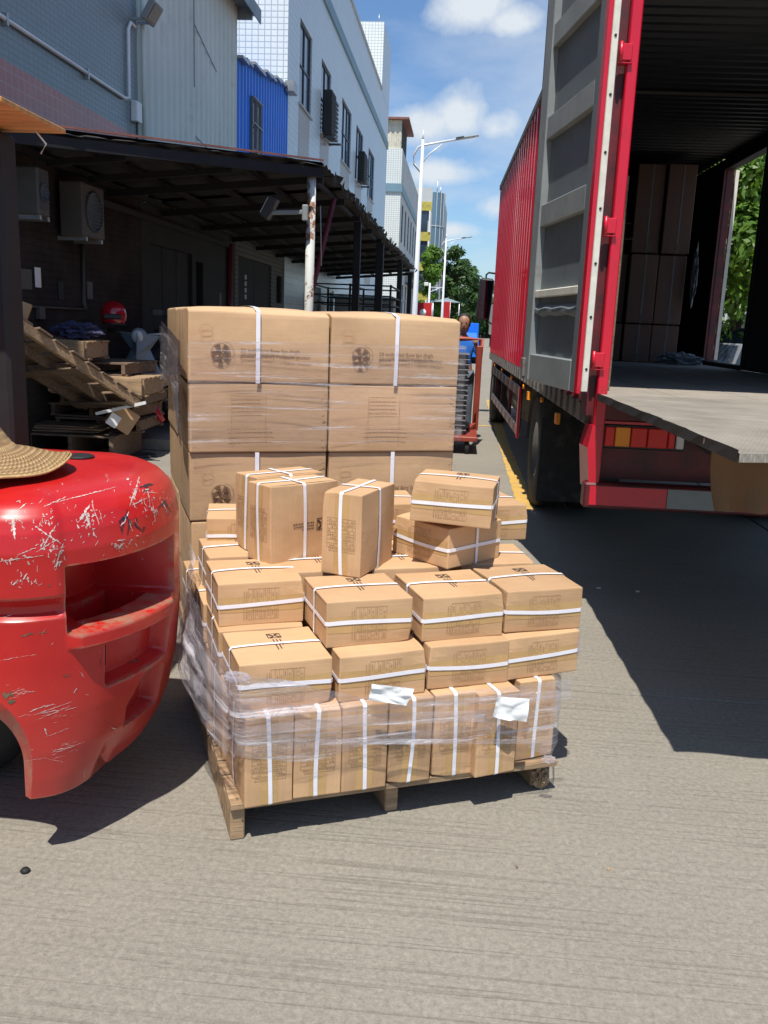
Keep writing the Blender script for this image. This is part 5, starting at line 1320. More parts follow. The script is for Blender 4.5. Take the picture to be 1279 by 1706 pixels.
me2.polygons.foreach_set('use_smooth', [True]*len(me2.polygons))
bpy.context.view_layer.objects.active = CW
try: me2.set_sharp_from_angle(angle=radians(38))
except Exception: pass
CW.parent = F; CW.matrix_parent_inverse = Matrix.Translation(F.location).inverted()
def fchild(bld, name, mat, smooth=None):
    o = bld.obj(name, mat, F)
    for p_ in bld.made: p_.matrix_parent_inverse = Matrix.Translation(F.location).inverted()
    return o
b = B(); b.lathe([(.12, 2.25), (.22, 2.23), (.27, 2.26), (.28, 2.3), (.28, 2.46), (.12, 2.46)], 36, (-1.60, .26, .28), 'y'); wo = fchild(b, 'wheel', 'black')
b = B(); b.lathe([(0, 2.30), (.12, 2.30), (.14, 2.27)], 20, (-1.60, .26, .28), 'y'); r_ = b.obj('rim', 'grimy', wo); 
b = B(); b.lathe([(0, 0), (.048, 0), (.048, .005), (.040, .009), (0, .008)], 28, (-1.225, 2.74, 1.078)); fchild(b, 'filler_cap', 'black')
b = B(); b.box(-1.62, 2.84, 1.02, -1.50, 2.96, 2.10, None, .012); b.beam((-1.60, 2.9, 2.06), (-2.6, 2.9, 2.06), .09, .07); fchild(b, 'guard_post', 'black')
b = B()
for k in range(2): b.beam((-1.7-k*.4, 2.85, 2.085), (-1.7-k*.4, 2.3, 2.085), .05, .03)
fchild(b, 'guard_roof', 'black')
b = B(); b.box(-1.615, 2.836, 1.49, -1.536, 2.8385, 1.635); so = fchild(b, 'sticker', M.setdefault('stickyellow', pm('yellow_sticker', (.62, .40, .02), .5, bmp=0)))
b = B(); b.box(-1.612, 2.833, 1.594, -1.539, 2.8355, 1.606); b.obj('blue_stripe', M.setdefault('stickblue', pm('blue_print', (.03, .25, .35), .5, bmp=0)), so).matrix_parent_inverse = Matrix.Translation((0, 0, 0))
b = B(); b.lathe([(0, 0), (.055, 0), (.055, .03), (.05, .04), (.048, .075), (.035, .10), (0, .11)], 20, (-1.60, 2.72, 1.074)); fchild(b, 'beacon', 'orange')
# side body ahead of the counterweight
b = B(); b.box(-2.9, 2.2, .35, -2.35, 3.0, 1.1, None, .03); fchild(b, 'chassis_side', 'black')
# scratches and tar smear modelled as thin flakes lying on the paint
from mathutils.bvhtree import BVHTree
bm = bmesh.new(); bm.from_mesh(CW.data); tree = BVHTree.FromBMesh(bm); bm.free()
def onface(p, d):
    h = tree.ray_cast(Vector(p), Vector(d)); return h[0], h[1]
O_ = Vector((0, 0, H))
def dirpx(px, py): return (cx*((px-639.5)/1456.06)-cu*((py-853)/1456.06)+fw)
def strip(b, pts, w, off=.0012):
    """thin flake following surface points found from pixel path"""
    P = []
    for (px, py) in pts:
        h, nn = onface(O_, dirpx(px, py))
        if h is None: continue
        P.append((h, nn))
    if len(P) < 2: return
    vs = []; fs = []
    for i, (p, nn) in enumerate(P):
        d = (P[min(i+1, len(P)-1)][0]-P[max(i-1, 0)][0])
        if d.length < 1e-6: d = Vector((1, 0, 0))
        s_ = nn.cross(d.normalized()); ww = w*(.3+.7*sin(pi*(i+.5)/len(P)))*R.choice((.25, .6, 1, 1.3, 1.9))
        vs += [p+nn*off+s_*ww, p+nn*off-s_*ww]
    fs = [(2*i, 2*i+2, 2*i+3, 2*i+1) for i in range(len(P)-1)]
    if max((P[i+1][0]-P[i][0]).length for i in range(len(P)-1)) < .06: b.add(vs, fs)
def line(b, x0, y0, x1, y1, w, jit=1.5, n=None):
    n = n or max(4, int(math.hypot(x1-x0, y1-y0)/2.2))
    strip(b, [(x0+(x1-x0)*i/n+R.uniform(-jit, jit)*.5, y0+(y1-y0)*i/n+R.uniform(-jit, jit)*.5) for i in range(n+1)], w*.62)
b = B()
for (x0, y0, x1, y1, w) in ((90, 838, 192, 812, .0022), (72, 845, 110, 828, .0015), (60, 878, 100, 905, .0028), (88, 880, 70, 915, .002), (95, 898, 60, 920, .0018), (0, 935, 72, 925, .0016), (28, 925, 60, 912, .0014),
                          (20, 855, 25, 900, .004), (30, 850, 45, 838, .002), (22, 860, 38, 872, .0016), (130, 870, 150, 840, .004), (140, 850, 150, 880, .0028), (152, 840, 165, 875, .0018), (165, 850, 170, 870, .0014),
                          (215, 845, 232, 795, .0026), (218, 842, 245, 830, .0020), (222, 832, 228, 812, .0022), (245, 815, 250, 845, .002), (252, 830, 258, 868, .0018), (240, 820, 262, 822, .0014), (250, 850, 262, 850, .0014),
                          (190, 905, 200, 912, .0028), (196, 914, 206, 905, .0028), (98, 920, 92, 950, .0026), (105, 905, 96, 930, .002), (38, 965, 45, 955, .0024), (22, 975, 30, 965, .002), (45, 960, 48, 970, .002),
                          (0, 1000, 110, 988, .0010), (5, 1030, 20, 1024, .001), (0, 1100, 60, 1090, .0007), (60, 1190, 120, 1168, .0014), (50, 1185, 75, 1175, .0018), (60, 1200, 118, 1175, .0010), (45, 1192, 110, 1180, .0008),
                          (75, 1228, 115, 1212, .0008), (90, 1255, 140, 1235, .0008), (85, 1250, 120, 1244, .0010), (75, 1213, 78, 1225, .0028), (122, 1155, 128, 1145, .0022), (132, 1118, 140, 1128, .0009), (218, 1142, 270, 1115, .0014), (185, 1212, 195, 1215, .0012),
                          (70, 1262, 110, 1270, .0007), (30, 1270, 75, 1262, .0006)):
    line(b, x0, y0, x1, y1, w)
rr = random.Random(9)
for (cxp, cyp, sx_, sy_, n_) in ((24, 868, 10, 26, 26), (75, 868, 26, 20, 22), (148, 862, 18, 22, 30), (232, 830, 20, 32, 30), (85, 905, 22, 18, 22), (150, 880, 12, 22, 14), (40, 965, 22, 12, 14), (20, 932, 20, 6, 12), (95, 935, 10, 16, 14), (255, 850, 8, 22, 14), (75, 1190, 28, 12, 18), (100, 1250, 18, 14, 10), (275, 840, 8, 20, 10), (215, 905, 30, 6, 12), (20, 1155, 14, 6, 10)):
    for k in range(n_):
        x0 = cxp+rr.gauss(0, .6)*sx_; y0 = cyp+rr.gauss(0, .6)*sy_; a = rr.choice((1.5, 1.3, -.3, 1.0, 2.0)); L_ = rr.uniform(2, 8)
        if cyp > 1100: a = rr.uniform(-.35, -.15); L_ = rr.uniform(4, 22)
        line(b, x0, y0, x0+L_*cos(a), y0+L_*sin(a), rr.uniform(.0006, .0026) if cyp < 1100 else rr.uniform(.0003, .0009), 2.5)
for k in range(90):
    x0 = rr.uniform(0, 280); y0 = rr.uniform(790, 930) if k % 3 else rr.uniform(930, 1290)
    a = rr.choice([-.25, -.2, 1.4, .9, -.9])+rr.uniform(-.2, .2); L_ = rr.choice((2, 3, 4, 5, 11))
    line(b, x0, y0, x0+L_*cos(a), y0+L_*sin(a), rr.uniform(.0004, .0013), 1.0, 3)
o = fchild(b, 'paint_scratch', 'scratch'); o.data.materials.clear(); o.data.materials.append(M['scratch']); o['kind'] = 'stuff'
b = B()
for (x0, y0, x1, y1, w) in ((198, 870, 208, 862, .006), (202, 885, 212, 850, .004), (208, 858, 222, 880, .006), (212, 892, 215, 870, .004), (220, 870, 235, 884, .005), (226, 860, 228, 880, .004), (234, 886, 242, 878, .004), (198, 868, 203, 890, .003),
                            (262, 848, 275, 835, .004), (270, 832, 284, 852, .005), (275, 830, 280, 858, .003), (232, 812, 255, 806, .006), (238, 818, 250, 815, .005)):
    line(b, x0, y0, x1, y1, w, 2.5)
o = fchild(b, 'tar_smear', 'smear'); o['kind'] = 'stuff'
b = B()
for (x0, y0, x1, y1, w) in ((205, 872, 214, 852, .0018), (214, 866, 220, 884, .0016), (224, 866, 230, 878, .0016), (200, 876, 208, 868, .0016), (270, 838, 278, 850, .0016)): line(b, x0, y0, x1, y1, w, 1.5)
o = fchild(b, 'smear_highlight', 'paper'); o['kind'] = 'stuff'
b = B()
for (x0, y0, x1, y1, w) in ((34, 1060, 55, 1054, .0030), (55, 1056, 80, 1052, .0012), (105, 1127, 118, 1123, .0032), (168, 1095, 168, 1110, .0022), (5, 1160, 22, 1155, .012), (12, 1170, 26, 1168, .008), (78, 975, 84, 975, .0018), (212, 1104, 235, 1100, .005)):
    line(b, x0, y0, x1, y1, w, 1.5)
M['rust'] = pm('brown_rust', (.13, .085, .05), .9, 0, .4, 40, bmp=0)
o = fchild(b, 'rust_chip', 'rust'); o['kind'] = 'stuff'

# plywood laid on the forklift guard roof
t = thing('plywood_board', 'weathered orange plywood board laid on the forklift roof guard as a shade', 'plywood board', (-1.9, 2.4, 2.112), .02)
b = B(); b.box(-.62, .12, 0, .58, .55, .014, None, .002); b.obj('board', 'plywood', t)
b = B(); b.tube([(.50, .50, -.002), (.53, .51, -.04), (.51, .51, -.07)], .003); b.obj('tie_wire', 'paper', t)

# straw hat
t = thing('straw_hat', 'conical woven straw hat lying on the red forklift counterweight', 'hat', (-1.385, 2.41, 1.090))
b = B(); prof = []; N_ = 44
for i in range(N_+1):
    f = i/N_; r = .255*(1-f); 
    z = .012+.05*(1-((r-.10)/.155))*(1 if r > .10 else 1) if r > .10 else .062+.105*(1-(r/.10))**.9
    z = .010+.040*sst((.255-r)/.15)+(.13*sst((.12-r)/.12) if r < .12 else 0)
    prof.append((max(r, .001), z+.0016*(i % 2)))
hat = B(); hat.lathe(prof, 64)
vs2 = []
for (x, y, z) in hat.v:
    a = atan2(y, x); r = math.hypot(x, y); dz = .016*sin(2*a+.6)*(r/.255)**2+.008*sin(5*a)*(r/.255)**3-.0*(r > .2)
    vs2.append((x, y, z+dz+.006*(r/.255)**2))
hat.v = vs2
me = hat.mesh('hat_body'); 
mt, tt, bb, oo = nodes_of('woven_straw')
v = coords(tt, (1, 1, 1), False); sp_ = node(tt, 'ShaderNodeSeparateXYZ'); tt.links.new(v, sp_.inputs[0])
ln = node(tt, 'ShaderNodeVectorMath', operation='LENGTH'); tt.links.new(v, ln.inputs[0])
k1 = node(tt, 'ShaderNodeMath', operation='MULTIPLY'); k1.inputs[1].default_value = 420; tt.links.new(ln.outputs['Value'], k1.inputs[0])
k2 = node(tt, 'ShaderNodeMath', operation='SINE'); tt.links.new(k1.outputs[0], k2.inputs[0])
at = node(tt, 'ShaderNodeMath', operation='ARCTAN2'); tt.links.new(sp_.outputs['Y'], at.inputs[0]); tt.links.new(sp_.outputs['X'], at.inputs[1])
k3 = node(tt, 'ShaderNodeMath', operation='MULTIPLY'); k3.inputs[1].default_value = 90; tt.links.new(at.outputs[0], k3.inputs[0])
k4 = node(tt, 'ShaderNodeMath', operation='SINE'); tt.links.new(k3.outputs[0], k4.inputs[0])
k5 = node(tt, 'ShaderNodeMath', operation='MULTIPLY'); tt.links.new(k2.outputs[0], k5.inputs[0]); tt.links.new(k4.outputs[0], k5.inputs[1])
k6 = node(tt, 'ShaderNodeMath', operation='ADD'); tt.links.new(k2.outputs[0], k6.inputs[0]); tt.links.new(k5.outputs[0], k6.inputs[1])
n_ = noise_out(tt, v, 30, 6, .7); base = ramp(tt, n_, .3, .7, (.36, .225, .095, 1), (.56, .38, .18, 1))
tt.links.new(mixcol(tt, ramp(tt, k6.outputs[0], -1.0, .6, (.75, .75, .75, 1), (0, 0, 0, 1)), base, (.20, .11, .045)), bb.inputs['Base Color'])
bb.inputs['Roughness'].default_value = .7; bump(tt, bb, k6.outputs[0], .8, .003)
o = link('woven_cone', me, mt, t); md = o.modifiers.new('solid', 'SOLIDIFY'); md.thickness = .004; md.offset = 1
b = B(); b.tube([(.257*cos(a), .257*sin(a), .016+.012*sin(2*a+.6)+.006*sin(5*a)+.001) for a in [2*pi*k/60 for k in range(61)]], .004, 6, False); b.obj('brim_edge', 'straw', t)

# ================================================================== YARD CLUTTER UNDER THE LEAN-TO
def pallet(label, loc, rot, L=1.1, Wd=1.0, nd=6, mat='wood', group='wooden pallets heaped by the lean-to', seed=1, bh=.10):
    q = random.Random(seed)
    t = thing('wooden_pallet', label, 'pallet', loc, 0, group); t.rotation_euler = rot
    for k in range(3):
        b = B(); x = -L/2+.04+k*(L-.08)/2; b.box(x-.022, -Wd/2, 0, x+.022, Wd/2, bh, None, .003); b.obj('stringer', mat, t)
    w = .105 if nd < 7 else .112
    for k in range(nd):
        y = -Wd/2+w/2+k*(Wd-w)/(nd-1)
        b = B(); b.box(-L/2+q.uniform(-.01, .01), y-w/2, bh+.001, L/2+q.uniform(-.01, .01), y+w/2, bh+.02, None, .002); b.obj('deck_board', mat, t)
    for k in range(2):
        b = B(); y = -Wd/2+.06+k*(Wd-.12); b.box(-L/2, y-.05, -.02, L/2, y+.05, -.001, None, .002); b.obj('bottom_board', mat, t)
    return t
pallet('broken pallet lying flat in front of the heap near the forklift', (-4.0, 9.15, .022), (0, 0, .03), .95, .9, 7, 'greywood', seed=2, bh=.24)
pallet('level pallet with a sunlit end high in the heap, left one', (-4.06, 8.95, 1.08), (0, .02, .03), .62, .6, 5, 'wood', seed=3, bh=.15)
pallet('level pallet with a sunlit end lower on the right side of the heap', (-3.79, 9.3, .70), (0, .0, .05), 1.02, .7, 5, 'wood', seed=4, bh=.16)
for (x, y, z, w_, h_, lab) in ((-4.06, 8.62, 1.08, .60, .165, 'sunlit thick end plank on the upper left pallet of the heap'), (-3.79, 8.93, .70, 1.0, .175, 'sunlit thick end plank on the lower right pallet of the heap')):
    b = B(); b.box(-w_/2, -.03, 0, w_/2, 0, h_, None, .004); tag(b.obj('end_plank', 'wood', None, (x, y, z), (0, 0, .03)), lab, 'plank')
for k in range(4):
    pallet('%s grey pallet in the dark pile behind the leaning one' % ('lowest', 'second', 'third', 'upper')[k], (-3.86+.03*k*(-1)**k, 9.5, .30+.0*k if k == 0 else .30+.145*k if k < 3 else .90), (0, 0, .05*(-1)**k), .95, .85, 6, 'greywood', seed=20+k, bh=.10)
# leaning pallet, its underside towards the camera
LA, LB = Vector((-3.86, 7.42, 1.44)), Vector((-3.30, 8.85, .62))
t = thing('wooden_pallet', 'large pallet leaning across the heap, dark underside boards towards the camera', 'pallet', (-3.8, 8.2, 0), 0, 'wooden pallets heaped by the lean-to')
dl = (LB-LA); Ln = dl.length; dl.normalize(); ex_ = Vector((-1, .12, .0)); ex_ = (ex_-dl*ex_.dot(dl)).normalized(); nz_ = dl.cross(ex_).normalized()
if nz_.z < 0: nz_ = -nz_
LM = Matrix(((ex_.x, dl.x, nz_.x, LA.x), (ex_.y, dl.y, nz_.y, LA.y), (ex_.z, dl.z, nz_.z, LA.z), (0, 0, 0, 1)))
for k in range(3):
    b = B(); b.box(-.02+k*.34, 0, -.045, .025+k*.34, Ln, .045, LM, .004); child(b, 'stringer', 'wood' if k == 0 else 'greywood', t)
for k in range(8):
    y0 = .02+k*(Ln-.2)/7
    b = B(); b.box(-.03+R.uniform(-.02, .02), y0, .047, .74, y0+.17, .066, LM, .002); child(b, 'deck_board', 'greywood', t)
for k in range(3):
    y0 = .05+k*(Ln-.25)/2
    b = B(); b.box(-.02, y0, -.066, .72, y0+.12, -.047, LM, .002); child(b, 'bottom_board', 'greywood', t)
for k in range(7):
    b = B(); b.box(-.40, -.16, 0, .36, .16, .008); o = b.obj('loose_board', 'wood' if k % 2 else 'greywood', None, (-4.12+R.uniform(-.05, .10), 8.92, .292+k*.012), (R.uniform(-.01, .01), R.uniform(-.03, .02), R.uniform(-.12, .12)))
    tag(o, 'thin board in the loose pile on the flat broken pallet', 'board', 'thin boards piled on the broken pallet')
b = B(); b.box(-.26, -.02, -.015, .26, .02, .015); tag(b.obj('white_stick', 'white', None, (-3.45, 8.75, .58), (0, -.25, .2)), 'short pale stick lying on the pallet heap', 'stick')
t = thing('torn_carton', 'torn brown carton scrap lying tilted below the pallet heap', 'carton', (-3.50, 8.9, .46), .5)
b = B(); mm_ = Matrix.Rotation(.6, 4, 'Y'); b.box(-.13, -.1, -.12, .13, .1, .12, mm_, .006); b.obj('box', 'card', t)
b = B(); b.box(-.132, -.12, -.13, -.02, -.101, .0, mm_); b.obj('torn_flap', 'paper', t)
t = thing('cloth_bundle', 'dark blue cloth bundle lying on top of the upper pallet', 'bundle', (-3.98, 8.95, 1.34))
crumple('cloth', '', (0, 0, 0), (.24, .14, .08), 'purple', 12, parent=t, cat=None)
t = thing('post_box', 'sunlit orange-brown carton corner on the heap behind the black guard post', 'carton', (-4.02, 7.75, 1.46), .4)
b = B(); b.box(-.10, -.10, 0, .10, .10, .16, Matrix.Rotation(.35, 4, 'Y'), .008); b.obj('box', 'card', t)
b = B(); b.lathe([(.0, 0), (.17, .0), (.18, .012), (.17, .02), (0, .02)], 20); tag(b.obj('black_lid', 'dark', None, (-3.46, 9.3, .004)), 'flat dark lid lying on the ground beside the broken pallet', 'lid')
struct(B().box(-4.39, 9.75, .0, -2.6, 21.5, .13, None, .01).obj('shop_step', 'ground'))

def scooter(label, x, y, rz, bodymat, frontmat, helmet=False):
    t = thing('scooter', label, 'scooter', (x, y, 0), rz, 'scooters parked under the lean-to')
    # faces -y (towards camera), local frame
    for wy in (-.62, .58):
        w = B(); w.lathe([(.15, -.04), (.19, -.055), (.235, -.05), (.26, 0), (.235, .05), (.19, .055), (.15, .04)], 28, (0, wy, .26), 'x'); wo = w.obj('wheel', 'rubber', t)
        r_ = B(); r_.lathe([(0, -.035), (.05, -.04), (.05, -.02), (.15, -.03), (.16, .03), (.05, .02), (.05, .04), (0, .035)], 16, (0, wy, .26), 'x'); r_.obj('rim', 'steel', wo)
    b = B(); b.tube([(0, -.62, .26), (0, -.52, .62), (0, -.42, .95)], [.03, .035, .03], 8); b.obj('fork', 'greyplastic', t)
    b = B(); pr = [(-.66, .50, .09), (-.60, .54, .12), (-.5, .55, .1)]
    b.tube([(0, -.86, .44), (0, -.74, .53), (0, -.6, .55), (0, -.42, .47)], [.05, .085, .09, .05], 10); b.obj('front_mudguard', frontmat, t)
    b = B(); b.add([(-.17, -.42, .36), (.17, -.42, .36), (.23, -.47, .60), (-.23, -.47, .60), (.10, -.42, .84), (-.10, -.42, .84), (0, -.60, .62), (0, -.60, .80), (0, -.46, .36), (-.21, -.42, .98), (.21, -.42, .98), (0, -.56, 1.0)],
                   [(0, 8, 6, 3), (8, 1, 2, 6), (3, 6, 7, 5), (6, 2, 4, 7), (5, 7, 11, 9), (7, 4, 10, 11)]); o = b.obj('leg_shield', frontmat, t); o.modifiers.new('s', 'SOLIDIFY').thickness = .02
    b = B(); b.lathe([(0, -.05), (.07, -.045), (.085, 0), (.08, .06), (.0, .09)], 16, (0, -.5, .97), 'y'); h_ = b.obj('headlamp_cowl', frontmat, t)
    b = B(); b.lathe([(0, -.055), (.055, -.052), (.06, -.045)], 14, (0, -.502, .97), 'y'); b.obj('headlamp', 'whitelens', h_)
    b = B(); b.tube([(-.34, -.36, 1.02), (-.2, -.42, 1.0), (0, -.43, .98), (.2, -.42, 1.0), (.34, -.36, 1.02)], .013, 8); b.obj('handlebar', 'steel', t)
    for sx in (-1, 1):
        b = B(); b.tube([(sx*.22, -.42, 1.0), (sx*.30, -.44, 1.18)], .006, 6); b.box(sx*.33-.06, -.455, 1.17, sx*.33+.06, -.435, 1.25, None, .01); b.obj('mirror', 'dark', t)
        b = B(); b.tube([(sx*.26, -.39, 1.01), (sx*.36, -.35, 1.02)], .02, 8); b.obj('grip', 'rubber', t)
    b = B(); b.add([(-.14, -.38, .30), (.14, -.38, .30), (.16, .05, .30), (-.16, .05, .30), (-.16, .05, .36), (.16, .05, .36), (.14, -.38, .36), (-.14, -.38, .36)], [(0, 1, 2, 3), (4, 5, 6, 7), (0, 7, 6, 1), (1, 6, 5, 2), (2, 5, 4, 3), (3, 4, 7, 0)]); b.obj('footboard', 'dark', t)
    b = B(); b.tube([(0, .0, .42), (0, .2, .52), (0, .5, .60), (0, .8, .68)], [.11, .15, .15, .06], 12); b.obj('rear_body', bodymat, t)
    b = B(); b.tube([(0, .02, .70), (0, .2, .76), (0, .45, .77), (0, .72, .82)], [.09, .13, .14, .08], 12); o = b.obj('seat', 'black', t); 
    b = B(); b.box(-.06, .82, .60, .06, .86, .68, None, .01); b.obj('tail_lamp', 'redlens', t)
    t.location.z = .13 if y > 10 else .0; t.scale = (1.12, 1.12, 1.18)
    return t
scooter('pale blue-grey scooter parked nearest, helmet on its handlebar', -3.83, 10.72, .10, 'greyplastic', 'paleblue')
scooter('dark scooter beside the pale one under the lean-to', -3.55, 11.35, .30, 'dark', 'greyplastic')
scooter('scooter with a pale tail and red flank just left of the big cartons', -3.35, 12.9, .45, 'paleblue', 'dark')
scooter('dark scooter at the wall behind the pallet heap', -3.95, 12.6, .35, 'dark', 'dark')
t = thing('helmet', 'glossy red helmet resting on the scooter handlebar in the shade', 'helmet', (-4.06, 10.14, 1.42), .3)
b = B(); pr = [(.0, .25), (.05, .246), (.1, .22), (.14, .16), (.15, .1), (.145, .03), (.135, 0)]; b.lathe(pr, 24); b.obj('shell', 'helmet', t)
b = B(); b.lathe([(.125, .0), (.13, .03), (.10, .02)], 24, (0, 0, -.02)); b.obj('lining', 'dark', t)
b = B(); b.box(-.1, -.165, .04, .1, -.135, .10, None, .012); b.obj('visor', 'dark', t)
t = thing('red_reflector', 'small upright red lamp standing among the dark scooters', 'lamp', (-3.72, 10.0, .15))
b = B(); b.tube([(0, 0, 0), (0, 0, .72)], .012, 6); b.obj('stem', 'dark', t)
b = B(); b.box(-.045, -.02, .72, .045, .02, .86, None, .012); b.obj('lens', 'redlens', t)
t = thing('red_fender', 'curved red plastic fender low between the pallet heap and the big cartons', 'fender', (-3.45, 9.75, .42))
b = B(); b.tube([(-.18, 0, .22), (-.08, 0, .18), (.02, 0, .02), (.10, 0, -.08)], [.03, .06, .05, .03], 10); b.obj('shell', 'helmet', t)
for (x, y, z, ry, lab) in ((-3.55, 10.0, .68, .5, 'left pale tag card hanging among the scooters'), (-3.32, 10.05, .66, -.6, 'right pale tag card hanging among the scooters')):
    b = B(); b.box(-.06, -.004, -.06, .06, .004, .06, Matrix.Rotation(ry, 4, 'Y')); tag(b.obj('tag_card', 'acwhite', None, (x, y, z)), lab, 'card')

# ================================================================== SMALL STRAPPED CARTONS
CA, CB, CC = .283, .285, .145           # label face width, depth, height
def mkwarp(seed):
    sv = Vector((seed*3.1, seed*1.7, seed*.9))
    def f(p):
        p = Vector(p); q = p*5+sv
        n = Vector((noise.noise(q), noise.noise(q+Vector((9, 0, 0))), noise.noise(q+Vector((0, 9, 0)))))
        ex = abs(p.x)/(CA/2); ey = abs(p.y)/(CB/2); ez = abs(p.z)/(CC/2)
        bul = .0035*(max(0, 1-ex*ex)*max(0, 1-ez*ez))*(1 if ey > .9 else 0)
        p = p+n*.0035
        p.z += (.004*max(0, 1-ex*ex)*max(0, 1-ey*ey))*(1 if p.z > 0 else -1)*(ez > .9)
        p.y += math.copysign(bul, p.y)
        # crushed corner
        c = Vector((CA/2 if seed % 2 else -CA/2, -CB/2, CC/2 if seed % 3 else -CC/2)); d = (p-c).length
        if d < .05: p += (Vector((0, 0, 0))-c).normalized()*.010*(1-d/.05)
        return p
    return f
def warp_mesh(b, w): b.v = [tuple(w(v)) for v in b.v]; return b
def rbox(ax, ay, az, n=8, r=.004):
    bm = bmesh.new(); bmesh.ops.create_cube(bm, size=1)
    for v in bm.verts: v.co = Vector((v.co.x*ax, v.co.y*ay, v.co.z*az))
    bmesh.ops.bevel(bm, geom=bm.edges[:], offset=r, segments=2, affect='EDGES', profile=.6)
    bmesh.ops.subdivide_edges(bm, edges=[e for e in bm.edges if e.calc_length() > .05], cuts=n, use_grid_fill=True)
    b = B(); bm.verts.index_update(); b.add([v.co.copy() for v in bm.verts], [[v.index for v in f.verts] for f in bm.faces]); bm.free(); return b
def ring(plane, w=.0125, off=.0022, seed=0, shift=0):
    """strap loop; plane 'z' runs round the sides, 'y' runs over top and bottom"""
    b = B(); q = random.Random(seed); sag = q.uniform(-.008, .008)
    if plane == 'z': hx, hy = CA/2+off, CB/2+off
    else: hx, hy = CA/2+off, CC/2+off
    pts = []
    seg = 9; r = .007
    cor = [(hx, -hy), (hx, hy), (-hx, hy), (-hx, -hy)]
    for k in range(4):
        c0 = cor[k]; c1 = cor[(k+1) % 4]
        d = Vector((c1[0]-c0[0], c1[1]-c0[1])); L_ = d.length; d.normalize()
        for i in range(seg+1):
            tt_ = r+(L_-2*r)*i/seg; pts.append((c0[0]+d.x*tt_, c0[1]+d.y*tt_, d))
    vs = []; n = len(pts)
    for i, (x, y, d) in enumerate(pts):
        nrm = Vector((d.y, -d.x))
        off2 = shift+sag*sin(x*9+seed)
        for s_, o_ in ((-1, 0), (1, 0), (1, .0009), (-1, .0009)):
            X_, Y_ = x+nrm.x*o_, y+nrm.y*o_; t_ = off2+s_*w/2
            vs.append((X_, Y_, t_) if plane == 'z' else (X_, t_, Y_))
    fs = []
    for i in range(n):
        a = i*4; c = ((i+1) % n)*4
        for k in range(4): fs.append((a+k, a+(k+1) % 4, c+(k+1) % 4, c+k))
    return b.add(vs, fs)
def quadg(b, x0, z0, x1, z1, y): b.add([(x0, y, z0), (x1, y, z0), (x1, y, z1), (x0, y, z1)], [(0, 1, 2, 3)])
def label_table(seed):
    """printed shipping table on the -y face, rows read when the carton stands on end"""
    b = B(); y = -CB/2-.0011; q = random.Random(seed)
    X0, X1, Z0, Z1 = -.045, .055, -.052, .052; lw = .0006
    for z in (Z0, Z0+.030, 0, Z1): 
        for i in range(5): quadg(b, X0+(X1-X0)*i/5, z-lw, X0+(X1-X0)*(i+1)/5, z+lw, y)
    n = 8
    for k in range(n+1):
        x = X0+(X1-X0)*k/n
        for i in range(4): quadg(b, x-lw, Z0+(Z1-Z0)*i/4, x+lw, Z0+(Z1-Z0)*(i+1)/4, y)
        if k < n:
            z = Z0+.004
            while z < Z1-.006:
                L_ = q.uniform(.002, .007)
                if q.random() < .72 and not (-.008 < z < .008): quadg(b, x+.0042, z, x+.0072, min(z+L_, Z1-.003), y)
                z += L_+q.uniform(.0012, .003)
                if q.random() < .15: z += .010
    for dx in (.066, .074):
        z = Z0
        while z < Z1-.01: L_ = q.uniform(.002, .006); quadg(b, X0-.014+(dx-.066), z, X0-.0115+(dx-.066), z+L_, y); z += L_+.002
    return b
def symbol_print(seed):
    """fan pictogram in a black frame and caption lines on the +z face"""
    b = B(); z = CC/2+.0012; q = random.Random(seed)
    def Q(x0, y0, x1, y1): b.add([(x0, y0, z), (x1, y0, z), (x1, y1, z), (x0, y1, z)], [(0, 1, 2, 3)])
    cx_, cy_, s = .01, .075, .022; w = .003
    Q(cx_-s, cy_-s, cx_+s, cy_-s+w); Q(cx_-s, cy_+s-w, cx_+s, cy_+s); Q(cx_-s, cy_-s+w, cx_-s+w, cy_+s-w); Q(cx_+s-w, cy_-s+w, cx_+s, cy_+s-w)
    for k in range(4):
        a = pi/4+k*pi/2; d = Vector((cos(a), sin(a))); e = Vector((-sin(a), cos(a)))
        P = [d*.003+e*.0028, d*.010+e*.0066, d*.022+e*.0048, d*.022-e*.002, d*.009-e*.0015, d*.003-e*.001]
        b.add([(cx_+p.x, cy_+p.y, z) for p in P], [tuple(range(6))])
    for col_ in range(3):
        x = .022-col_*.011; y = .040; end = (-.012, -.045, -.050)[col_]
        while y > end:
            L_ = q.uniform(.002, .0085)
            Q(x-.0019, y-L_, x+.0019, y); y -= L_+q.uniform(.001, .0028)
    return b
V_ = []
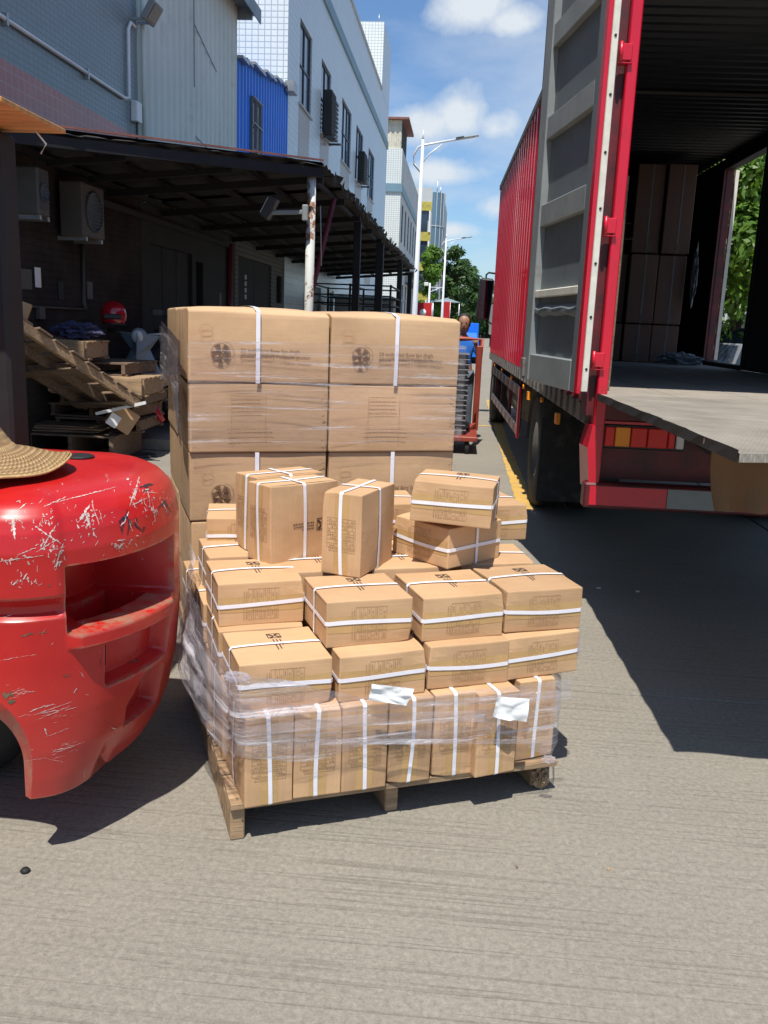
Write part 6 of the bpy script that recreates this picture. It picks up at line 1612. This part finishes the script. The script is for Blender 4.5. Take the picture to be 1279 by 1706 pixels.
for sd in range(5):
    w = mkwarp(sd+1)
    d = {}
    d['box'] = warp_mesh(rbox(CA, CB, CC), w).fix('box')
    d['strap_z'] = warp_mesh(ring('z', seed=sd), w).fix('strap'); d['strap_y'] = warp_mesh(ring('y', seed=sd+3, off=.0035), w).fix('strap')
    tp = B()
    for s_ in (-1,):
        for i in range(6):
            for j in range(3): quadg(tp, -CA/2+.004+(CA-.008)*i/6, -.026+.052*j/3, -CA/2+.004+(CA-.008)*(i+1)/6, -.026+.052*(j+1)/3, s_*(CB/2+.0007))
    d['tape'] = warp_mesh(tp, w).fix('tape')
    d['table'] = warp_mesh(label_table(sd), w).mesh('label_table'); d['symbol'] = warp_mesh(symbol_print(sd), w).mesh('symbol_print')
    # open flap edge lines
    fl_ = B()
    for s_ in (-1, 1): fl_.box(-CA/2-.0006, -CB/2+.003, s_*.0+CC/2-.0065, -CA/2+.001, CB/2-.003, CC/2-.0058)
    d['flap'] = warp_mesh(fl_, w).mesh('flap_edge')
    for k, mt_ in (('box', 'card'), ('strap_z', 'strap'), ('strap_y', 'strap'), ('tape', 'tape'), ('table', 'paleink'), ('symbol', 'blackink'), ('flap', 'ink')): d[k].materials.append(M[mt_])
    V_.append(d)
CG = 'small strapped cartons stacked on the pallet'
cnt = [0]
def carton(label, x, y, z, yaw, mode='flat', tilt=(0, 0), flip=False, group=CG, corner=True):
    """x, y = front-left corner on the ground plan, z = underside"""
    cnt[0] += 1; d = V_[(cnt[0]*7+3) % 5]
    w, dp, h = (CA, CB, CC) if mode == 'flat' else (CC, CB, CA)
    th = radians(yaw)
    cxx = x+cos(th)*w/2-sin(th)*dp/2; cyy = y+sin(th)*w/2+cos(th)*dp/2
    t = thing('strapped_carton', label, 'carton', (cxx, cyy, z), 0, group)
    t.rotation_euler = (tilt[0], tilt[1], th)
    loc = Matrix.Translation((0, 0, h/2))
    if mode == 'up': loc = loc @ Matrix.Rotation(-pi/2 if not flip else pi/2, 4, 'Y')
    elif flip: loc = loc @ Matrix.Rotation(pi, 4, 'Z')
    for k, nm in (('box', 'box'), ('strap_z', 'strap'), ('strap_y', 'strap'), ('tape', 'tape'), ('table', 'label_table'), ('symbol', 'symbol_print'), ('flap', 'flap_edge')):
        o = link(nm, d[k], None, t); o.matrix_local = loc
        if k in ('table', 'symbol'): o['kind'] = 'stuff'
    return t
PA = 23.5; ca, sa = cos(radians(PA)), sin(radians(PA))
P0x, P0y = -.56, 2.30
def uv(u, v): return (P0x+u*ca-v*sa, P0y+u*sa+v*ca)
Z0 = .13; Z1 = Z0+CA+.001; Z2 = Z1+CC+.001; Z3 = Z2+CC+.002
# layer standing on the pallet
fr = [(-.560, 2.300, 25.5, 'leftmost'), (-.427, 2.370, 23, 'second from left'), (-.291, 2.430, 24.5, 'third from left'), (-.154, 2.496, 23.8, 'fourth from left'), (-.017, 2.562, 23.2, 'fifth from left')]
for i, (x, y, a, nm) in enumerate(fr): carton('upright carton standing %s in the wrapped bottom front row' % nm, x, y, Z0, a, 'up')
carton('upright carton twisted slightly outwards, sixth in the wrapped bottom row', .122, 2.588, Z0, 27, 'up')
carton('upright carton set back at the right end of the wrapped bottom row', .258, 2.716, Z0, 30, 'up')
for k in range(1, 4):
    x, y = uv(-.012-.01*k, .292*k+.01); carton('upright carton on the pallet’s left edge, %s behind the front corner' % ('first', 'second', 'third')[k-1], x, y, Z0, 23.5, 'up')
    x, y = uv(.915, .292*k+.02); carton('upright carton hidden on the pallet’s right side, %s from the front' % ('second', 'third', 'fourth')[k-1], x, y, Z0, 23.5, 'up')
    if k == 3:
        for q_ in range(3): x, y = uv(.15+q_*.25, .89); carton('upright carton in the back row of the pallet, number %s from the left' % ('two', 'three', 'four')[q_], x, y, Z0, 23.5, 'up')
# first flat layer
carton('flat carton with an open top view at the front left corner, film across its strap', -.589, 2.339, Z1, 24.5)
carton('flat carton in the lower flat row with the crumpled white paper below it', -.310, 2.462, Z1, 24.4)
carton('flat carton third in the lower flat row, right of the one over the crumpled paper', -.045, 2.597, Z1, 24.0)
carton('flat carton at the right end of the lower flat row, shaded by the carton above', .205, 2.718, Z1, 28)
for k in range(1, 4):
    x, y = uv(-.015-.012*k, .052+.292*k); carton('flat carton on the left side of the lower flat layer, %s behind the corner' % ('first', 'second', 'third')[k-1], x, y, Z1, 23.5)
    x, y = uv(.87, .10+.292*k); carton('flat carton on the right side of the lower flat layer, %s from the front' % ('second', 'third', 'fourth')[k-1], x, y, Z1, 23.5)
for k in range(2):
    x, y = uv(.28+.29*k, .39); carton('flat carton buried in the lower flat layer, %s one' % ('left', 'right')[k], x, y, Z1, 23.5)
    x, y = uv(.28+.29*k, .80); carton('flat carton at the back of the lower flat layer, %s one' % ('left', 'right')[k], x, y, Z1, 23.5)
# second flat layer
carton('flat carton under the twin upright cartons, leftmost of the upper flat row', -.734, 2.643, Z2, 23.8)
carton('flat carton standing furthest forward in the upper flat row, under the lone upright one', -.365, 2.527, Z2, 23.6)
carton('flat carton in the upper flat row below the twisted carton pile', -.072, 2.638, Z2, 23.2)
carton('flat carton overhanging the right end of the upper flat row', .195, 2.767, Z2, 22.3)
carton('flat carton behind the leftmost one of the upper flat row', -.858, 2.951, Z2, 23.3)
x, y = uv(.02+.29, .44); carton('flat carton glimpsed between the two upright pairs', -.558, 2.815, Z2, 23)
x, y = uv(.59, .44); carton('flat carton peeking out under the left corner of the twisted carton', -.265, 2.925, Z2, 22)
carton('flat carton behind the overhanging right one, its printed square in view', .046, 3.082, Z2, 14)
x, y = uv(.28, .78); carton('flat carton hidden in the back of the upper flat layer, left', x, y, Z2, 23)
x, y = uv(.58, .80); carton('flat carton hidden in the back of the upper flat layer, right', x, y, Z2, 23)
# loose top pieces
carton('upright carton in front of its twin, turned with a wide face to the right', -.725, 3.003, Z3-.008, -44.8, 'up', flip=True)
carton('upright carton mostly hidden behind its front twin on the left', -.800, 3.128, Z3, -45.8, 'up', flip=True)
carton('lone upright carton in the middle with printed table and dark square', -.434, 2.851, Z3, -17.8, 'up')
carton('twisted flat carton with crossed straps supporting the tilted one', -.214, 3.172, Z3, -42.1)
t = carton('tilted flat carton lying topmost on the right pile', -.146, 2.982, Z3+CC+.018, -6.9, tilt=(radians(-1.0), radians(1.5)))
carton('carton at the far right corner behind the twisted pile', .045, 3.40, Z3, 22)
carton('small carton glimpsed left of the upright twins against the big stack', -.93, 3.18, Z3-.06, 14, tilt=(0, 0))
carton('flat carton peeking up between the lone upright one and the twisted pile', -.40, 3.32, Z3, 15)

# pallet under them
t = thing('wooden_pallet', 'worn wooden pallet carrying the small strapped cartons', 'pallet', (P0x, P0y, 0), radians(PA))
lw = B(); 
for (v, nm) in ((.075, 0), (.36, 0), (.70, 0), (1.10, 0)):
    b = B(); b.box(-.036, v-.045, .108, 1.065, v+.045, .128, None, .002); b.obj('deck_board', 'wood', t)
for v in (.17, .265, .47, .575, .81, .915):
    b = B(); b.box(-.036+R.uniform(-.005, .004), v-.042, .108, 1.065, v+.042, .127+R.uniform(-.002, 0), None, .002); b.obj('deck_board', 'wood', t)
for (u, vs_) in ((-.013, .045), (.49, .075), (1.03, .10)):
    b = B(); b.box(u-.022, vs_, .0, u+.022, 1.14, .107, None, .004); b.obj('stringer', 'wood', t)
    b = B()
    for vv in (.0, .04): b.lathe([(0, .1285), (.003, .1288), (0, .129)], 6, (u, .02+vv, 0))
    b.obj('nail', 'grimy', t)
crumple('splintered_block', '', (1.035, .085, .04), (.026, .024, .034), 'wood', 21, parent=t, cat=None)

# ------------------------------------------------------------------ stretch film
def ribbon(name, path, zlo, zhi, amp, mat, parent=None, nz=16, wr=34, seed=0):
    """path: list of (x,y,s); zlo, zhi functions of s"""
    b = B(); vs = []; uvs = []
    n = len(path)
    for i, (x, y, s) in enumerate(path):
        p0 = path[max(0, i-1)]; p1 = path[min(n-1, i+1)]
        d = Vector((p1[0]-p0[0], p1[1]-p0[1])).normalized(); nr = Vector((d.y, -d.x))
        a0, a1 = zlo(s), zhi(s)
        for k in range(nz+1):
            f = k/nz; z = a0+(a1-a0)*f
            w = amp*(noise.noise(Vector((s*3, z*wr, seed)))+.5*noise.noise(Vector((s*9, z*wr*2.2, seed+5))))
            w += .004
            vs.append((x-nr.x*w, y-nr.y*w, z)); uvs.append((s, z))
    fs = [(i*(nz+1)+k, (i+1)*(nz+1)+k, (i+1)*(nz+1)+k+1, i*(nz+1)+k+1) for i in range(n-1) for k in range(nz)]
    b.add(vs, fs, True); me = b.mesh(name)
    ul = me.uv_layers.new(name='UVMap')
    for lp in me.loops: ul.data[lp.index].uv = uvs[lp.vertex_index]
    return link(name, me, mat, parent)
def mkpath(corners, step=.02, rad=.03):
    P = []; s = 0
    pts = [Vector(c) for c in corners]
    out = []
    for i in range(len(pts)):
        if i in (0, len(pts)-1): out.append(pts[i]); continue
        a = pts[i]+(pts[i-1]-pts[i]).normalized()*rad; c = pts[i]+(pts[i+1]-pts[i]).normalized()*rad
        for k in range(5):
            f = k/4; out.append(a*(1-f)**2+pts[i]*2*f*(1-f)+c*f*f)
    res = []; s = 0
    for i in range(len(out)-1):
        L_ = (out[i+1]-out[i]).length; m_ = max(1, int(L_/step))
        for k in range(m_): p = out[i].lerp(out[i+1], k/m_); res.append((p.x, p.y, s+L_*k/m_))
        s += L_
    res.append((out[-1].x, out[-1].y, s)); return res
FW = thing('stretch_wrap', 'clear wrinkled stretch film wrapped round the lower carton layers', 'film', (P0x, P0y, 0))
def wchild(o, P=None):
    P = P or FW
    o.parent = P; o.matrix_parent_inverse = Matrix.Translation(P.location).inverted(); return o
# around: right side, front, left side
crn = [uv(1.02, .95), uv(1.10, .12), uv(1.02, -.022), uv(-.025, -.022), uv(-.06, .35), uv(-.10, 1.0)]
path = mkpath(crn); 
# s positions
def s_of(k): return sum((Vector(crn[i+1])-Vector(crn[i])).length for i in range(k))
sF0, sF1, sE = s_of(2), s_of(3), s_of(5)
def hi(s):
    if s < sF0: return .405
    if s < sF1:
        f = (s-sF0)/(sF1-sF0); return .412+(.020*f if f < .7 else .014+.09*((f-.7)/.3)**1.4)
    f = (s-sF1)/(sE-sF1); return .505+.06*f+.02*sin(f*9)
def lo(s):
    if s < sF0: return .19+.03*sin(s*9)
    if s < sF1:
        f = (s-sF0)/(sF1-sF0); return .17+.12*sst(f/.25)+.02*sin(f*14)
    f = (s-sF1)/(sE-sF1); return .29+.03*sin(f*7)+.05*f
wchild(ribbon('front_film', path, lo, hi, .006, 'film', seed=2))
# diagonal bands over the flat cartons
def band(c, fl_, fh, amp, mat, seed, name='film_band', nz=10, wr=40):
    p_ = mkpath(c); return wchild(ribbon(name, p_, fl_, fh, amp, mat, seed=seed, nz=nz, wr=wr))
crn2 = [uv(1.05, -.034), uv(-.038, -.034), uv(-.09, .4), uv(-.15, .95)]
L2_ = (Vector(crn2[1])-Vector(crn2[0])).length
def hi2(s):
    f = min(1, s/L2_); z = .45+.115*sst((f-.55)/.45); 
    if s > L2_: z += (s-L2_)*.22
    return z
def lo2(s):
    f = min(1, s/L2_); z = .385+.055*f
    if s > L2_: z = .44+(s-L2_)*.05
    return z
band(crn2, lo2, hi2, .008, 'film2', 5)
crn3 = [uv(.75, -.028), uv(-.032, -.028), uv(-.075, .4), uv(-.13, .9)]
band(crn3, lambda s: .335+.04*sin(s*2.4), lambda s: .362+.045*sin(s*2.4+.2), .004, 'film2', 9, nz=5, wr=80)
crn4 = [uv(1.0, -.030), uv(.2, -.030)]
band(crn4, lambda s: .23+.12*s, lambda s: .245+.125*s, .003, 'film2', 11, nz=4, wr=80)
# loose swath sagging off the left side
def swath():
    b = B(); vs = []; uvs = []; NI, NK = 40, 22
    for i in range(NI+1):
        f = i/NI
        v = -.02+f*1.0
        for k in range(NK+1):
            g_ = k/NK
            u = -.05-.10*sin(pi*min(1, f*1.15))*(.4+.6*(1-abs(g_-.45)*1.6))
            z = (.50+.20*f)*(g_)+(.30+.06*f)*(1-g_)
            wv = .014*noise.noise(Vector((f*4, g_*9, 3)))+.008*noise.noise(Vector((f*10, g_*26, 7)))
            x, y = uv(u-wv*1.5, v); vs.append((x, y, z+wv)); uvs.append((f*1.2, g_*.35+f*.1))
    fs = [(i*(NK+1)+k, (i+1)*(NK+1)+k, (i+1)*(NK+1)+k+1, i*(NK+1)+k+1) for i in range(NI) for k in range(NK)]
    b.add(vs, fs, True); me = b.mesh('loose_film'); ul = me.uv_layers.new(name='UVMap')
    for lp in me.loops: ul.data[lp.index].uv = uvs[lp.vertex_index]
    return link('loose_film', me, 'film2')
wchild(swath())
def glint(c, r, seed, nm='film_knot'):
    o = crumple(nm, '', c, r, 'film2', seed, parent=None, cat=None); wchild(o); return o
x, y = uv(-.085, .40); glint((x, y, .36), (.014, .02, .035), 31)
x, y = uv(.99, -.035); glint((x, y, .175), (.020, .008, .012), 32)
x, y = uv(-.025, -.02); glint((x, y, .555), (.035, .02, .012), 33)
x, y = uv(1.15, .10); glint((x, y, .50), (.006, .01, .03), 34)
# small sheet under the papers
def sheet(label, quad, v, seed):
    """quad of (u, z) corners TL, TR, BR, BL"""
    b = B(); vs = []; N_ = 14
    for j in range(N_+1):
        for i in range(N_+1):
            f, g_ = i/N_, j/N_
            u = (quad[0][0]*(1-f)+quad[1][0]*f)*(1-g_)+(quad[3][0]*(1-f)+quad[2][0]*f)*g_
            z = (quad[0][1]*(1-f)+quad[1][1]*f)*(1-g_)+(quad[3][1]*(1-f)+quad[2][1]*f)*g_
            w = .010*noise.noise(Vector((f*1.6, g_*2.2, seed)))+.003*noise.noise(Vector((f*5, g_*5, seed+3)))+.02*(f-.5)**2
            x, y = uv(u, v-.012-abs(w)*1.3); vs.append((x, y, z+w*.3))
    fs = [(j*(N_+1)+i, j*(N_+1)+i+1, (j+1)*(N_+1)+i+1, (j+1)*(N_+1)+i) for j in range(N_) for i in range(N_)]
    b.add(vs, fs, True); o = b.obj('paper_slip', 'paper'); tag(o, label, 'paper', 'paper slips stuck on the film'); return o
sheet('crumpled white paper slip stuck on the film at mid front', [(.362, .511), (.497, .481), (.475, .429), (.353, .461)], -.04, 3)
sheet('square white paper slip stuck on the film near the right end', [(.776, .427), (.891, .407), (.885, .329), (.762, .36)], -.04, 8)

# ================================================================== BIG CARTON STACK
SA = radians(22.5); SX, SY = -1.114, 3.554
SWd, SD, SH, STOP = .600, .600, .2985, 1.576
def suv(u, v): return (SX+u*cos(SA)-v*sin(SA), SY+u*sin(SA)+v*cos(SA))
def bigwarp(seed, top):
    sv = Vector((seed*2.3, seed, seed*.7))
    def f(p):
        p = Vector(p); n = noise.noise(p*3+sv); n2 = noise.noise(p*3+sv+Vector((7, 0, 0)))
        fx = 1-(2*p.x/SWd)**2; fy = 1-(2*p.y/SD)**2; fz = 1-(2*p.z/SH)**2
        q = p.copy()
        if p.y < -SD/2+.012: q.y -= .008*max(0, fx)*max(0, fz)+.004*n
        if p.x < -SW2+.012: q.x -= .006*max(0, fy)*max(0, fz)+.003*n2
        if p.z > SH/2-.012 and top: q.z += (.020*max(0, fx)**.5*max(0, fy)**.5 if fx > 0 and fy > 0 else 0)+.004*n-(.010 if p.y < -SD/2+.02 else 0)
        return q
    return f
SW2 = SWd/2
def bigbox(seed, top, h=None):
    h = h or SH
    bm = bmesh.new(); bmesh.ops.create_cube(bm, size=1)
    for v in bm.verts: v.co = Vector((v.co.x*(SWd-.006), v.co.y*(SD-.006), v.co.z*(h-.003)))
    bmesh.ops.bevel(bm, geom=bm.edges[:], offset=.007, segments=2, affect='EDGES', profile=.6)
    bmesh.ops.subdivide_edges(bm, edges=[e for e in bm.edges if e.calc_length() > .1], cuts=12, use_grid_fill=True)
    b = B(); bm.verts.index_update(); b.add([v.co.copy() for v in bm.verts], [[v.index for v in f.verts] for f in bm.faces], False); bm.free()
    return warp_mesh(b, bigwarp(seed, top)).fix('box')
def fanprint():
    b = B(); y = -SD/2-.0105
    def disc(cx_, cz, r0, r1, a0, a1, n=28):
        vs = []
        for i in range(n+1):
            a = a0+(a1-a0)*i/n; vs += [(cx_+r0*cos(a), y, cz+r0*sin(a)), (cx_+r1*cos(a), y, cz+r1*sin(a))]
        b.add(vs, [(2*i, 2*i+2, 2*i+3, 2*i+1) for i in range(n)])
    c = (-.166, -.028)
    for k in range(5):
        a0 = .4+k*2*pi/5; disc(c[0], c[1], .006, .037, a0, a0+.75, 6)
    disc(c[0], c[1], .0385, .0410, 0, 2*pi, 36); disc(c[0], c[1], .0, .006, 0, 2*pi, 12)
    disc(c[0]+.012, c[1]+.003, .0415, .0430, -1.3, 1.5, 20)
    for k in range(16): a = k*pi/8; disc(c[0], c[1], .028, .0385, a, a+.03, 1)
    return b, y
def textprint(y):
    b = B()
    for s_, z in (('20 inch axial flow fan (high', -.022), ('power blower) / copper motor', -.046)):
        me = text_mesh(s_, .0235); join_into(b, me, Matrix.Translation((-.085, y, z)) @ Matrix.Rotation(pi/2, 4, 'X'))
    return b
def logo(y):
    b = B(); vs = []; n = 28
    for i in range(n+1):
        a = 2*pi*i/n; vs += [(-.225+.026*cos(a), y, .060+.026*sin(a)), (-.225+.0272*cos(a), y, .060+.0272*sin(a))]
    b.add(vs, [(2*i, 2*i+2, 2*i+3, 2*i+1) for i in range(n)])
    me = text_mesh('Qpower', .0125, 'CENTER'); join_into(b, me, Matrix.Translation((-.225, y, .056)) @ Matrix.Rotation(pi/2, 4, 'X'))
    return b
def faint_table(seed, y):
    b = B(); q = random.Random(seed)
    for k in range(5):
        z = .095-k*.018; x = -.12
        while x < -.0: L_ = q.uniform(.004, .016); quadg(b, x, z-.0016, min(x+L_, .01), z+.0016, y); x += L_+.004
    for k in range(3):
        z = -.045-k*.018; x = -.14
        while x < .05: L_ = q.uniform(.006, .02); quadg(b, x, z-.0016, x+L_, z+.0016, y); x += L_+.005
    for x in (-.125, .02): quadg(b, x, -.1, x+.0012, .1, y)
    return b
fp, yy_ = fanprint(); MF = fp.mesh('fan_print'); MF.materials.append(M['ink']); MTX = textprint(yy_).mesh('text_print'); MTX.materials.append(M['ink']); ML = logo(yy_).mesh('logo_print'); ML.materials.append(M['redink'])
bbx = [bigbox(1, False), bigbox(2, False), bigbox(3, True), bigbox(5, True)]
for m_ in bbx: m_.materials.append(M['bigcard'])
def bstrap(x, h, top):
    b = B(); w = .009; off = .0105; vs = []
    pts = []
    for i in range(9): z = -h/2+h*i/8; pts.append((-SD/2-off-.004*(1-(2*z/h)**2), z))
    zt = h/2+.003; dome = .018 if top else .0
    for i in range(13):
        f = i/12; y = -SD/2+.004+(SD-.008)*f; pts.append((y, zt+dome*(max(0, 1-(2*y/SD)**2))**.5-(.004 if top and i == 0 else 0)))
    for i in range(7): z = h/2-h*i/6; pts.append((SD/2+.006, z))
    for (y, z) in pts: vs += [(x-w, y, z), (x+w, y, z)]
    b.add(vs, [(2*i, 2*i+2, 2*i+3, 2*i+1) for i in range(len(pts)-1)]); return b
RN = ['top', 'second', 'third', 'fourth', 'bottom']
BG = 'large fan cartons stacked five high'
for r_ in range(5):
    for c in range(2):
        for dep in range(2):
            if dep == 1 and c == 1 and r_ > 0: continue
            z1_ = STOP-r_*SH; z0_ = z1_-SH
            if r_ == 4: z0_ = .115
            h_ = SH if r_ < 4 else z1_-z0_
            u = c*(SWd+.004)+R.uniform(-.004, .004); v = dep*(SD+.006)+(-.006 if r_ in (1,) else 0)+.006*r_+R.uniform(-.004, .004)
            if r_ >= 2: u += .004*(r_-1)
            x, y = suv(u+SWd/2, v+SD/2)
            side = ('left' if c == 0 else 'right'); fb = 'front' if dep == 0 else 'back'
            extra = {0: 'strap, fan print and text', 1: 'faint printing under film streaks', 2: 'fan print half hidden', 3: 'plain face behind the small cartons', 4: 'lowest, almost hidden'}[r_] if dep == 0 else 'only its side face showing'
            t = thing('fan_carton', '%s %s carton, %s row of the big stack, %s' % (side, fb, RN[r_], extra), 'carton', (x, y, z0_), SA, BG)
            top = (r_ == 0)
            me = bbx[2+c] if top else bbx[(r_+c) % 2]
            o = link('box', me, None, t, (0, 0, h_/2))
            if r_ == 4: o.scale = (1, 1, h_/SH)
            if dep == 0 and r_ in (0, 2): 
                st = bstrap(-.012 if c == 0 else -.005, SH, top).fix('strap'); st.materials.append(M['strap']); link('strap', st, None, t, (0, 0, h_/2))
                for me_, nm in ((MF, 'fan_print'), (MTX, 'text_print'), (ML, 'logo_print')): link(nm, me_, None, t, (0, 0, h_/2))['kind'] = 'stuff'
            if dep == 0 and r_ == 1:
                tb = faint_table(c, -SD/2-.0105).mesh('faint_print'); tb.materials.append(M['paleink']); link('faint_print', tb, None, t, (0, 0, h_/2))
            # dark slot and torn fibres at the seams of the side face
            b = B(); b.box(-SWd/2-.0085, -.03, h_/2-.03, -SWd/2-.0079, -.024, h_-.01); b.box(-SWd/2-.0085, -.17, h_/2+.02, -SWd/2-.0079, -.166, h_-.01)
            if dep == 0 and c == 0: b.obj('side_slot', 'ink', t)
            if dep == 0 and r_ in (1, 2):
                b = B(); q = random.Random(r_*3+c)
                for k in range(3):
                    z = h_*(.2+.3*k); 
                    for j in range(4): x0 = SWd/2-.012-q.uniform(0, .03); zz = z+q.uniform(-.012, .012); b.beam((x0, -SD/2-.0085, zz), (x0+q.uniform(.006, .016), -SD/2-.0085, zz+q.uniform(-.012, .012)), .0012, .0012)
                b.obj('torn_edge', 'ink', t)
# pallet for the stack
t = thing('wooden_pallet', 'pallet almost hidden beneath the big fan carton stack', 'pallet', suv(.6, .6)+(0,), SA)
for v in (-.55, -.2, .2, .55): b = B(); b.box(-.6, v-.05, .09, .6, v+.05, .113, None, .002); b.obj('deck_board', 'wood', t)
for u in (-.55, 0, .55): b = B(); b.box(u-.04, -.6, 0, u+.04, .6, .089, None, .003); b.obj('stringer', 'wood', t)
# film round the stack
t = thing('stretch_wrap', 'thin streaked stretch film round the upper rows of the big carton stack', 'film', (SX, SY, 0))
def sfilm(c, fl_, fh, amp, mat, seed, nz=14, wr=30):
    return wchild(ribbon('film_band', mkpath([suv(*k) for k in c], .03, .012), fl_, fh, amp, mat, seed=seed, nz=nz, wr=wr), t)
sfilm([(1.222, .5), (1.222, -.024), (-.004, -.024)], lambda s: 1.02+.012*sin(s*3), lambda s: 1.465-.01*s, .0025, 'filmthin', 3, 16, 44)
def fr_(s): return s
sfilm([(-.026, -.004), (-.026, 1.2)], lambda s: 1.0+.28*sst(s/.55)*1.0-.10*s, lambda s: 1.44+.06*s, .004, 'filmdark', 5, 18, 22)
sfilm([(-.036, -.004), (-.036, 1.2)], lambda s: 1.06+.26*sst(s/.55)-.10*s, lambda s: 1.42+.06*s, .005, 'film2', 15, 18, 30)
